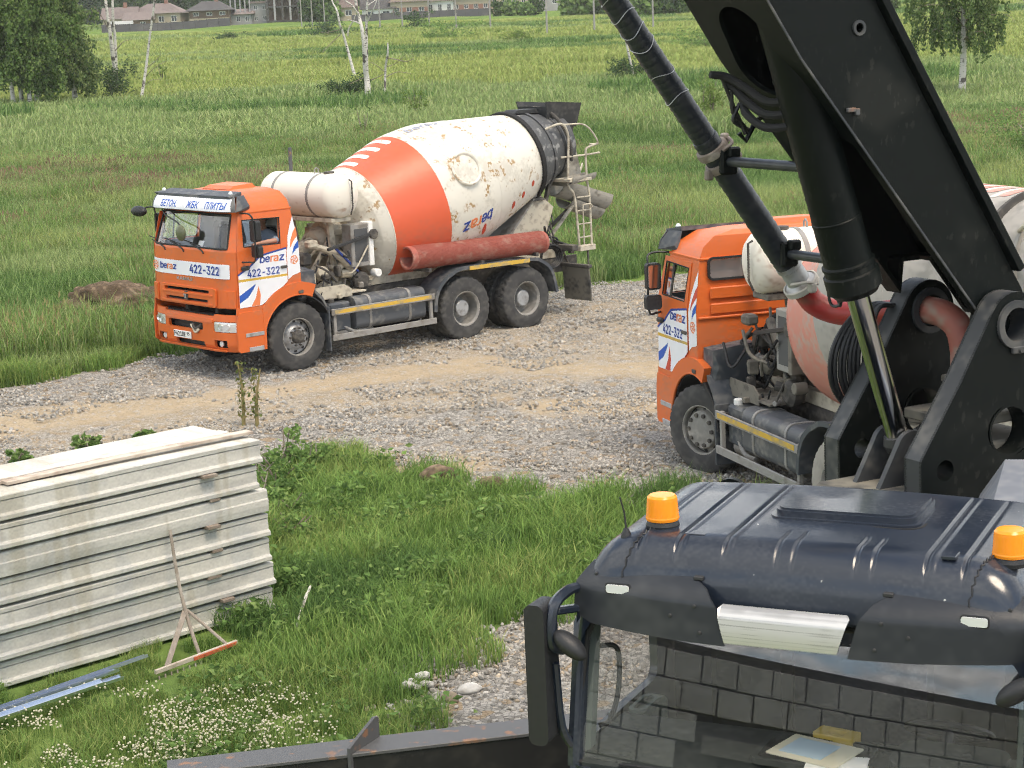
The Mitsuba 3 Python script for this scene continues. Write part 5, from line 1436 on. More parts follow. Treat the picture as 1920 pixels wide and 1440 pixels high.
    P('intake_box', hull([(-.42, .60, 1.18), (-.42, 1.16, 1.18), (-.42, 1.16, 1.60), (-.42, .60, 1.66), (-.14, 1.16, 1.60), (-.14, .60, 1.66), (-.14, .6, 1.18), (-.14, 1.16, 1.18), (-.46, 1.1, 1.4)]), 'm_fender', 15)
    P('intake_bellows', lathe([(.10, 0), (.13, .03), (.10, .06), (.13, .09), (.10, .12), (.13, .15), (.10, .18)], 20, (0, 0, 1), (-.34, .40, 1.62)), 'm_black_rubber')
    P('gearbox', lathe([(0, -.30), (.20, -.30), (.24, -.22), (.24, -.10), (.32, -.08), (.34, .02), (.30, .06), (.30, .20), (.42, .24)], 28, D_AX, (DX, 0, DZ) - D_AX * .25), BE, 30)
    P('drive_motor', cyl(np.array([DX, 0, DZ]) - D_AX * .55, np.array([DX, 0, DZ]) - D_AX * .98, .12, 18, cham=.03), BE, 30)
    for s in (1, -1):
        P('front_stand', prism([(-1.15, 1.27), (-1.40, 1.9), (-1.42, 2.2), (-1.62, 2.2), (-1.66, 1.9), (-1.98, 1.27)], .03, XZ(s * .36 + .015)), BE, 20)
        P('stand_brace', bar((-.75, s * .42, 1.27), (-1.42, s * .34, 2.05), .07, .05), BE, 20)
        P('tank_leg', bar((-1.23, s * .55, 2.36), (-1.35, s * .46, 1.27), .10, .07), BE, 20)
    P('stand_beam', bx(-1.64, -1.40, -.42, .42, 2.02, 2.14, .015), BE)
    P('tank_cradle', bx(-1.42, -1.02, -.9, .9, 2.30, 2.37, .01), BE)
    # water tank across the frame
    wy = .92
    wt = P('water_tank', lathe([(0, -wy - .14), (.16, -wy - .125), (.28, -wy - .08), (.345, -wy - .02), (.37, -wy + .05), (.37, wy - .05), (.345, wy + .02), (.28, wy + .08), (.16, wy + .125), (0, wy + .14)], 44, (0, 1, 0), (-1.23, 0, 2.73)), 'm_tank_white', 40, label='white water tank lying across the frame behind the cab')
    many('tank_strap', [lathe([(.372, y - .03), (.378, y - .03), (.378, y + .03), (.372, y + .03)], 44, (0, 1, 0), (-1.23, 0, 2.73), close=True) for y in (-.55, .45)], 'm_guard', 40, wt)
    P('tank_gauge', tube([(-1.33, wy + .11, 3.00), (-1.335, wy + .17, 2.97), (-1.335, wy + .17, 2.55), (-1.33, wy + .11, 2.42)], .014, 6), 'm_grime', 30, wt)
    P('tank_neck', tube([(-1.25, .30, 3.08), (-1.25, .30, 3.16), (-1.21, .30, 3.19), (-1.17, .30, 3.16), (-1.17, .30, 3.08)], .012, 6), 'm_guard', 30, wt)
    P('tank_lid', lathe([(0, 0), (.09, 0), (.09, .035), (0, .045)], 20, at=(-1.23, .62, 3.095)), 'm_grime', 30, wt)
    if not B:
        P('exhaust_stack', tube([(-1.30, -.62, 1.3), (-1.32, -.60, 2.4), (-1.33, -.60, 3.50)], .032, 10), 'm_rusty_steel')
    # oil cooler, levers, pumps, pipes
    ck = P('oil_cooler', bx(-1.90, -1.46, .56, .82, 1.50, 2.22, .012), 'm_guard')
    P('cooler_core', bx(-1.80, -1.53, .82, .826, 1.58, 2.14), 'm_core', 20, ck)
    P('cooler_end', bx(-1.915, -1.82, .60, .85, 1.50, 2.24, .01), 'm_white_plate' if not B else 'm_dim', 20, ck)
    P('control_bar', bar((-.95, .84, 1.86), (-1.84, .86, 2.03), .05, .05), 'm_dark_steel')
    P('control_knob', cyl((-1.90, .80, 2.03), (-1.90, .90, 2.03), .085, 20, cham=.01), 'm_grime')
    P('control_rod', bar((-1.10, .80, 1.90), (-1.62, .75, 1.42), .035, .035), 'm_blue_print' if not B else 'm_dark_steel')
    P('pump_arm', tube([(-.75, .55, 1.95), (-1.0, .62, 1.86), (-1.3, .68, 1.72), (-1.55, .66, 1.48), (-1.6, .62, 1.35)], [.06, .055, .08, .085, .07], 10, 6), BE)
    P('hydraulic_pump', cat(box((-.62, .55, 1.72), (.22, .30, .22), .04)), 'm_grime')
    P('valve_block', box((-.66, .78, 1.98), (.20, .16, .13), .03), BE)
    P('valve_body', lathe([(0, -.12), (.09, -.12), (.12, -.05), (.12, .06), (.08, .12), (0, .12)], 18, (.3, .8, .2), (-.95, .62, 1.45)), BE, 30)
    P('water_pump', lathe([(0, -.10), (.12, -.10), (.16, -.03), (.16, .05), (.10, .10), (0, .10)], 20, (0, 1, 0), (-1.68, .72, 1.25)), 'm_grime', 30)
    P('pump_cap', cyl((-1.98, .70, 1.36), (-1.98, .86, 1.36), .07, 16, cham=.01), 'm_white_plate' if not B else 'm_dim')
    P('motor_can', cyl((-1.35, .62, 1.40), (-1.62, .66, 1.38), .07, 14, cham=.01), BE)
    P('oil_filter', cyl((-.82, 1.02, .88), (-.82, 1.02, 1.07), .055, 14, cham=.012), 'm_white_plate' if B else 'm_grime')
    P('crossbeam', bx(-1.05, -.98, -.9, 1.05, 1.05, 1.12, .01), BE)
    P('step_plate', bx(-1.60, -.62, .52, .98, 1.10, 1.13, .004), BE)
    P('ledge_plate', prism([(-.45, 1.06), (-.50, 1.27), (-1.15, 1.27), (-1.30, 1.18), (-1.30, 1.06)], .02, XZ(.98)), BE)
    rr = np.random.default_rng(3 if not B else 4)
    for k in range(26):
        a = np.array([rr.uniform(-1.9, -.4), rr.uniform(.30, .95), rr.uniform(1.15, 1.95)])
        b = a + np.array([rr.uniform(-.6, .5), rr.uniform(-.2, .2), rr.uniform(-.55, .35)])
        b[2] = max(b[2], 1.12)
        c = (a + b) / 2 + np.array([rr.uniform(-.1, .1), rr.uniform(.0, .15), rr.uniform(-.25, .05)])
        P('hose', tube([a, c, b], rr.uniform(.010, .022), 6, 6), ['m_cable', 'm_grime', 'm_black_rubber', BE][rr.integers(0, 4)], 30)
    for k in range(16):
        c = (rr.uniform(-1.85, -.45), rr.uniform(.25, .9), rr.uniform(1.15, 1.55))
        P('fitting', box(c, (rr.uniform(.06, .18), rr.uniform(.06, .16), rr.uniform(.06, .18)), .015, rot((0, 0, 1), rr.uniform(-20, 20))) if k % 2 else cyl(c, np.array(c) + rr.normal(0, .08, 3), rr.uniform(.025, .06), 12, cham=.006), [BE, 'm_grime', 'm_guard'][rr.integers(0, 3)], 25)
    if B:
        P('radiator_pack', bx(-.62, -.50, -.35, .42, 1.15, 1.95, .02), 'm_fender')
        P('cooling_hose', tube([(-.55, .50, 1.2), (-.50, .52, 1.6), (-.52, .42, 1.92), (-.62, .15, 2.0), (-.66, .0, 1.9)], .05, 10, 6), 'm_black_rubber')
        P('coolant_pipe', tube([(-.60, .15, 1.25), (-.60, .16, 1.75)], .035, 10), 'm_guard')
        P('air_cleaner', lathe([(0, 0), (.14, 0), (.16, .02), (.16, .3), (.12, .34), (0, .34)], 22, at=(-.55, .05, 1.95)), 'm_red_pipe' if False else BE)
        P('ladder_post', bx(-.30, -.25, .42, .52, 2.27, 2.95, .005), 'm_beige', label='pale dirty upright behind the cab back wall')

    # ------------------------------------------------ drum
    dk = hold(key, 'mixing_drum')
    if not B:
        P('front_dome', drum_seg(-.02, .424), 'm_drum_white', True, dk)
        P('red_band', drum_seg(.424, 1.518), 'm_drum_red', True, dk, 'broad orange-red band of the drum')
        P('white_shell', drum_seg(1.518, 4.19), 'm_drum_white', 12, dk, 'rust-flecked white shell of the drum')
        P('rear_cone', drum_seg(4.19, 5.35), 'm_drum_black', 12, dk)
    else:
        P('front_dome', drum_seg(-.02, .55), 'm_pink', True, dk, 'faded pink front dome')
        P('red_band', drum_seg(.55, 1.518), 'm_pink', True, dk)
        P('white_shell', drum_seg(1.518, 4.19), 'm_cement_drum', 12, dk, 'cement-grey drum shell')
        P('rear_cone', drum_seg(4.19, 5.35), 'm_cement_drum', 12, dk)
    band = lambda s, w, h: lathe([(float(drum_r(s)) - .01, s - w), (float(drum_r(s)) + h, s - w), (float(drum_r(s)) + h, s + w), (float(drum_r(s)) - .01, s + w)], 72, D_AX, (DX, 0, DZ), close=True)
    P('roller_ring', band(4.20, .04, .055), 'm_black_rubber' if not B else 'm_grime', 20, dk)
    P('stiffener_ring', band(4.62, .025, .03), 'm_drum_black' if not B else 'm_cement_drum', 20, dk)
    P('stiffener_ring', band(5.0, .02, .025), 'm_drum_black' if not B else 'm_cement_drum', 20, dk)
    P('weld_ring', band(2.84, .006, .004), 'm_drum_white' if not B else 'm_cement_drum', 20, dk)
    P('weld_ring', band(.424, .008, .006), 'm_drum_white' if not B else 'm_pink', 20, dk)
    # hatch on the side facing the yard
    hs_, ht = 2.14, (math.radians(67) if not B else math.radians(-60))
    hc = drum_pt(hs_, ht, .0)
    hn = hc - (np.array([DX, 0, DZ]) + hs_ * D_AX); hn /= np.linalg.norm(hn)
    P('hatch_ring', lathe([(.25, -.02), (.30, -.02), (.31, .03), (.29, .045), (.26, .03)], 40, hn, hc, close=True), 'm_drum_white', 30, dk)
    P('hatch_lid', lathe([(0, .035), (.2, .03), (.255, .012), (.255, -.02)], 40, hn, hc), 'm_drum_white', 30, dk)
    if not B:
        for k in range(4):
            s0 = .55 + .257 * k
            P('white_finger', drum_skin(sg.LineString([(s0, -1.25), (s0 + .02, .21)]).buffer(.058)), 'm_drum_white', True, dk)
        # lettering, upside down as the drum stands
        for c, m, x, w in [('b', 'm_blue_print', 0, .20), ('e', 'm_blue_print', .21, .19), ('r', 'm_orange_print', .42, .13), ('a', 'm_orange_print', .55, .20), ('z', 'm_blue_print', .78, .20)]:
            g = flat_text(c, .20, w * .78, True, .2)
            vv, ff = trimesh.remesh.subdivide_to_size(g.vertices, g.faces, .06)
            P('drum_letter', trimesh.Trimesh(drum_pt(2.56 - x * .78 - vv[:, 0], math.radians(108) + vv[:, 1] / 1.2, .004 + vv[:, 2]), ff, process=False), m, False, dk)
            g = flat_text(c, .17, w * .72, True, .2)
            vv, ff = trimesh.remesh.subdivide_to_size(g.vertices, g.faces, .06)
            P('drum_letter', trimesh.Trimesh(drum_pt(1.78 + x * .80 + vv[:, 0], math.radians(12) - vv[:, 1] / 1.2, .004 + vv[:, 2]), ff[:, ::-1], process=False), 'm_faded_blue', False, dk)
        for s_, a_, r_ in ((3.55, 118, .09), (3.25, 122, .10), (3.85, 112, .08), (2.35, 124, .12)):
            P('red_spot', drum_skin(xf2 := sg.Polygon([(s_ + r_ * .5 * math.cos(q), 1.2 * math.radians(a_) + r_ * math.sin(q)) for q in np.linspace(0, 2 * math.pi, 20)[:-1]])), 'm_red_print', True, dk)
    else:
        flat('m_old_white', (0.60, 0.56, 0.50), 0.7) if 'm_old_white' not in scene else None
        for k in range(7):
            s0 = 1.9 + .30 * k
            P('faded_stripe', drum_skin(sg.LineString([(s0, -.75 + .1 * (k % 3)), (s0 + .10, -.05 - .12 * (k % 2)), (s0 + .06, .40 - .1 * (k % 3))]).buffer(.05)), 'm_old_white', True, dk)
            P('faded_patch', drum_skin(sg.LineString([(s0 + .15, -.9), (s0 + .22, -.2), (s0 + .17, .32 - .1 * (k % 2))]).buffer(.085)), 'm_pink', True, dk)
    # rear stand, rollers, hopper, chute, ladder
    for s in (1, -1):
        P('rear_stand', prism([(-4.95, 1.27), (-5.9, 2.20), (-6.15, 2.28), (-6.45, 2.05), (-6.25, 1.60), (-6.0, 1.27)], .025, XZ(s * .46 + .0125)), 'm_beige', 20)
        P('stand_edge', bar((-4.95, s * .46, 1.28), (-5.95, s * .46, 2.24), .10, .03), 'm_guard', 20)
        P('drum_roller', cyl((-6.12, s * .42, 2.40), (-5.92, s * .42, 2.37), .13, 22, cham=.02), 'm_galv', 30)
        P('roller_bracket', hull([(-5.9, s * .36, 2.2), (-6.2, s * .36, 2.2), (-5.95, s * .36, 2.42), (-6.12, s * .36, 2.42), (-5.9, s * .52, 2.2), (-6.2, s * .52, 2.2)]), 'm_grime', 20)
        P('hopper_leg', bar((-6.3, s * .40, 2.1), (-6.75, s * .42, 3.45), .08, .06), 'm_grime', 20)
    P('stand_plate', hull([(-5.0, -.44, 1.30), (-5.0, .44, 1.30), (-5.92, -.44, 2.22), (-5.92, .44, 2.22), (-5.04, .44, 1.27), (-5.04, -.44, 1.27), (-5.97, .44, 2.20), (-5.97, -.44, 2.20)]), 'm_guard', 20)
    P('rear_crossbar', bx(-6.55, -6.4, -1.0, 1.0, 1.25, 1.36, .01), 'm_grime')
    hp = [(-6.42, -.42, 3.99), (-6.42, .42, 3.99), (-7.34, .40, 3.92), (-7.34, -.40, 3.92)]
    hq = [(-6.50, -.34, 3.52), (-6.50, .34, 3.52), (-7.26, .32, 3.48), (-7.26, -.32, 3.48)]
    ho = man(hull(hp + hq)) - man(hull([(x * 1.0 + (.02 if x > -6.9 else -.0) - .01, y * .95, z + .01) for x, y, z in hp] + [(x, y * .92, z - .02) for x, y, z in [(-6.54, -.33, 3.5), (-6.54, .33, 3.5), (-7.22, .31, 3.46), (-7.22, -.31, 3.46)]]))
    P('hopper', tri(ho), 'm_hopper', 15, label='flared black loading hopper')
    P('hopper_neck', hull([(-6.53, -.32, 3.53), (-6.53, .32, 3.53), (-7.22, .30, 3.5), (-7.22, -.30, 3.5), (-6.72, -.30, 3.05), (-6.72, .30, 3.05), (-7.1, .26, 3.05), (-7.1, -.26, 3.05)]), 'm_grime', 15)
    P('discharge_frame', hull([(-6.80, -.5, 2.4), (-6.80, .5, 2.4), (-7.2, .5, 2.5), (-7.2, -.5, 2.5), (-6.86, -.45, 3.3), (-6.86, .45, 3.3), (-7.1, .40, 3.3), (-7.1, -.40, 3.3)]), 'm_chute', 15)
    P('ring_guard', tube([drum_pt(5.05, a, .10).tolist() for a in np.linspace(-2.0, 2.0, 24)], .035, 8), 'm_grime', 30)
    P('cover_plate', prism(rrect(-5.98, -6.55, 3.78, 3.90, .03) if False else [(-5.85, 3.80), (-5.92, 3.86), (-6.4, 3.86), (-6.45, 3.78)], .34, XZ(.17)), 'm_hopper', 20)
    # discharge chutes
    def trough(p0, p1, r, a0=170, a1=370):
        p0, p1 = np.asarray(p0, float), np.asarray(p1, float)
        d = (p1 - p0) / np.linalg.norm(p1 - p0)
        sd = np.cross(d, (0, 0, 1)); sd /= np.linalg.norm(sd); up = np.cross(sd, d)
        an = np.radians(np.linspace(a0, a1, 22))
        sec = [(r * math.cos(a), r * math.sin(a)) for a in an] + [((r - .02) * math.cos(a), (r - .02) * math.sin(a)) for a in an[::-1]]
        Mx = np.eye(4); Mx[:3, 0], Mx[:3, 1], Mx[:3, 2], Mx[:3, 3] = sd, up, d, p0
        return prism(sg.Polygon(sec), float(np.linalg.norm(p1 - p0)), Mx)
    P('chute', trough((-6.95, .0, 2.45), (-8.30, -.10, 2.05), .27), 'm_chute', 30, label='cement-crusted discharge chute at the tail')
    P('chute_extension', trough((-7.25, -.05, 2.16), (-8.15, -.12, 1.86), .24, 190, 350), 'm_chute', 30)
    P('upper_trough', trough((-6.60, .75, 2.56), (-7.25, .70, 2.62), .12), 'm_chute', 30)
    P('side_trough', trough((-7.2, .25, 2.64), (-7.75, -.25, 2.72), .14), 'm_beige', 30)
    P('chute_arm', bar((-6.5, .0, 1.45), (-7.5, -.05, 2.0), .06, .06), 'm_grime')
    P('chute_ram', cyl((-6.5, .18, 1.35), (-7.3, .10, 1.98), .035, 12), 'm_beige')
    # ladder with hand loops
    lk = hold(key, 'ladder')
    yl = .72
    P('rail', tube([(-6.18, yl - .1, 3.50), (-6.45, yl, 3.58), (-6.60, yl, 3.50), (-6.66, yl, 3.30), (-6.64, yl, 2.95), (-6.62, yl, 2.45), (-6.74, yl + .03, 2.20), (-6.80, yl + .05, 1.30)], .022, 8, 5), 'm_beige', 30, lk)
    P('rail', tube([(-7.42, yl, 3.16), (-7.15, yl, 3.10), (-7.09, yl, 3.0), (-7.10, yl, 2.5), (-7.12, yl + .03, 2.2), (-7.12, yl + .05, 1.28)], .022, 8, 5), 'm_beige', 30, lk)
    P('hand_loop', tube([(-6.50, yl, 3.56), (-7.10, yl, 3.52), (-7.42, yl, 3.18), (-7.20, yl, 3.16)], .016, 8, 4), 'm_beige', 30, lk)
    P('hand_rail', tube([(-6.50, yl - .05, 2.96), (-7.08, yl, 2.97), (-7.50, yl - .05, 2.98)], .018, 8, 3), 'm_beige', 30, lk)
    for z in (2.20, 1.95, 1.70, 1.45): P('rung', cyl((-6.78, yl + .05, z), (-7.12, yl + .05, z), .014, 8), 'm_beige', 30, lk)
    P('loop', tube([(-6.86, yl + .12, 1.32), (-6.86, yl + .12, 2.0), (-6.90, yl + .12, 2.06), (-7.06, yl + .12, 2.06), (-7.10, yl + .12, 2.0)], .014, 7, 3), 'm_beige', 30, lk)
    P('platform', bx(-6.55, -7.12, .35, yl + .12, 2.50, 2.56, .008), 'm_beige', 20, lk)
    P('foot_step', bx(-6.76, -7.16, yl - .02, yl + .12, 1.20, 1.30, .008), 'm_beige', 20, lk)
    P('tail_lamp', box((-6.72, .62, 1.22), (.08, .10, .12), .01), 'm_grime')
    P('tail_post', bar((-6.98, .80, 1.22), (-6.95, .84, .85), .03, .03), 'm_grime')
    for k in range(10):
        a = np.array([rr.uniform(-6.5, -5.9), rr.uniform(.35, .75), rr.uniform(1.3, 2.4)])
        b = a + np.array([rr.uniform(-.5, .3), rr.uniform(-.1, .2), rr.uniform(-.7, -.2)])
        P('tail_hose', tube([a, (a + b) / 2 + rr.normal(0, .12, 3), b], rr.uniform(.012, .024), 6, 6), ['m_cable', 'm_grime'][rr.integers(0, 2)], 30)
    for k in range(4):
        c = np.array([-6.05, .72, 1.18])
        P('coiled_hose', tube([c + np.array([(.20 + .02 * k) * math.cos(a), .03 * k, (.17 + .015 * k) * math.sin(a)]) for a in np.linspace(0, 2 * math.pi, 24)], .018, 7, caps=False), 'm_cable', 30)


MA = pose(-4.23, 31.8, math.radians(221.5), .155)
MB_ = pose(3.406, 23.466, 1.8757, 0.0)
mixer_a = thing('mixer_truck', 'orange mixer truck with clean white and red drum parked beside the tall grass, facing left', 'truck')
make_mixer(mixer_a, MA, 'a')
mixer_b = thing('mixer_truck', 'orange mixer truck seen from behind, its grey drum partly hidden by the boom', 'truck')
make_mixer(mixer_b, MB_, 'b')

# ribbed pipe lying along the far truck's fender: it rests there, so it is a thing
pipe = thing('ribbed_pipe', 'brick-red ribbed plastic pipe lying along the fender of the far mixer truck', 'pipe')
_r = .195
_pf = [(_r - .022, 0), (_r + .005, 0), (_r + .008, .10), (_r - .004, .12)]
_n = 118
for k in range(_n):
    t = .13 + k * (2.98 / _n)
    _pf += [(_r - .004, t), (_r + .010, t + .006), (_r + .010, t + .014), (_r - .004, t + .020)]
_pf += [(_r + .002, 3.16), (_r - .022, 3.16)]
put(pipe, 'wall', ply(lathe(_pf, 30, np.array([-3.17, 0, -.05]), (-2.44, 1.05, 1.565), close=True), 'm_pipe_red', smooth=40), MA)
for x in (-2.8, -4.0, -5.3):
    put(mixer_a, 'pipe_cradle', ply(bx(x - .03, x + .03, .5, 1.24, 1.30, 1.36), 'm_grime'), MA)
# ---------------------------------------------------------------- slab stack, boards, rake, small things by the stack
def concrete(p, n, uv):
    a = fbm(p.x * 1.7, p.y * 1.7, p.z * 6.0, 4)
    u = p.x * 0.727 + p.y * 0.686
    st = fbm(u * 7.0, p.z * 0.9, 3.0, 3)
    pit = noise(p.x * 55.0, p.y * 55.0, p.z * 55.0)
    c = mix((0.56, 0.55, 0.505), (0.43, 0.425, 0.395), smoothstep(0.42, 0.70, a))
    c = mix(c, (0.40, 0.375, 0.30), smoothstep(0.55, 0.70, st) * 0.55)
    c = mix(c, (0.45, 0.46, 0.45), smoothstep(0.58, 0.72, fbm(u * 3.0 + 7.0, p.z * 1.5, 0.0, 3)) * 0.5)
    return c * (0.88 + 0.2 * pit)


mat('m_slab', {'type': 'principled', 'base_color': proc(concrete), 'roughness': 0.9, 'specular': 0.2})
dirty('m_board', (0.50, 0.44, 0.37), (0.36, 0.29, 0.23), 0.85, 4.0)
dirty('m_board_pale', (0.62, 0.59, 0.54), (0.45, 0.40, 0.34), 0.85, 5.0)
dirty('m_old_wood', (0.22, 0.175, 0.14), (0.32, 0.28, 0.235), 0.85, 12.0)
SP = pose(-2.425, 18.045, math.radians(43.35))
# profile: x = out from the side face (local -y), z up
_sp = [(-.006, 0), (0, .008), (0, .040), (-.034, .060), (-.038, .162), (-.050, .166), (-.050, .172), (-.032, .176), (-.030, .208), (-.040, .216), (-1.160, .216), (-1.170, .208), (-1.168, .176), (-1.15, .172), (-1.15, .166), (-1.162, .162), (-1.166, .060), (-1.2, .040), (-1.2, .008), (-1.194, 0)]
_sp3 = [(-.012, 0), (-.004, .06), (-.004, .118), (-.018, .128), (-.018, .20), (-.030, .216), (-1.17, .216), (-1.182, .20), (-1.182, .128), (-1.196, .118), (-1.196, .06), (-1.188, 0)]
offs = [0, -.06, .036, .036, .03, .06, .03]
words = ['topmost', 'second from the top', 'third from the top', 'middle', 'third from the bottom', 'second from the bottom', 'lowest']
slab_keys = []
for i in range(7):
    z0 = 1.73 - .216 - .2465 * i
    L = 6.0
    sec = sg.Polygon(_sp3 if i == 2 else _sp)
    for k in range(6):
        sec = sec.difference(sg.Point(-.17 - .172 * k, .112).buffer(.066, 8))
    # section plane: across = (0, -1, 0) local, up = z; extruded along -x
    m = prism(sec, L, basis((0, 0, 0), (0, -1, 0), (0, 0, 1)))
    m.apply_translation((0, 0, 0))
    v, f = trimesh.remesh.subdivide_to_size(m.vertices, m.faces, .45)
    v = np.array(v)
    v[:, 2] += (meshkit.noise(v * np.array([2.2, 0, 0]) + i * 7.0, 3) - .5) * .006
    Mx = SP @ shift(offs[i] , 0, z0) @ rot((0, 0, 1), .25 * ((i * 5) % 3 - 1))
    key = single('concrete_slab', trimesh.Trimesh(v, f, process=False), 'm_slab', f'long grey concrete floor slab, {words[i]} of the stack' + (', grass at its foot' if i == 6 else (' with boards lying on it' if i == 0 else '')), 'slab', 'concrete slabs in the stack', M=Mx)
    slab_keys.append(key)
for i, (a, nm) in enumerate(((-.61, 'under the topmost slab'), (-.62, 'under the third slab from the top'), (-.59, 'under the middle slab'), (-.66, 'under the third slab from the bottom'), (-.56, 'on the lowest slab'), (-.62, 'under the second slab from the top'))):
    row = (0, 2, 3, 4, 5, 1)[i]
    z = 1.73 - .216 - .2465 * row - .0300
    single('wood_spacer', box((a, .55 - (.012 if row in (0, 2, 5) else -.03), z + .0148), (.16 - .02 * (i % 3), 1.16, .0288), .003, rot((0, 0, 1), 1.5 * (i - 2))), 'm_old_wood', f'weathered wooden spacer {nm}, near the right end', 'spacer', 'wooden spacers between the slabs', M=SP)


def plank(L, w, t, seed):
    m = box((0, 0, 0), (L, w, t), .003)
    v, f = trimesh.remesh.subdivide_to_size(m.vertices, m.faces, .25)
    v = np.array(v)
    v[:, 2] += .012 * np.sin(v[:, 0] * 1.1 + seed) + (meshkit.noise(v * [3, 8, 1] + seed, 1) - .5) * .004
    return trimesh.Trimesh(v, f, process=False)


single('wooden_board', plank(2.6, .12, .028, 1.0), 'm_board', 'long brown plank on the front edge of the topmost slab', 'board', M=SP @ shift(-1.25, .30, 1.763) @ rot((0, 0, 1), -2.2))
single('wooden_board', plank(3.4, .15, .026, 2.5), 'm_board_pale', 'pale plank behind the brown plank on the topmost slab', 'board', M=SP @ shift(-1.75, .50, 1.760) @ rot((0, 0, 1), 1.2))
single('wooden_board', plank(2.4, .11, .03, 4.0), 'm_board', 'short brown plank at the left end of the topmost slab', 'board', M=SP @ shift(-3.55, .42, 1.763) @ rot((0, 0, 1), 2.0))

# rake leaning on the stack
rake = thing('wooden_rake', 'hand-made wooden rake with a red-edged head leaning on the slab stack', 'rake')
dirty('m_handle', (0.26, 0.22, 0.18), (0.40, 0.36, 0.31), 0.8, 9.0)
flat('m_rake_red', (0.50, 0.11, 0.05), 0.7)
put(rake, 'handle', ply(tube([(-1.335, -.69, .06), (-1.21, -.36, .27), (-1.16, -.16, .62), (-1.127, -.035, 1.09)], [.017, .018, .017, .014], 8, 5), 'm_handle', smooth=30), SP)
for a, b in (((-1.72, -.735, .07), (-1.175, -.26, .37)), ((-1.02, -.705, .07), (-1.16, -.26, .37))):
    put(rake, 'brace', ply(bar(a, b, 0.05, .020, .004, .4), 'm_handle'), SP)
put(rake, 'head', ply(bar((-1.88, -.79, .075), (-.92, -.68, .085), .03, .04, .004), 'm_board'), SP)
put(rake, 'red_edge', ply(bar((-1.45, -.766, .078), (-.94, -.703, .082), .010, .034, .003), 'm_rake_red'), SP)
for k in range(14):
    t = k / 13
    x, y = -1.84 + .9 * t, -.785 + .10 * t
    put(rake, 'tooth', ply(cyl((x, y, .03), (x - .01, y - .03, -.05), .008, 6), 'm_handle'), SP)

# shiny metal profiles lying in the grass
mat('m_shiny', {'type': 'principled', 'base_color': rgb(.62, .68, .78), 'metallic': 0.9, 'roughness': 0.22})
chan = lambda L, w: prism(sg.Polygon([(-w / 2, 0), (w / 2, 0), (w / 2, .028), (w / 2 - .004, .028), (w / 2 - .004, .003), (-w / 2 + .004, .003), (-w / 2 + .004, .028), (-w / 2, .028)]), L, basis((0, 0, 0), (0, 1, 0), (0, 0, 1)))
for i, (x, y, L, a, z, wd) in enumerate(((-3.75, -.80, 1.95, 7.0, .15, 'long shiny metal channel nearest the slab stack'), (-3.75, -.86, 1.55, 5.5, .16, 'shiny metal channel second from the slab stack'), (-3.75, -.93, 1.50, 3.0, .14, 'shiny metal channel third from the slab stack, half sunk in grass'), (-3.75, -1.0, 1.28, 4.5, .17, 'shiny metal channel farthest from the slab stack, nearest the clover'))):
    single('metal_channel', chan(L, .055), 'm_shiny', wd, 'metal profile', 'metal channels in the grass', M=SP @ shift(x, y, z) @ rot((0, 0, 1), a) @ rot((1, 0, 0), 12 * (i - 1)))
# stick, stones, soil heap
single('bleached_stick', tube([(-2.06, 18.15, .22), (-2.08, 17.75, .20), (-2.12, 17.33, .08)], [.013, .017, .012], 7, 4), 'm_board_pale', 'bleached pale stick lying in the grass right of the stack', 'stick', smooth=30)


def rock(seed, s, sq=(1, .75, .55)):
    m = trimesh.creation.icosphere(3)
    v = np.array(m.vertices)
    v *= (1 + .45 * (meshkit.fbm(v * 1.1 + seed, 3, seed) - .5))[:, None]
    v = v * np.array(sq) * s
    return trimesh.Trimesh(v, m.faces, process=False)


dirty('m_stone_pale', (0.52, 0.51, 0.48), (0.36, 0.34, 0.30), 0.9, 9.0)
dirty('m_stone_brown', (0.22, 0.18, 0.13), (0.32, 0.28, 0.22), 0.9, 9.0)
dirty('m_soil', (0.085, 0.060, 0.038), (0.20, 0.145, 0.095), 0.95, 9.0)
single('field_stone', rock(1, .10), 'm_stone_pale', 'pale oval boulder in the grass left of the cab mirror', 'stone', smooth=40, M=shift(-.47, 15.46, .05) @ rot((0, 0, 1), 30))
single('field_stone', rock(2, .09), 'm_stone_brown', 'brown boulder leaning against the pale oval boulder', 'stone', smooth=40, M=shift(-.63, 15.27, .05) @ rot((0, 0, 1), -50))
for i in range(9):
    a = RNG.uniform(0, 6.28)
    single('lime_lump', rock(10 + i, RNG.uniform(.035, .065)), 'm_stone_pale', 'white stone lump in the small heap in the grass', 'stone', 'white lumps heaped in the grass', smooth=40, M=shift(-.93 + .13 * math.cos(a) * (i / 8) ** .5, 15.6 + .16 * math.sin(a) * (i / 8) ** .5, .07 + .02 * (i % 3)))
_h = trimesh.creation.icosphere(4)
_v = np.array(_h.vertices)
_v *= (1 + .9 * (meshkit.fbm(_v * 2.6 + 3, 5, 8) - .5))[:, None]
single('soil_heap', trimesh.Trimesh(_v * [1.2, .8, .62], _h.faces, process=False), 'm_soil', 'small heap of brown soil in the grass by the orange bumper', 'soil heap', smooth=40, M=shift(-7.8, 38.4, .2))
single('clay_clod', rock(33, .22, (1, .8, .6)), 'm_soil', 'dark clod of turned earth at the edge of the gravel', 'clod', smooth=40, M=shift(-.95, 22.95, .16))
single('clay_clod', rock(37, .17, (1, .9, .5)), 'm_soil', 'smaller dark clod in the grass, right of the larger clod', 'clod', smooth=40, M=shift(-.30, 22.4, .16))

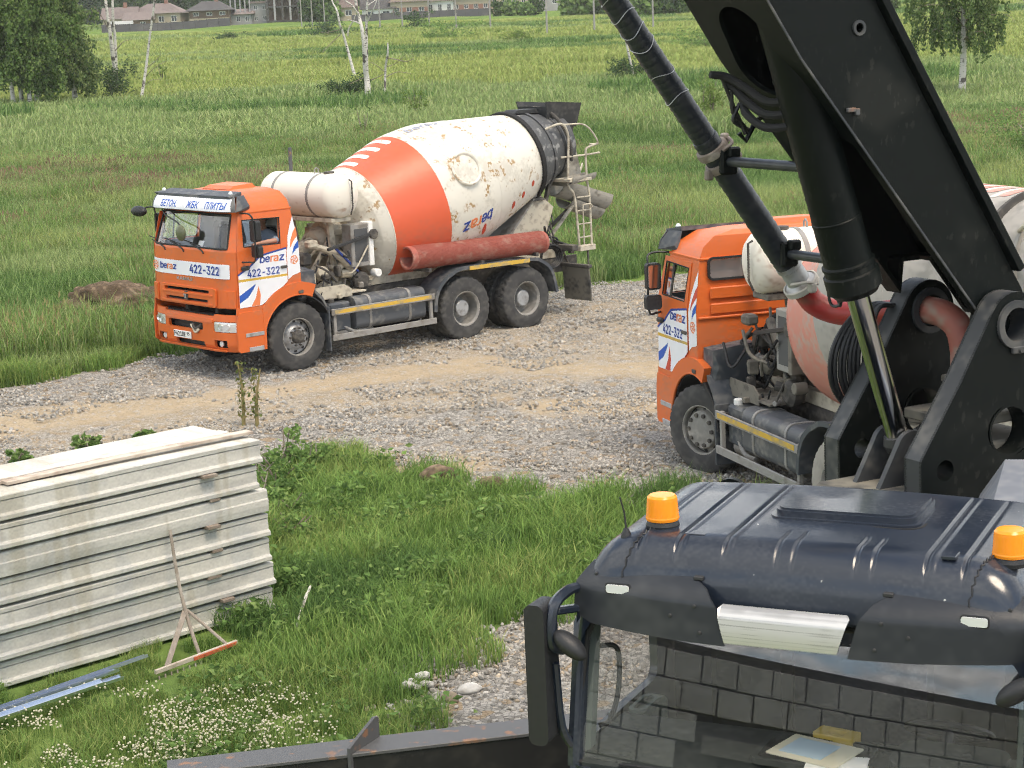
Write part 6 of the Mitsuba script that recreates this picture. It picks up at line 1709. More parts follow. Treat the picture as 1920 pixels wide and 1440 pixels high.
# clover heads
def flower(seed):
    r = np.random.default_rng(seed)
    m = trimesh.creation.icosphere(1)
    v = np.array(m.vertices) * (.8 + .4 * r.random((len(m.vertices), 1))) * [.0085, .0085, .008] + [0, 0, .16]
    st = tube([(0, 0, 0), (.004, .002, .08), (0, 0, .155)], .0015, 3)
    c = np.vstack([np.tile(np.array([.66, .62, .46]) * r.uniform(.8, 1.1), (len(v), 1)), np.tile([.12, .2, .05], (len(st.vertices), 1))])
    return trimesh.util.concatenate([trimesh.Trimesh(v, m.faces, process=False), st]), c


_fl = [(*flower(s), 'm_vcol', False) for s in range(3)]
_pl = []
_poly = sg.Polygon([(-4.2, 14.9), (-3.7, 15.75), (-3.0, 15.55), (-2.2, 15.3), (-1.55, 14.5), (-1.9, 13.7), (-3.4, 13.5), (-4.3, 13.6)])
while len(_pl) < 1700:
    x, y = RNG.uniform(-4.3, -1.5), RNG.uniform(13.5, 15.8)
    d = _poly.exterior.distance(sg.Point(x, y)) * (1 if _poly.contains(sg.Point(x, y)) else -1)
    if d < -.3 or RNG.random() > .25 + 1.2 * max(d, 0) or meshkit.fbm(np.array([x * 2.2, y * 2.2, 0]), 2, 5) < .40: continue
    _pl.append((int(RNG.integers(0, 3)), place_mat(x, y, float(ground_z(x, y)) - .01, RNG.uniform(0, 6.28), RNG.uniform(.8, 1.15))))
scatter('clover_flowers', 'white clover heads dotting the grass in the lower left', 'clover', _fl, _pl)


# ---------------------------------------------------------------- driver of the far truck
def body(bones, size=.035, it=8):
    mm = Manifold()
    for (p0, r0, p1, r1) in bones:
        a = trimesh.creation.icosphere(2, radius=r0); a.apply_translation(p0)
        b = trimesh.creation.icosphere(2, radius=r1); b.apply_translation(p1)
        mm = mm + man(trimesh.convex.convex_hull(np.vstack([a.vertices, b.vertices])))
    t = tri(mm.refine_to_length(size))
    t.merge_vertices()
    trimesh.smoothing.filter_taubin(t, iterations=it)
    return t


flat('m_skin', (0.42, 0.22, 0.15), 0.55)
flat('m_shirt', (0.20, 0.25, 0.33), 0.85)
flat('m_trousers', (0.03, 0.035, 0.05), 0.85)
flat('m_hair', (0.02, 0.016, 0.013), 0.7)
man_k = thing('person', 'driver in a blue-grey shirt resting a forearm on the open window of the far truck', 'person')
head = trimesh.creation.icosphere(3)
hv = np.array(head.vertices) * [.095, .078, .118]
nose = np.exp(-((hv[:, 1] / .016) ** 2) - ((hv[:, 2] + .012) / .024) ** 2) * (hv[:, 0] > 0) * .024
brow = np.exp(-((np.abs(hv[:, 1]) - .03) / .02) ** 2 - ((hv[:, 2] - .018) / .010) ** 2) * (hv[:, 0] > 0) * .006
eye = -np.exp(-((np.abs(hv[:, 1]) - .03) / .013) ** 2 - ((hv[:, 2]) / .009) ** 2) * (hv[:, 0] > 0) * .008
chin = np.exp(-((hv[:, 1]) / .03) ** 2 - ((hv[:, 2] + .095) / .02) ** 2) * (hv[:, 0] > 0) * .012
mouth = -np.exp(-((hv[:, 1]) / .022) ** 2 - ((hv[:, 2] + .055) / .005) ** 2) * (hv[:, 0] > 0) * .005
hv[:, 0] += nose + brow + eye + chin + mouth
HC = np.array([.16, .58, 2.47])
skin = body([((.12, .58, 2.26), .058, (.15, .58, 2.38), .055), ((.12, .58, 2.24), .05, (.10, .76, 2.22), .042), ((.10, .76, 2.22), .042, (.17, .98, 2.16), .042), ((.17, .98, 2.16), .042, (.24, 1.14, 2.165), .040), ((.12, .58, 2.24), .05, (.10, .42, 2.22), .042), ((.10, .42, 2.22), .042, (.10, .36, 2.05), .042),
             ((.24, 1.14, 2.165), .040, (.46, 1.19, 2.168), .036), ((.46, 1.19, 2.168), .036, (.60, 1.205, 2.165), .028),
             ((.60, 1.205, 2.165), .026, (.68, 1.205, 2.168), .030), ((.63, 1.19, 2.168), .022, (.69, 1.23, 2.166), .024),
             ((.68, 1.238, 2.165), .0095, (.735, 1.250, 2.160), .009), ((.735, 1.250, 2.160), .009, (.760, 1.252, 2.142), .0075),
             ((.69, 1.218, 2.170), .010, (.750, 1.226, 2.164), .0095), ((.750, 1.226, 2.164), .0095, (.780, 1.228, 2.144), .008),
             ((.69, 1.198, 2.170), .0095, (.745, 1.200, 2.164), .009), ((.745, 1.200, 2.164), .009, (.772, 1.201, 2.146), .0075),
             ((.685, 1.180, 2.168), .0085, (.725, 1.178, 2.162), .008), ((.725, 1.178, 2.162), .008, (.748, 1.177, 2.148), .007),
             ((.635, 1.180, 2.165), .011, (.672, 1.156, 2.160), .0095), ((.672, 1.156, 2.160), .0095, (.700, 1.150, 2.152), .008),
             ((.10, .36, 2.05), .042, (.36, .40, 2.02), .036), ((.36, .40, 2.02), .035, (.52, .45, 2.06), .030)], .012, 4)
put(man_k, 'body', ply(skin, 'm_skin', smooth=True), MA)
put(man_k, 'head', ply(trimesh.Trimesh(hv + HC, head.faces, process=False), 'm_skin', smooth=True), MA)
put(man_k, 'shirt', ply(body([((.16, .58, 1.80), .155, (.14, .58, 2.02), .165), ((.14, .58, 2.02), .165, (.11, .58, 2.18), .13), ((.11, .46, 2.24), .07, (.11, .70, 2.24), .07), ((.11, .58, 2.05), .16, (.11, .74, 2.20), .085),
                              ((.10, .76, 2.22), .075, (.17, .98, 2.16), .066), ((.17, .98, 2.16), .066, (.28, 1.14, 2.165), .055), ((.10, .42, 2.22), .075, (.09, .36, 2.02), .062)], .03), 'm_shirt', smooth=True), MA)
put(man_k, 'trousers', ply(body([((.16, .50, 1.80), .10, (.62, .46, 1.80), .075), ((.16, .66, 1.80), .10, (.62, .70, 1.80), .075), ((.62, .46, 1.80), .07, (.80, .45, 1.58), .055), ((.62, .70, 1.80), .07, (.80, .71, 1.58), .055)], .04), 'm_trousers', smooth=True), MA)
hm = trimesh.creation.icosphere(3)
hh = np.array(hm.vertices) * [.102, .084, .124]
keep = (hh[hm.faces][:, :, 2].mean(1) > .035) | (hh[hm.faces][:, :, 0].mean(1) < -.035)
hmm = trimesh.Trimesh(hh + HC + [-.004, 0, .004], hm.faces[keep], process=False)
put(man_k, 'hair', ply(hmm, 'm_hair', smooth=True), MA)
# ---------------------------------------------------------------- trees, shrubs and weeds
def bark(p, n, uv):
    a = noise(p.x * 6.0, p.y * 6.0, p.z * 22.0)
    b = fbm(p.x * 3.0, p.y * 3.0, p.z * 2.0, 3)
    return mix((0.58, 0.56, 0.52), (0.07, 0.06, 0.055), dr.clip(smoothstep(0.70, 0.80, a) + smoothstep(0.60, 0.68, b), 0, 1) * 0.9)


mat('m_birch_bark', {'type': 'diffuse', 'reflectance': proc(bark)})
dirty('m_twig', (0.17, 0.14, 0.11), (0.33, 0.30, 0.26), 0.9, 6.0)
mat('m_leaf', {'type': 'principledthin', 'base_color': {'type': 'mesh_attribute', 'name': 'vertex_color'}, 'roughness': 0.55, 'diff_trans': 0.7, 'eta': 1.35}, two=False)


def leaves(centres, r, size, cols, droop=0.5, aspect=1.7, lift=0.0):
    """One leaf-shaped face (two triangles, folded) at each centre; every leaf has its own colour."""
    c = np.asarray(centres, float)
    n = len(c)
    th = r.random(n) * 2 * np.pi
    el = -droop * (0.4 + r.random(n)) + r.normal(0, .45, n)
    d = np.stack([np.cos(th) * np.cos(el), np.sin(th) * np.cos(el), np.sin(el)], -1)
    q = r.normal(size=(n, 3))
    s = np.cross(d, q); s /= np.linalg.norm(s, axis=1, keepdims=True) + 1e-9
    L = (size * (0.6 + 0.8 * r.random(n)))[:, None]
    nn = np.cross(d, s)
    V = np.stack([c - d * L * .5, c - s * L * .5 / aspect + nn * L * .12, c + d * L * .5, c + s * L * .5 / aspect + nn * L * .12], 1).reshape(-1, 3)
    F = (np.array([[0, 1, 2], [0, 2, 3]])[None] + (np.arange(n) * 4)[:, None, None]).reshape(-1, 3)
    cols = np.asarray(cols, float)
    col = cols[r.integers(0, len(cols), n)] * (0.7 + 0.6 * r.random((n, 1)))
    return trimesh.Trimesh(V, F, process=False), np.repeat(np.clip(col, 0, 1), 4, 0)


L_BIRCH = [(.165, .250, .080), (.135, .215, .070), (.21, .29, .10), (.105, .17, .06)]
L_BIRCH2 = [(.145, .215, .080), (.11, .175, .065), (.19, .26, .10), (.25, .31, .13)]
L_DARK = [(.075, .120, .055), (.100, .150, .065), (.060, .100, .048)]
L_BRIGHT = [(.19, .27, .07), (.15, .23, .06), (.23, .30, .09)]
L_WEED = [(.19, .30, .09), (.155, .26, .08), (.25, .35, .12), (.13, .21, .07)]


def hang_tree(name, base, h, spread, label, cat_, seed, n_branch, n_strand, strand, leaf, cols, trunk_r, lean=(0, 0), low=.1, stems=1, group=None, clump=.16, per=14, offset=(0, 0)):
    """A birch: tapered trunks, limbs, and hanging strands of leaves gathered in clumps."""
    r = np.random.default_rng(seed)
    b = np.array([base[0], base[1], float(ground_z(*base[:2])) - .05])
    t = thing(name, label, cat_, group)
    cen = []
    for sidx in range(stems):
        off = np.array([r.uniform(-.9, .9), r.uniform(-.5, .5), 0]) * (stems > 1)
        top = b + off + np.array([lean[0] + r.uniform(-.3, .3), lean[1], h * (1 if sidx == 0 else r.uniform(.7, .95))])
        P = [b + off + (top - b - off) * s + np.array([math.sin(s * 5 + sidx) * .10, math.cos(s * 4) * .08, 0]) for s in np.linspace(0, 1, 8)]
        tk = put(t, 'trunk', ply(tube(P, np.linspace(trunk_r, trunk_r * .12, 8), 10, 3), 'm_birch_bark', smooth=30))
        nb = n_branch // stems
        limbs = []
        for k in range(nb):
            s = low + (1 - low) * ((k + r.random()) / nb)
            p0 = np.array([np.interp(s, np.linspace(0, 1, 8), np.array(P)[:, i]) for i in range(3)])
            prof = math.sin(math.pi * min(1, max(0.04, (s * .86 + .16)))) ** .7
            L = spread * prof * r.uniform(.65, 1.08)
            a = 2.4 * k + r.uniform(-.5, .5)
            d = np.array([math.cos(a) + offset[0], math.sin(a) + offset[1], 0])
            up = r.uniform(.25, .6)
            Q = [p0, p0 + d * L * .45 + [0, 0, L * up * .5], p0 + d * L * .85 + [0, 0, L * up * .55], p0 + d * L + [0, 0, L * up * .30]]
            limbs.append(tube(Q, [trunk_r * .32 * (1 - s * .6), trunk_r * .2 * (1 - s * .6), .012, .006], 5, 4))
            Q = np.array(Q)
            for j in range(max(1, n_strand // nb)):
                u = r.random() ** .7
                q = np.array([np.interp(u, [0, .4, .8, 1], Q[:, i]) for i in range(3)]) + r.normal(0, spread * .10, 3) * [1, 1, .6]
                sl = strand * r.uniform(.35, 1.1) * (0.5 + .5 * u)
                m_ = max(2, int(sl / clump))
                dd = r.normal(0, .12, 2)
                for w in range(m_):
                    tt = w / m_
                    c = q + np.array([dd[0] * tt, dd[1] * tt, -sl * tt])
                    if c[2] < b[2] + .25: continue
                    cen.append(c)
        put(t, 'limbs', ply(trimesh.util.concatenate(limbs), 'm_twig', smooth=30))
        labels[list(scene)[-1]] = {'kind': 'stuff'}
    cen = np.array(cen)
    cc = (cen[:, None] + r.normal(0, clump * .42, (len(cen), per, 3))).reshape(-1, 3)
    m, c = leaves(cc, r, leaf, cols, .9)
    put(t, 'crown', ply(m, 'm_leaf', color=c))
    labels[list(scene)[-1]] = {'kind': 'stuff'}
    return t


def bush(base, w, h, label, seed, cols, leaf=.12, n=1500, cat_='shrub', group=None, name='shrub', stems=5):
    r = np.random.default_rng(seed)
    b = np.array([base[0], base[1], float(ground_z(*base[:2])) - .03])
    t = thing(name, label, cat_, group)
    st = []
    cen = []
    for k in range(stems):
        a = 2 * math.pi * k / stems + r.uniform(-.5, .5)
        e = b + np.array([math.cos(a) * w * .32, math.sin(a) * w * .32, h * r.uniform(.6, .95)])
        st.append(tube([b + r.normal(0, .03 * w, 3) * [1, 1, 0], (b + e) / 2 + r.normal(0, .06 * w, 3), e], [.012 + .012 * h, .006], 5, 3))
        k2 = max(3, n // (stems * 30))
        for _ in range(k2):
            u = r.uniform(.15, 1.0)
            q = b + (e - b) * u + r.normal(0, .17, 3) * [w, w, h * .6]
            q[2] = max(q[2], b[2] + .05 * h)
            cen.append(q)
    cen = np.array(cen)
    cc = (cen[:, None] + r.normal(0, 1, (len(cen), 30, 3)) * np.array([w, w, h]) * .065).reshape(-1, 3)
    cc[:, 2] = np.maximum(cc[:, 2], b[2] + .02)
    m, c = leaves(cc, r, leaf, cols, .2)
    put(t, 'stems', ply(trimesh.util.concatenate(st), 'm_twig'))
    labels[list(scene)[-1]] = {'kind': 'stuff'}
    put(t, 'foliage', ply(m, 'm_leaf', color=c))
    labels[list(scene)[-1]] = {'kind': 'stuff'}


def at_px(px, py, y):
    """The world point at depth y (metres along the view's ground direction) seen at pixel px, py of the photograph: used once, to set out where things stand."""
    up, rt = _up2, math.cos(ROLL) * _rt + math.sin(ROLL) * _up
    d = _fw + (px - 960) / 3600 * rt + (720 - py) / 3600 * up
    return CAM_O + d * (y - CAM_O[1]) / d[1]


hang_tree('birch_tree', (-30.4, 125.0), 12.0, 2.7, 'dense green birch clump in the upper left, before the far houses', 'tree', 5, 72, 520, 1.5, .24, L_BIRCH, .16, low=.16, stems=4, clump=.28, per=9)
hang_tree('birch_tree', (-28.3, 129.0), 9.5, 1.9, 'smaller birch at the right side of the dense upper left clump', 'tree', 6, 48, 260, 1.2, .22, L_BIRCH2, .12, low=.14, stems=3, clump=.28, per=8)
hang_tree('birch_tree', (22.8, 95.5), 9.5, 2.75, 'drooping birch with a white trunk standing alone in the upper right field', 'tree', 9, 54, 620, 1.6, .17, [(.115, .175, .062), (.085, .14, .052), (.15, .21, .08), (.20, .26, .105)], .19, lean=(-.15, 0), low=.26, clump=.19, per=9, offset=(-.16, 0))
hang_tree('birch_tree', (-35.5, 133.0), 10.0, 2.2, 'thin birch cut by the left edge of the picture', 'tree', 12, 40, 240, 1.3, .18, L_BIRCH2, .13, low=.25, clump=.2, per=8)


def bare(name, stems, depth, label, seed, group=None):
    """A bare or dead birch laid out from its outline in the picture at its distance: stems are lists of (x, y, radius)."""
    r = np.random.default_rng(seed)
    t = thing(name, label, 'tree', group)
    for i, (nm, pts, mt) in enumerate(stems):
        P = np.array([at_px(x, y, depth + .3 * math.sin(k * 1.3 + i)) for k, (x, y, _) in enumerate(pts)])
        if nm == 'trunk': P[0, 2] = float(ground_z(P[0, 0], P[0, 1])) - .1
        put(t, nm, ply(tube(P, [q[2] for q in pts], 8, 4), mt, smooth=30))
    return t


bb, tw = 'm_birch_bark', 'm_twig'
bare('bare_birch', [('trunk', [(217, 172, .20), (215, 125, .17), (212, 108, .16), (207, 67, .13), (198, 0, .10), (190, -80, .06)], bb), ('trunk', [(213, 110, .13), (216, 80, .11), (212, 42, .10), (211, 0, .08), (209, -70, .05)], bb),
                    ('branch', [(206, 60, .05), (190, 30, .03), (176, 12, .02)], tw), ('branch', [(216, 95, .04), (232, 78, .025), (247, 74, .015)], tw)], 138.0, 'tall bare birch with a forked white trunk beside the dense clump', 1)
bare('bare_birch', [('trunk', [(263, 190, .11), (273, 133, .09), (280, 75, .075), (290, 0, .06), (297, -60, .03)], bb), ('branch', [(275, 128, .03), (288, 117, .02), (303, 103, .012)], tw), ('branch', [(273, 144, .03), (290, 127, .02), (312, 114, .012)], tw), ('branch', [(271, 160, .025), (285, 150, .015), (303, 148, .01)], tw)], 125.5, 'slender leaning white birch trunk right of the forked one', 2)
bare('dead_birch', [('trunk', [(691, 187, .20), (688, 150, .17), (685, 129, .15), (683, 87, .13), (679, 56, .11), (673, 31, .09), (667, 5, .07), (662, -60, .04)], bb), ('trunk', [(683, 85, .09), (687, 52, .08), (688, 21, .07), (690, -50, .04)], bb),
                    ('branch', [(688, 42, .05), (696, 26, .035), (706, 2, .03), (712, -30, .02)], bb), ('branch', [(674, 31, .05), (662, 12, .04), (646, 0, .03)], bb), ('branch', [(676, 45, .045), (664, 40, .035), (652, 37, .03)], bb),
                    ('branch', [(690, 10, .04), (700, 3, .03), (712, -5, .02)], bb), ('branch', [(686, 30, .03), (690, 14, .02), (698, 4, .015)], tw), ('branch', [(685, 145, .03), (672, 150, .02), (655, 158, .012)], tw), ('branch', [(696, 150, .03), (712, 143, .02), (722, 138, .012)], tw)], 116.5, 'dead white birch with forked bare limbs above the parked mixer', 3)
bare('dead_birch', [('trunk', [(668, 152, .12), (652, 94, .10), (643, 62, .085), (637, 46, .08), (632, 21, .07), (622, 0, .05), (612, -40, .03)], bb), ('branch', [(652, 68, .05), (654, 54, .05), (663, 38, .045), (667, 28, .03)], bb), ('branch', [(638, 65, .03), (622, 80, .025), (604, 98, .015)], tw), ('branch', [(640, 55, .03), (618, 60, .02), (600, 62, .012)], tw)], 140.0, 'thin leaning dead birch just left of the forked dead birch', 4)
bare('dead_sapling', [('trunk', [(721, 185, .08), (722, 150, .07), (723, 125, .065), (727, 100, .06), (727, 80, .04)], bb), ('branch', [(723, 108, .03), (745, 112, .025), (762, 115, .02), (777, 110, .02)], tw), ('branch', [(724, 125, .025), (740, 120, .02), (758, 104, .012)], tw), ('branch', [(722, 135, .025), (705, 122, .018), (692, 116, .012)], tw), ('branch', [(722, 145, .025), (745, 135, .018), (770, 138, .012)], tw)], 117.0, 'broken grey sapling right of the forked dead birch', 5)
bare('bare_birch', [('trunk', [(1190, 158, .10), (1184, 125, .085), (1176, 88, .075), (1168, 40, .06), (1160, -40, .03)], bb)], 121.0, 'thin white birch trunk half hidden behind the wrapped pipe', 6)

B_ = [((-9.2, 118), 2.6, 1.6, 'dark round shrub at the foot of the dead birches', L_DARK, .13, 2600),
      ((-25.2, 128), 2.6, 3.0, 'dark shrub behind the forked white birch trunk', L_DARK, .15, 2600),
      ((8.2, 121.5), 3.2, 1.8, 'dark shrub under the thin white trunk beside the pipe', L_DARK, .14, 2400),
      ((17.6, 64.5), 3.2, 1.8, 'leafy shrub at the right edge above the pink drum', L_WEED, .09, 3600),
      ((9.0, 83.0), 1.3, 2.6, 'young bright shrub between the wrapped pipe and the boom', L_BRIGHT, .10, 1600),
      ((-4.2, 96.5), 1.1, 1.9, 'yellow-green sapling above the parked mixer', L_BRIGHT, .11, 800),
      ((-5.8, 81.5), .8, 1.6, 'thin sapling behind the drum top of the parked mixer', L_WEED, .09, 500),
      ((17.4, 160), 5.0, 2.2, 'low grey-green shrub in mid field left of the boom', L_WEED, .2, 1600),
      ((-22.7, 267), 7.0, 2.8, 'dark shrub below the tree gap between the far houses', L_DARK, .3, 900),
      ((-11.6, 291), 5.0, 3.0, 'round dark shrub below the house with the pale wall', L_DARK, .3, 900),
      ((-6.0, 221), 8.0, 2.4, 'wide low shrub in the yellow part of the field', L_WEED, .25, 1600),
      ((-35.5, 262), 4.0, 2.0, 'small dark shrub in the far field below the two-storey brown house', L_DARK, .25, 700),
      ((-25.9, 150), .9, 1.6, 'lone small sapling in the yellow field right of the bare birches', L_BRIGHT, .13, 400),
      ((2.2, 205), 4.0, 2.0, 'shrub with pale flowers in the far field', L_BRIGHT, .22, 800)]
for i, (b, w, h, lb, cl, lf, n) in enumerate(B_):
    bush(b, w, h, lb, 200 + i, cl, lf, n)
# leafy weeds beside the slab stack and along the gravel edge
W_G = 'leafy weeds along the edge of the gravel'
lbw = ['bushy weed just behind the right end of the slab stack', 'bushy weed right of the stack, second from its back corner', 'bushy weed right of the stack, third from its back corner', 'leafy weed at the gravel edge, behind the weeds at the stack', 'leafy weed in the grass right of the middle slab', 'leafy weed in the grass right of the lower slabs', 'low weed behind the stack, the leftmost one at the gravel', 'low weed behind the stack, middle one at the gravel', 'low weed behind the stack, nearest the tall stalks', 'small weed at the gravel edge, rightmost of the weeds']
for i, (x, y, w, h) in enumerate(((-3.05, 23.7, .9, .75), (-2.95, 23.0, .9, .60), (-3.1, 22.2, .8, .55), (-2.75, 24.1, .7, .45), (-2.7, 21.6, .7, .40), (-2.5, 20.6, .7, .40), (-6.7, 25.3, .3, .25), (-5.9, 25.9, .32, .28), (-5.2, 26.3, .25, .22), (-2.3, 24.2, .5, .28))):
    bush((x, y), w, h, lbw[i], 300 + i, L_WEED, .075, 620 if i < 6 else 150, 'weed', W_G, 'leafy_weed', 6)
dirty('m_stalk', (0.25, 0.20, 0.09), (0.17, 0.19, 0.06), 0.9, 12.0)
for i, (x, y, h) in enumerate(((-3.86, 26.9, .95), (-3.66, 26.85, .85))):
    z = float(ground_z(x, y))
    r = np.random.default_rng(50 + i)
    k = thing('tall_weed', 'tall dry weed stalk behind the right end of the stack, ' + ('the left one' if i == 0 else 'the right one'), 'weed', 'tall weed stalks behind the stack')
    put(k, 'stem', ply(tube([(x, y, z - .05), (x + .02, y, z + h * .5), (x + (.10 if i else -.02), y, z + h)], [.030, .022, .008], 6, 4), 'm_stalk'))
    c = np.array([[x + r.normal(0, .04), y + r.normal(0, .04), z + h * u] for u in r.uniform(.15, 1, 130)])
    m, cl = leaves(c, r, .06, [(.22, .21, .08), (.16, .20, .07)], -.6)
    put(k, 'leaves', ply(m, 'm_leaf', color=cl))
    labels[list(scene)[-1]] = {'kind': 'stuff'}
# low broad-leaved plants mixed into the near grass
def forb(seed):
    r = np.random.default_rng(seed)
    n = 46
    c = np.stack([r.normal(0, .11, n), r.normal(0, .11, n), r.uniform(.06, .26, n)], -1)
    return leaves(c, r, .075, L_WEED, .1, 2.0)


_g = [(*forb(s), 'm_leaf', False) for s in range(4)]
_pl = []
for _ in range(9000):
    x, y = RNG.uniform(-10, 3.0), RNG.uniform(13, 27)
    if not view_window(x, y, .3) or float(grav_dist(x, y)) > -.1 or patch_noise(x, y, .8, 44) < .47 or any(shapely.contains_xy(q, x, y) for q in KEEP_OUT): continue
    _pl.append((int(RNG.integers(0, 4)), place_mat(x, y, float(ground_z(x, y)), RNG.uniform(0, 6.28), RNG.uniform(.7, 1.3))))
    if len(_pl) > 170: break
scatter('broadleaf_herbs', 'low broad-leaved herbs growing through the near grass', 'herbs', _g, _pl)
# ---------------------------------------------------------------- far houses, fence, poles, forest
dirty('m_roof_brown', (0.150, 0.112, 0.100), (0.115, 0.088, 0.08), 0.8, .3)
dirty('m_roof_pink', (0.175, 0.14, 0.132), (0.14, 0.11, 0.105), 0.8, .3)
dirty('m_roof_dark', (0.065, 0.06, 0.062), (0.085, 0.078, 0.078), 0.8, .3)
dirty('m_wall_cream', (0.38, 0.325, 0.25), (0.31, 0.27, 0.215), 0.9, .3)
dirty('m_wall_brown', (0.16, 0.105, 0.082), (0.12, 0.08, 0.065), 0.9, .3)
dirty('m_wall_brick', (0.25, 0.13, 0.10), (0.20, 0.11, 0.09), 0.9, .3)
dirty('m_wall_grey', (0.33, 0.33, 0.34), (0.25, 0.25, 0.26), 0.9, .3)
dirty('m_wall_white', (0.66, 0.66, 0.66), (0.55, 0.55, 0.54), 0.9, .3)
dirty('m_fence_dark', (0.075, 0.072, 0.085), (0.11, 0.10, 0.11), 0.8, .5)
flat('m_far_pane', (0.03, 0.035, 0.045), 0.1, spec=0.6)


def house(key, x, y, w, d, hw, roof, wall, rf, rise, yaw=0.0, over=.5, band=None, windows=4, floors=1, chimney=True, gable=True, base=None):
    """w across the view, d deep, hw wall height; walls with real window openings, roof, panes, frames."""
    hw, rise = hw * .88, rise * .82
    z = float(ground_z(x, y)) - .3
    M = pose(x, y, yaw, z)
    fl = hw / floors
    wm = man(bx(-w / 2, w / 2, -d / 2, d / 2, 0, hw)) - man(bx(-w / 2 + .3, w / 2 - .3, -d / 2 + .3, d / 2 - .3, .2, hw + .1))
    ops = []
    for f_ in range(floors):
        for k in range(windows):
            cx = -w / 2 + w * (k + .5) / windows
            ops.append((cx, f_ * fl + fl * .62))
    ww, wh = min(1.5, w / windows * .45), min(1.4, fl * .42)
    for cx, cz in ops: wm = wm - man(bx(cx - ww / 2, cx + ww / 2, -d / 2 - .2, -d / 2 + .5, cz - wh / 2, cz + wh / 2))
    put(key, 'wall', ply(tri(wm), wall), M)
    for cx, cz in ops:
        wk = put(key, 'window', ply(cat(prism(sg.box(cx - ww / 2, cz - wh / 2, cx + ww / 2, cz + wh / 2).difference(sg.box(cx - ww / 2 + .09, cz - wh / 2 + .09, cx + ww / 2 - .09, cz + wh / 2 - .09)).union(sg.box(cx - .04, cz - wh / 2, cx + .04, cz + wh / 2)), .08, XZ(-d / 2 + .16))), 'm_wall_white'), M)
        put(wk, 'pane', ply(bx(cx - ww / 2, cx + ww / 2, -d / 2 + .17, -d / 2 + .19, cz - wh / 2, cz + wh / 2), 'm_far_pane'), M)
    o = over
    if gable == 'flat':
        rk = put(key, 'roof', ply(bx(-w / 2 - o, w / 2 + o, -d / 2 - o, d / 2 + o, hw + .005, hw + rise), roof), M)
    elif gable:
        rk = put(key, 'roof', ply(hull([(-w / 2 - o, -d / 2 - o, hw), (w / 2 + o, -d / 2 - o, hw), (-w / 2 - o, d / 2 + o, hw), (w / 2 + o, d / 2 + o, hw), (-w / 2 - o, 0, hw + rise), (w / 2 + o, 0, hw + rise)]), roof), M)
    else:
        rk = put(key, 'roof', ply(hull([(-w / 2 - o, -d / 2 - o, hw), (w / 2 + o, -d / 2 - o, hw), (-w / 2 - o, d / 2 + o, hw), (w / 2 + o, d / 2 + o, hw), (-w * .22, 0, hw + rise), (w * .22, 0, hw + rise)]), roof), M)
    if chimney: put(rk, 'chimney', ply(bx(w * .15 - .35, w * .15 + .35, -.35, .35, hw + rise * .5, hw + rise + .9), 'm_wall_brick'), M)
    if band: put(key, 'band', ply(bx(-w / 2 - .04, w / 2 + .04, -d / 2 - .04, -d / 2 - .01, band[0], band[1]), band[2]), M)
    return M


def far(px, y): return at_px(px, 40, y)[0]


G_H = None
H = lambda lb: thing('house', lb, 'house', 'houses beyond the far field')
k = H('low house with a pinkish grey roof behind the bare birch trunks'); house(k, far(228, 402), 402, 6.5, 8, 2.6, 'm_roof_pink', 'm_wall_cream', 0, 3.0, .05, windows=2)
k = H('wide low house with a stepped pinkish roof and pale walls'); house(k, far(300, 405), 405, 10.5, 9, 3.4, 'm_roof_pink', 'm_wall_cream', 0, 2.6, -.05, windows=4, gable=False)
house(k, far(262, 399), 399, 5.0, 7, 2.4, 'm_roof_pink', 'm_wall_brown', 0, 2.0, .0, windows=2, chimney=False)
k = H('brown two-storey house with a dark roof over a cream ground floor'); house(k, far(397, 404), 404, 8.0, 10, 4.0, 'm_roof_dark', 'm_wall_brown', 0, 2.4, .06, band=(.2, 2.0, 'm_wall_cream'), windows=3, floors=2, gable=False, over=.9)
k = H('pale grey house under construction right of the brown two-storey house'); house(k, far(452, 408), 408, 5.5, 8, 2.8, 'm_roof_pink', 'm_wall_grey', 0, 1.4, .0, windows=3, chimney=False)
for i in range(5): put(k, 'post', ply(bx(-.12, .12, -.12, .12, 2.5, 5.2 + .3 * (i % 2)), 'm_wall_grey'), pose(far(434 + 9 * i, 405), 405, 0, float(ground_z(far(434 + 9 * i, 405), 405))))
k = H('grey block house with a flat roof'); house(k, far(493, 410), 410, 3.6, 8, 5.0, 'm_roof_pink', 'm_wall_grey', 0, .5, .0, windows=2, floors=2, gable='flat', chimney=False)
# open two-storey frame
k = H('dark open two-storey frame of an unfinished house')
xx, zz = far(541, 406), float(ground_z(far(541, 406), 406))
Mx = pose(xx, 406, .03, zz)
for z in (.0, 2.9, 5.6): put(k, 'floor_slab', ply(bx(-4.2, 4.2, -4, 4, z, z + .35), 'm_roof_dark'), Mx)
for i in range(6):
    for yy in (-3.8, 3.8): put(k, 'column', ply(bx(-4 + 1.6 * i - .2, -4 + 1.6 * i + .2, yy - .2, yy + .2, .35, 5.6), 'm_wall_grey' if i % 2 else 'm_roof_dark'), Mx)
put(k, 'inner_wall', ply(bx(-4, 4, 0, .3, .35, 5.6), 'm_wall_brown'), Mx)
k = H('house with brown roof and pale gable behind the dead birches'); house(k, far(640, 400), 400, 6.0, 8, 3.2, 'm_roof_brown', 'm_wall_cream', 0, 3.0, .1, windows=2)
k = H('white house with a dark steep roof between the dead birch limbs'); house(k, far(712, 402), 402, 6.5, 8, 2.6, 'm_roof_dark', 'm_wall_white', 0, 4.2, .0, windows=2)
k = H('house with brown roof, cream upper wall and brick base'); house(k, far(770, 402), 402, 7.5, 8, 3.9, 'm_roof_brown', 'm_wall_brick', 0, 2.6, .0, band=(2.3, 3.8, 'm_wall_cream'), windows=3, gable=False)
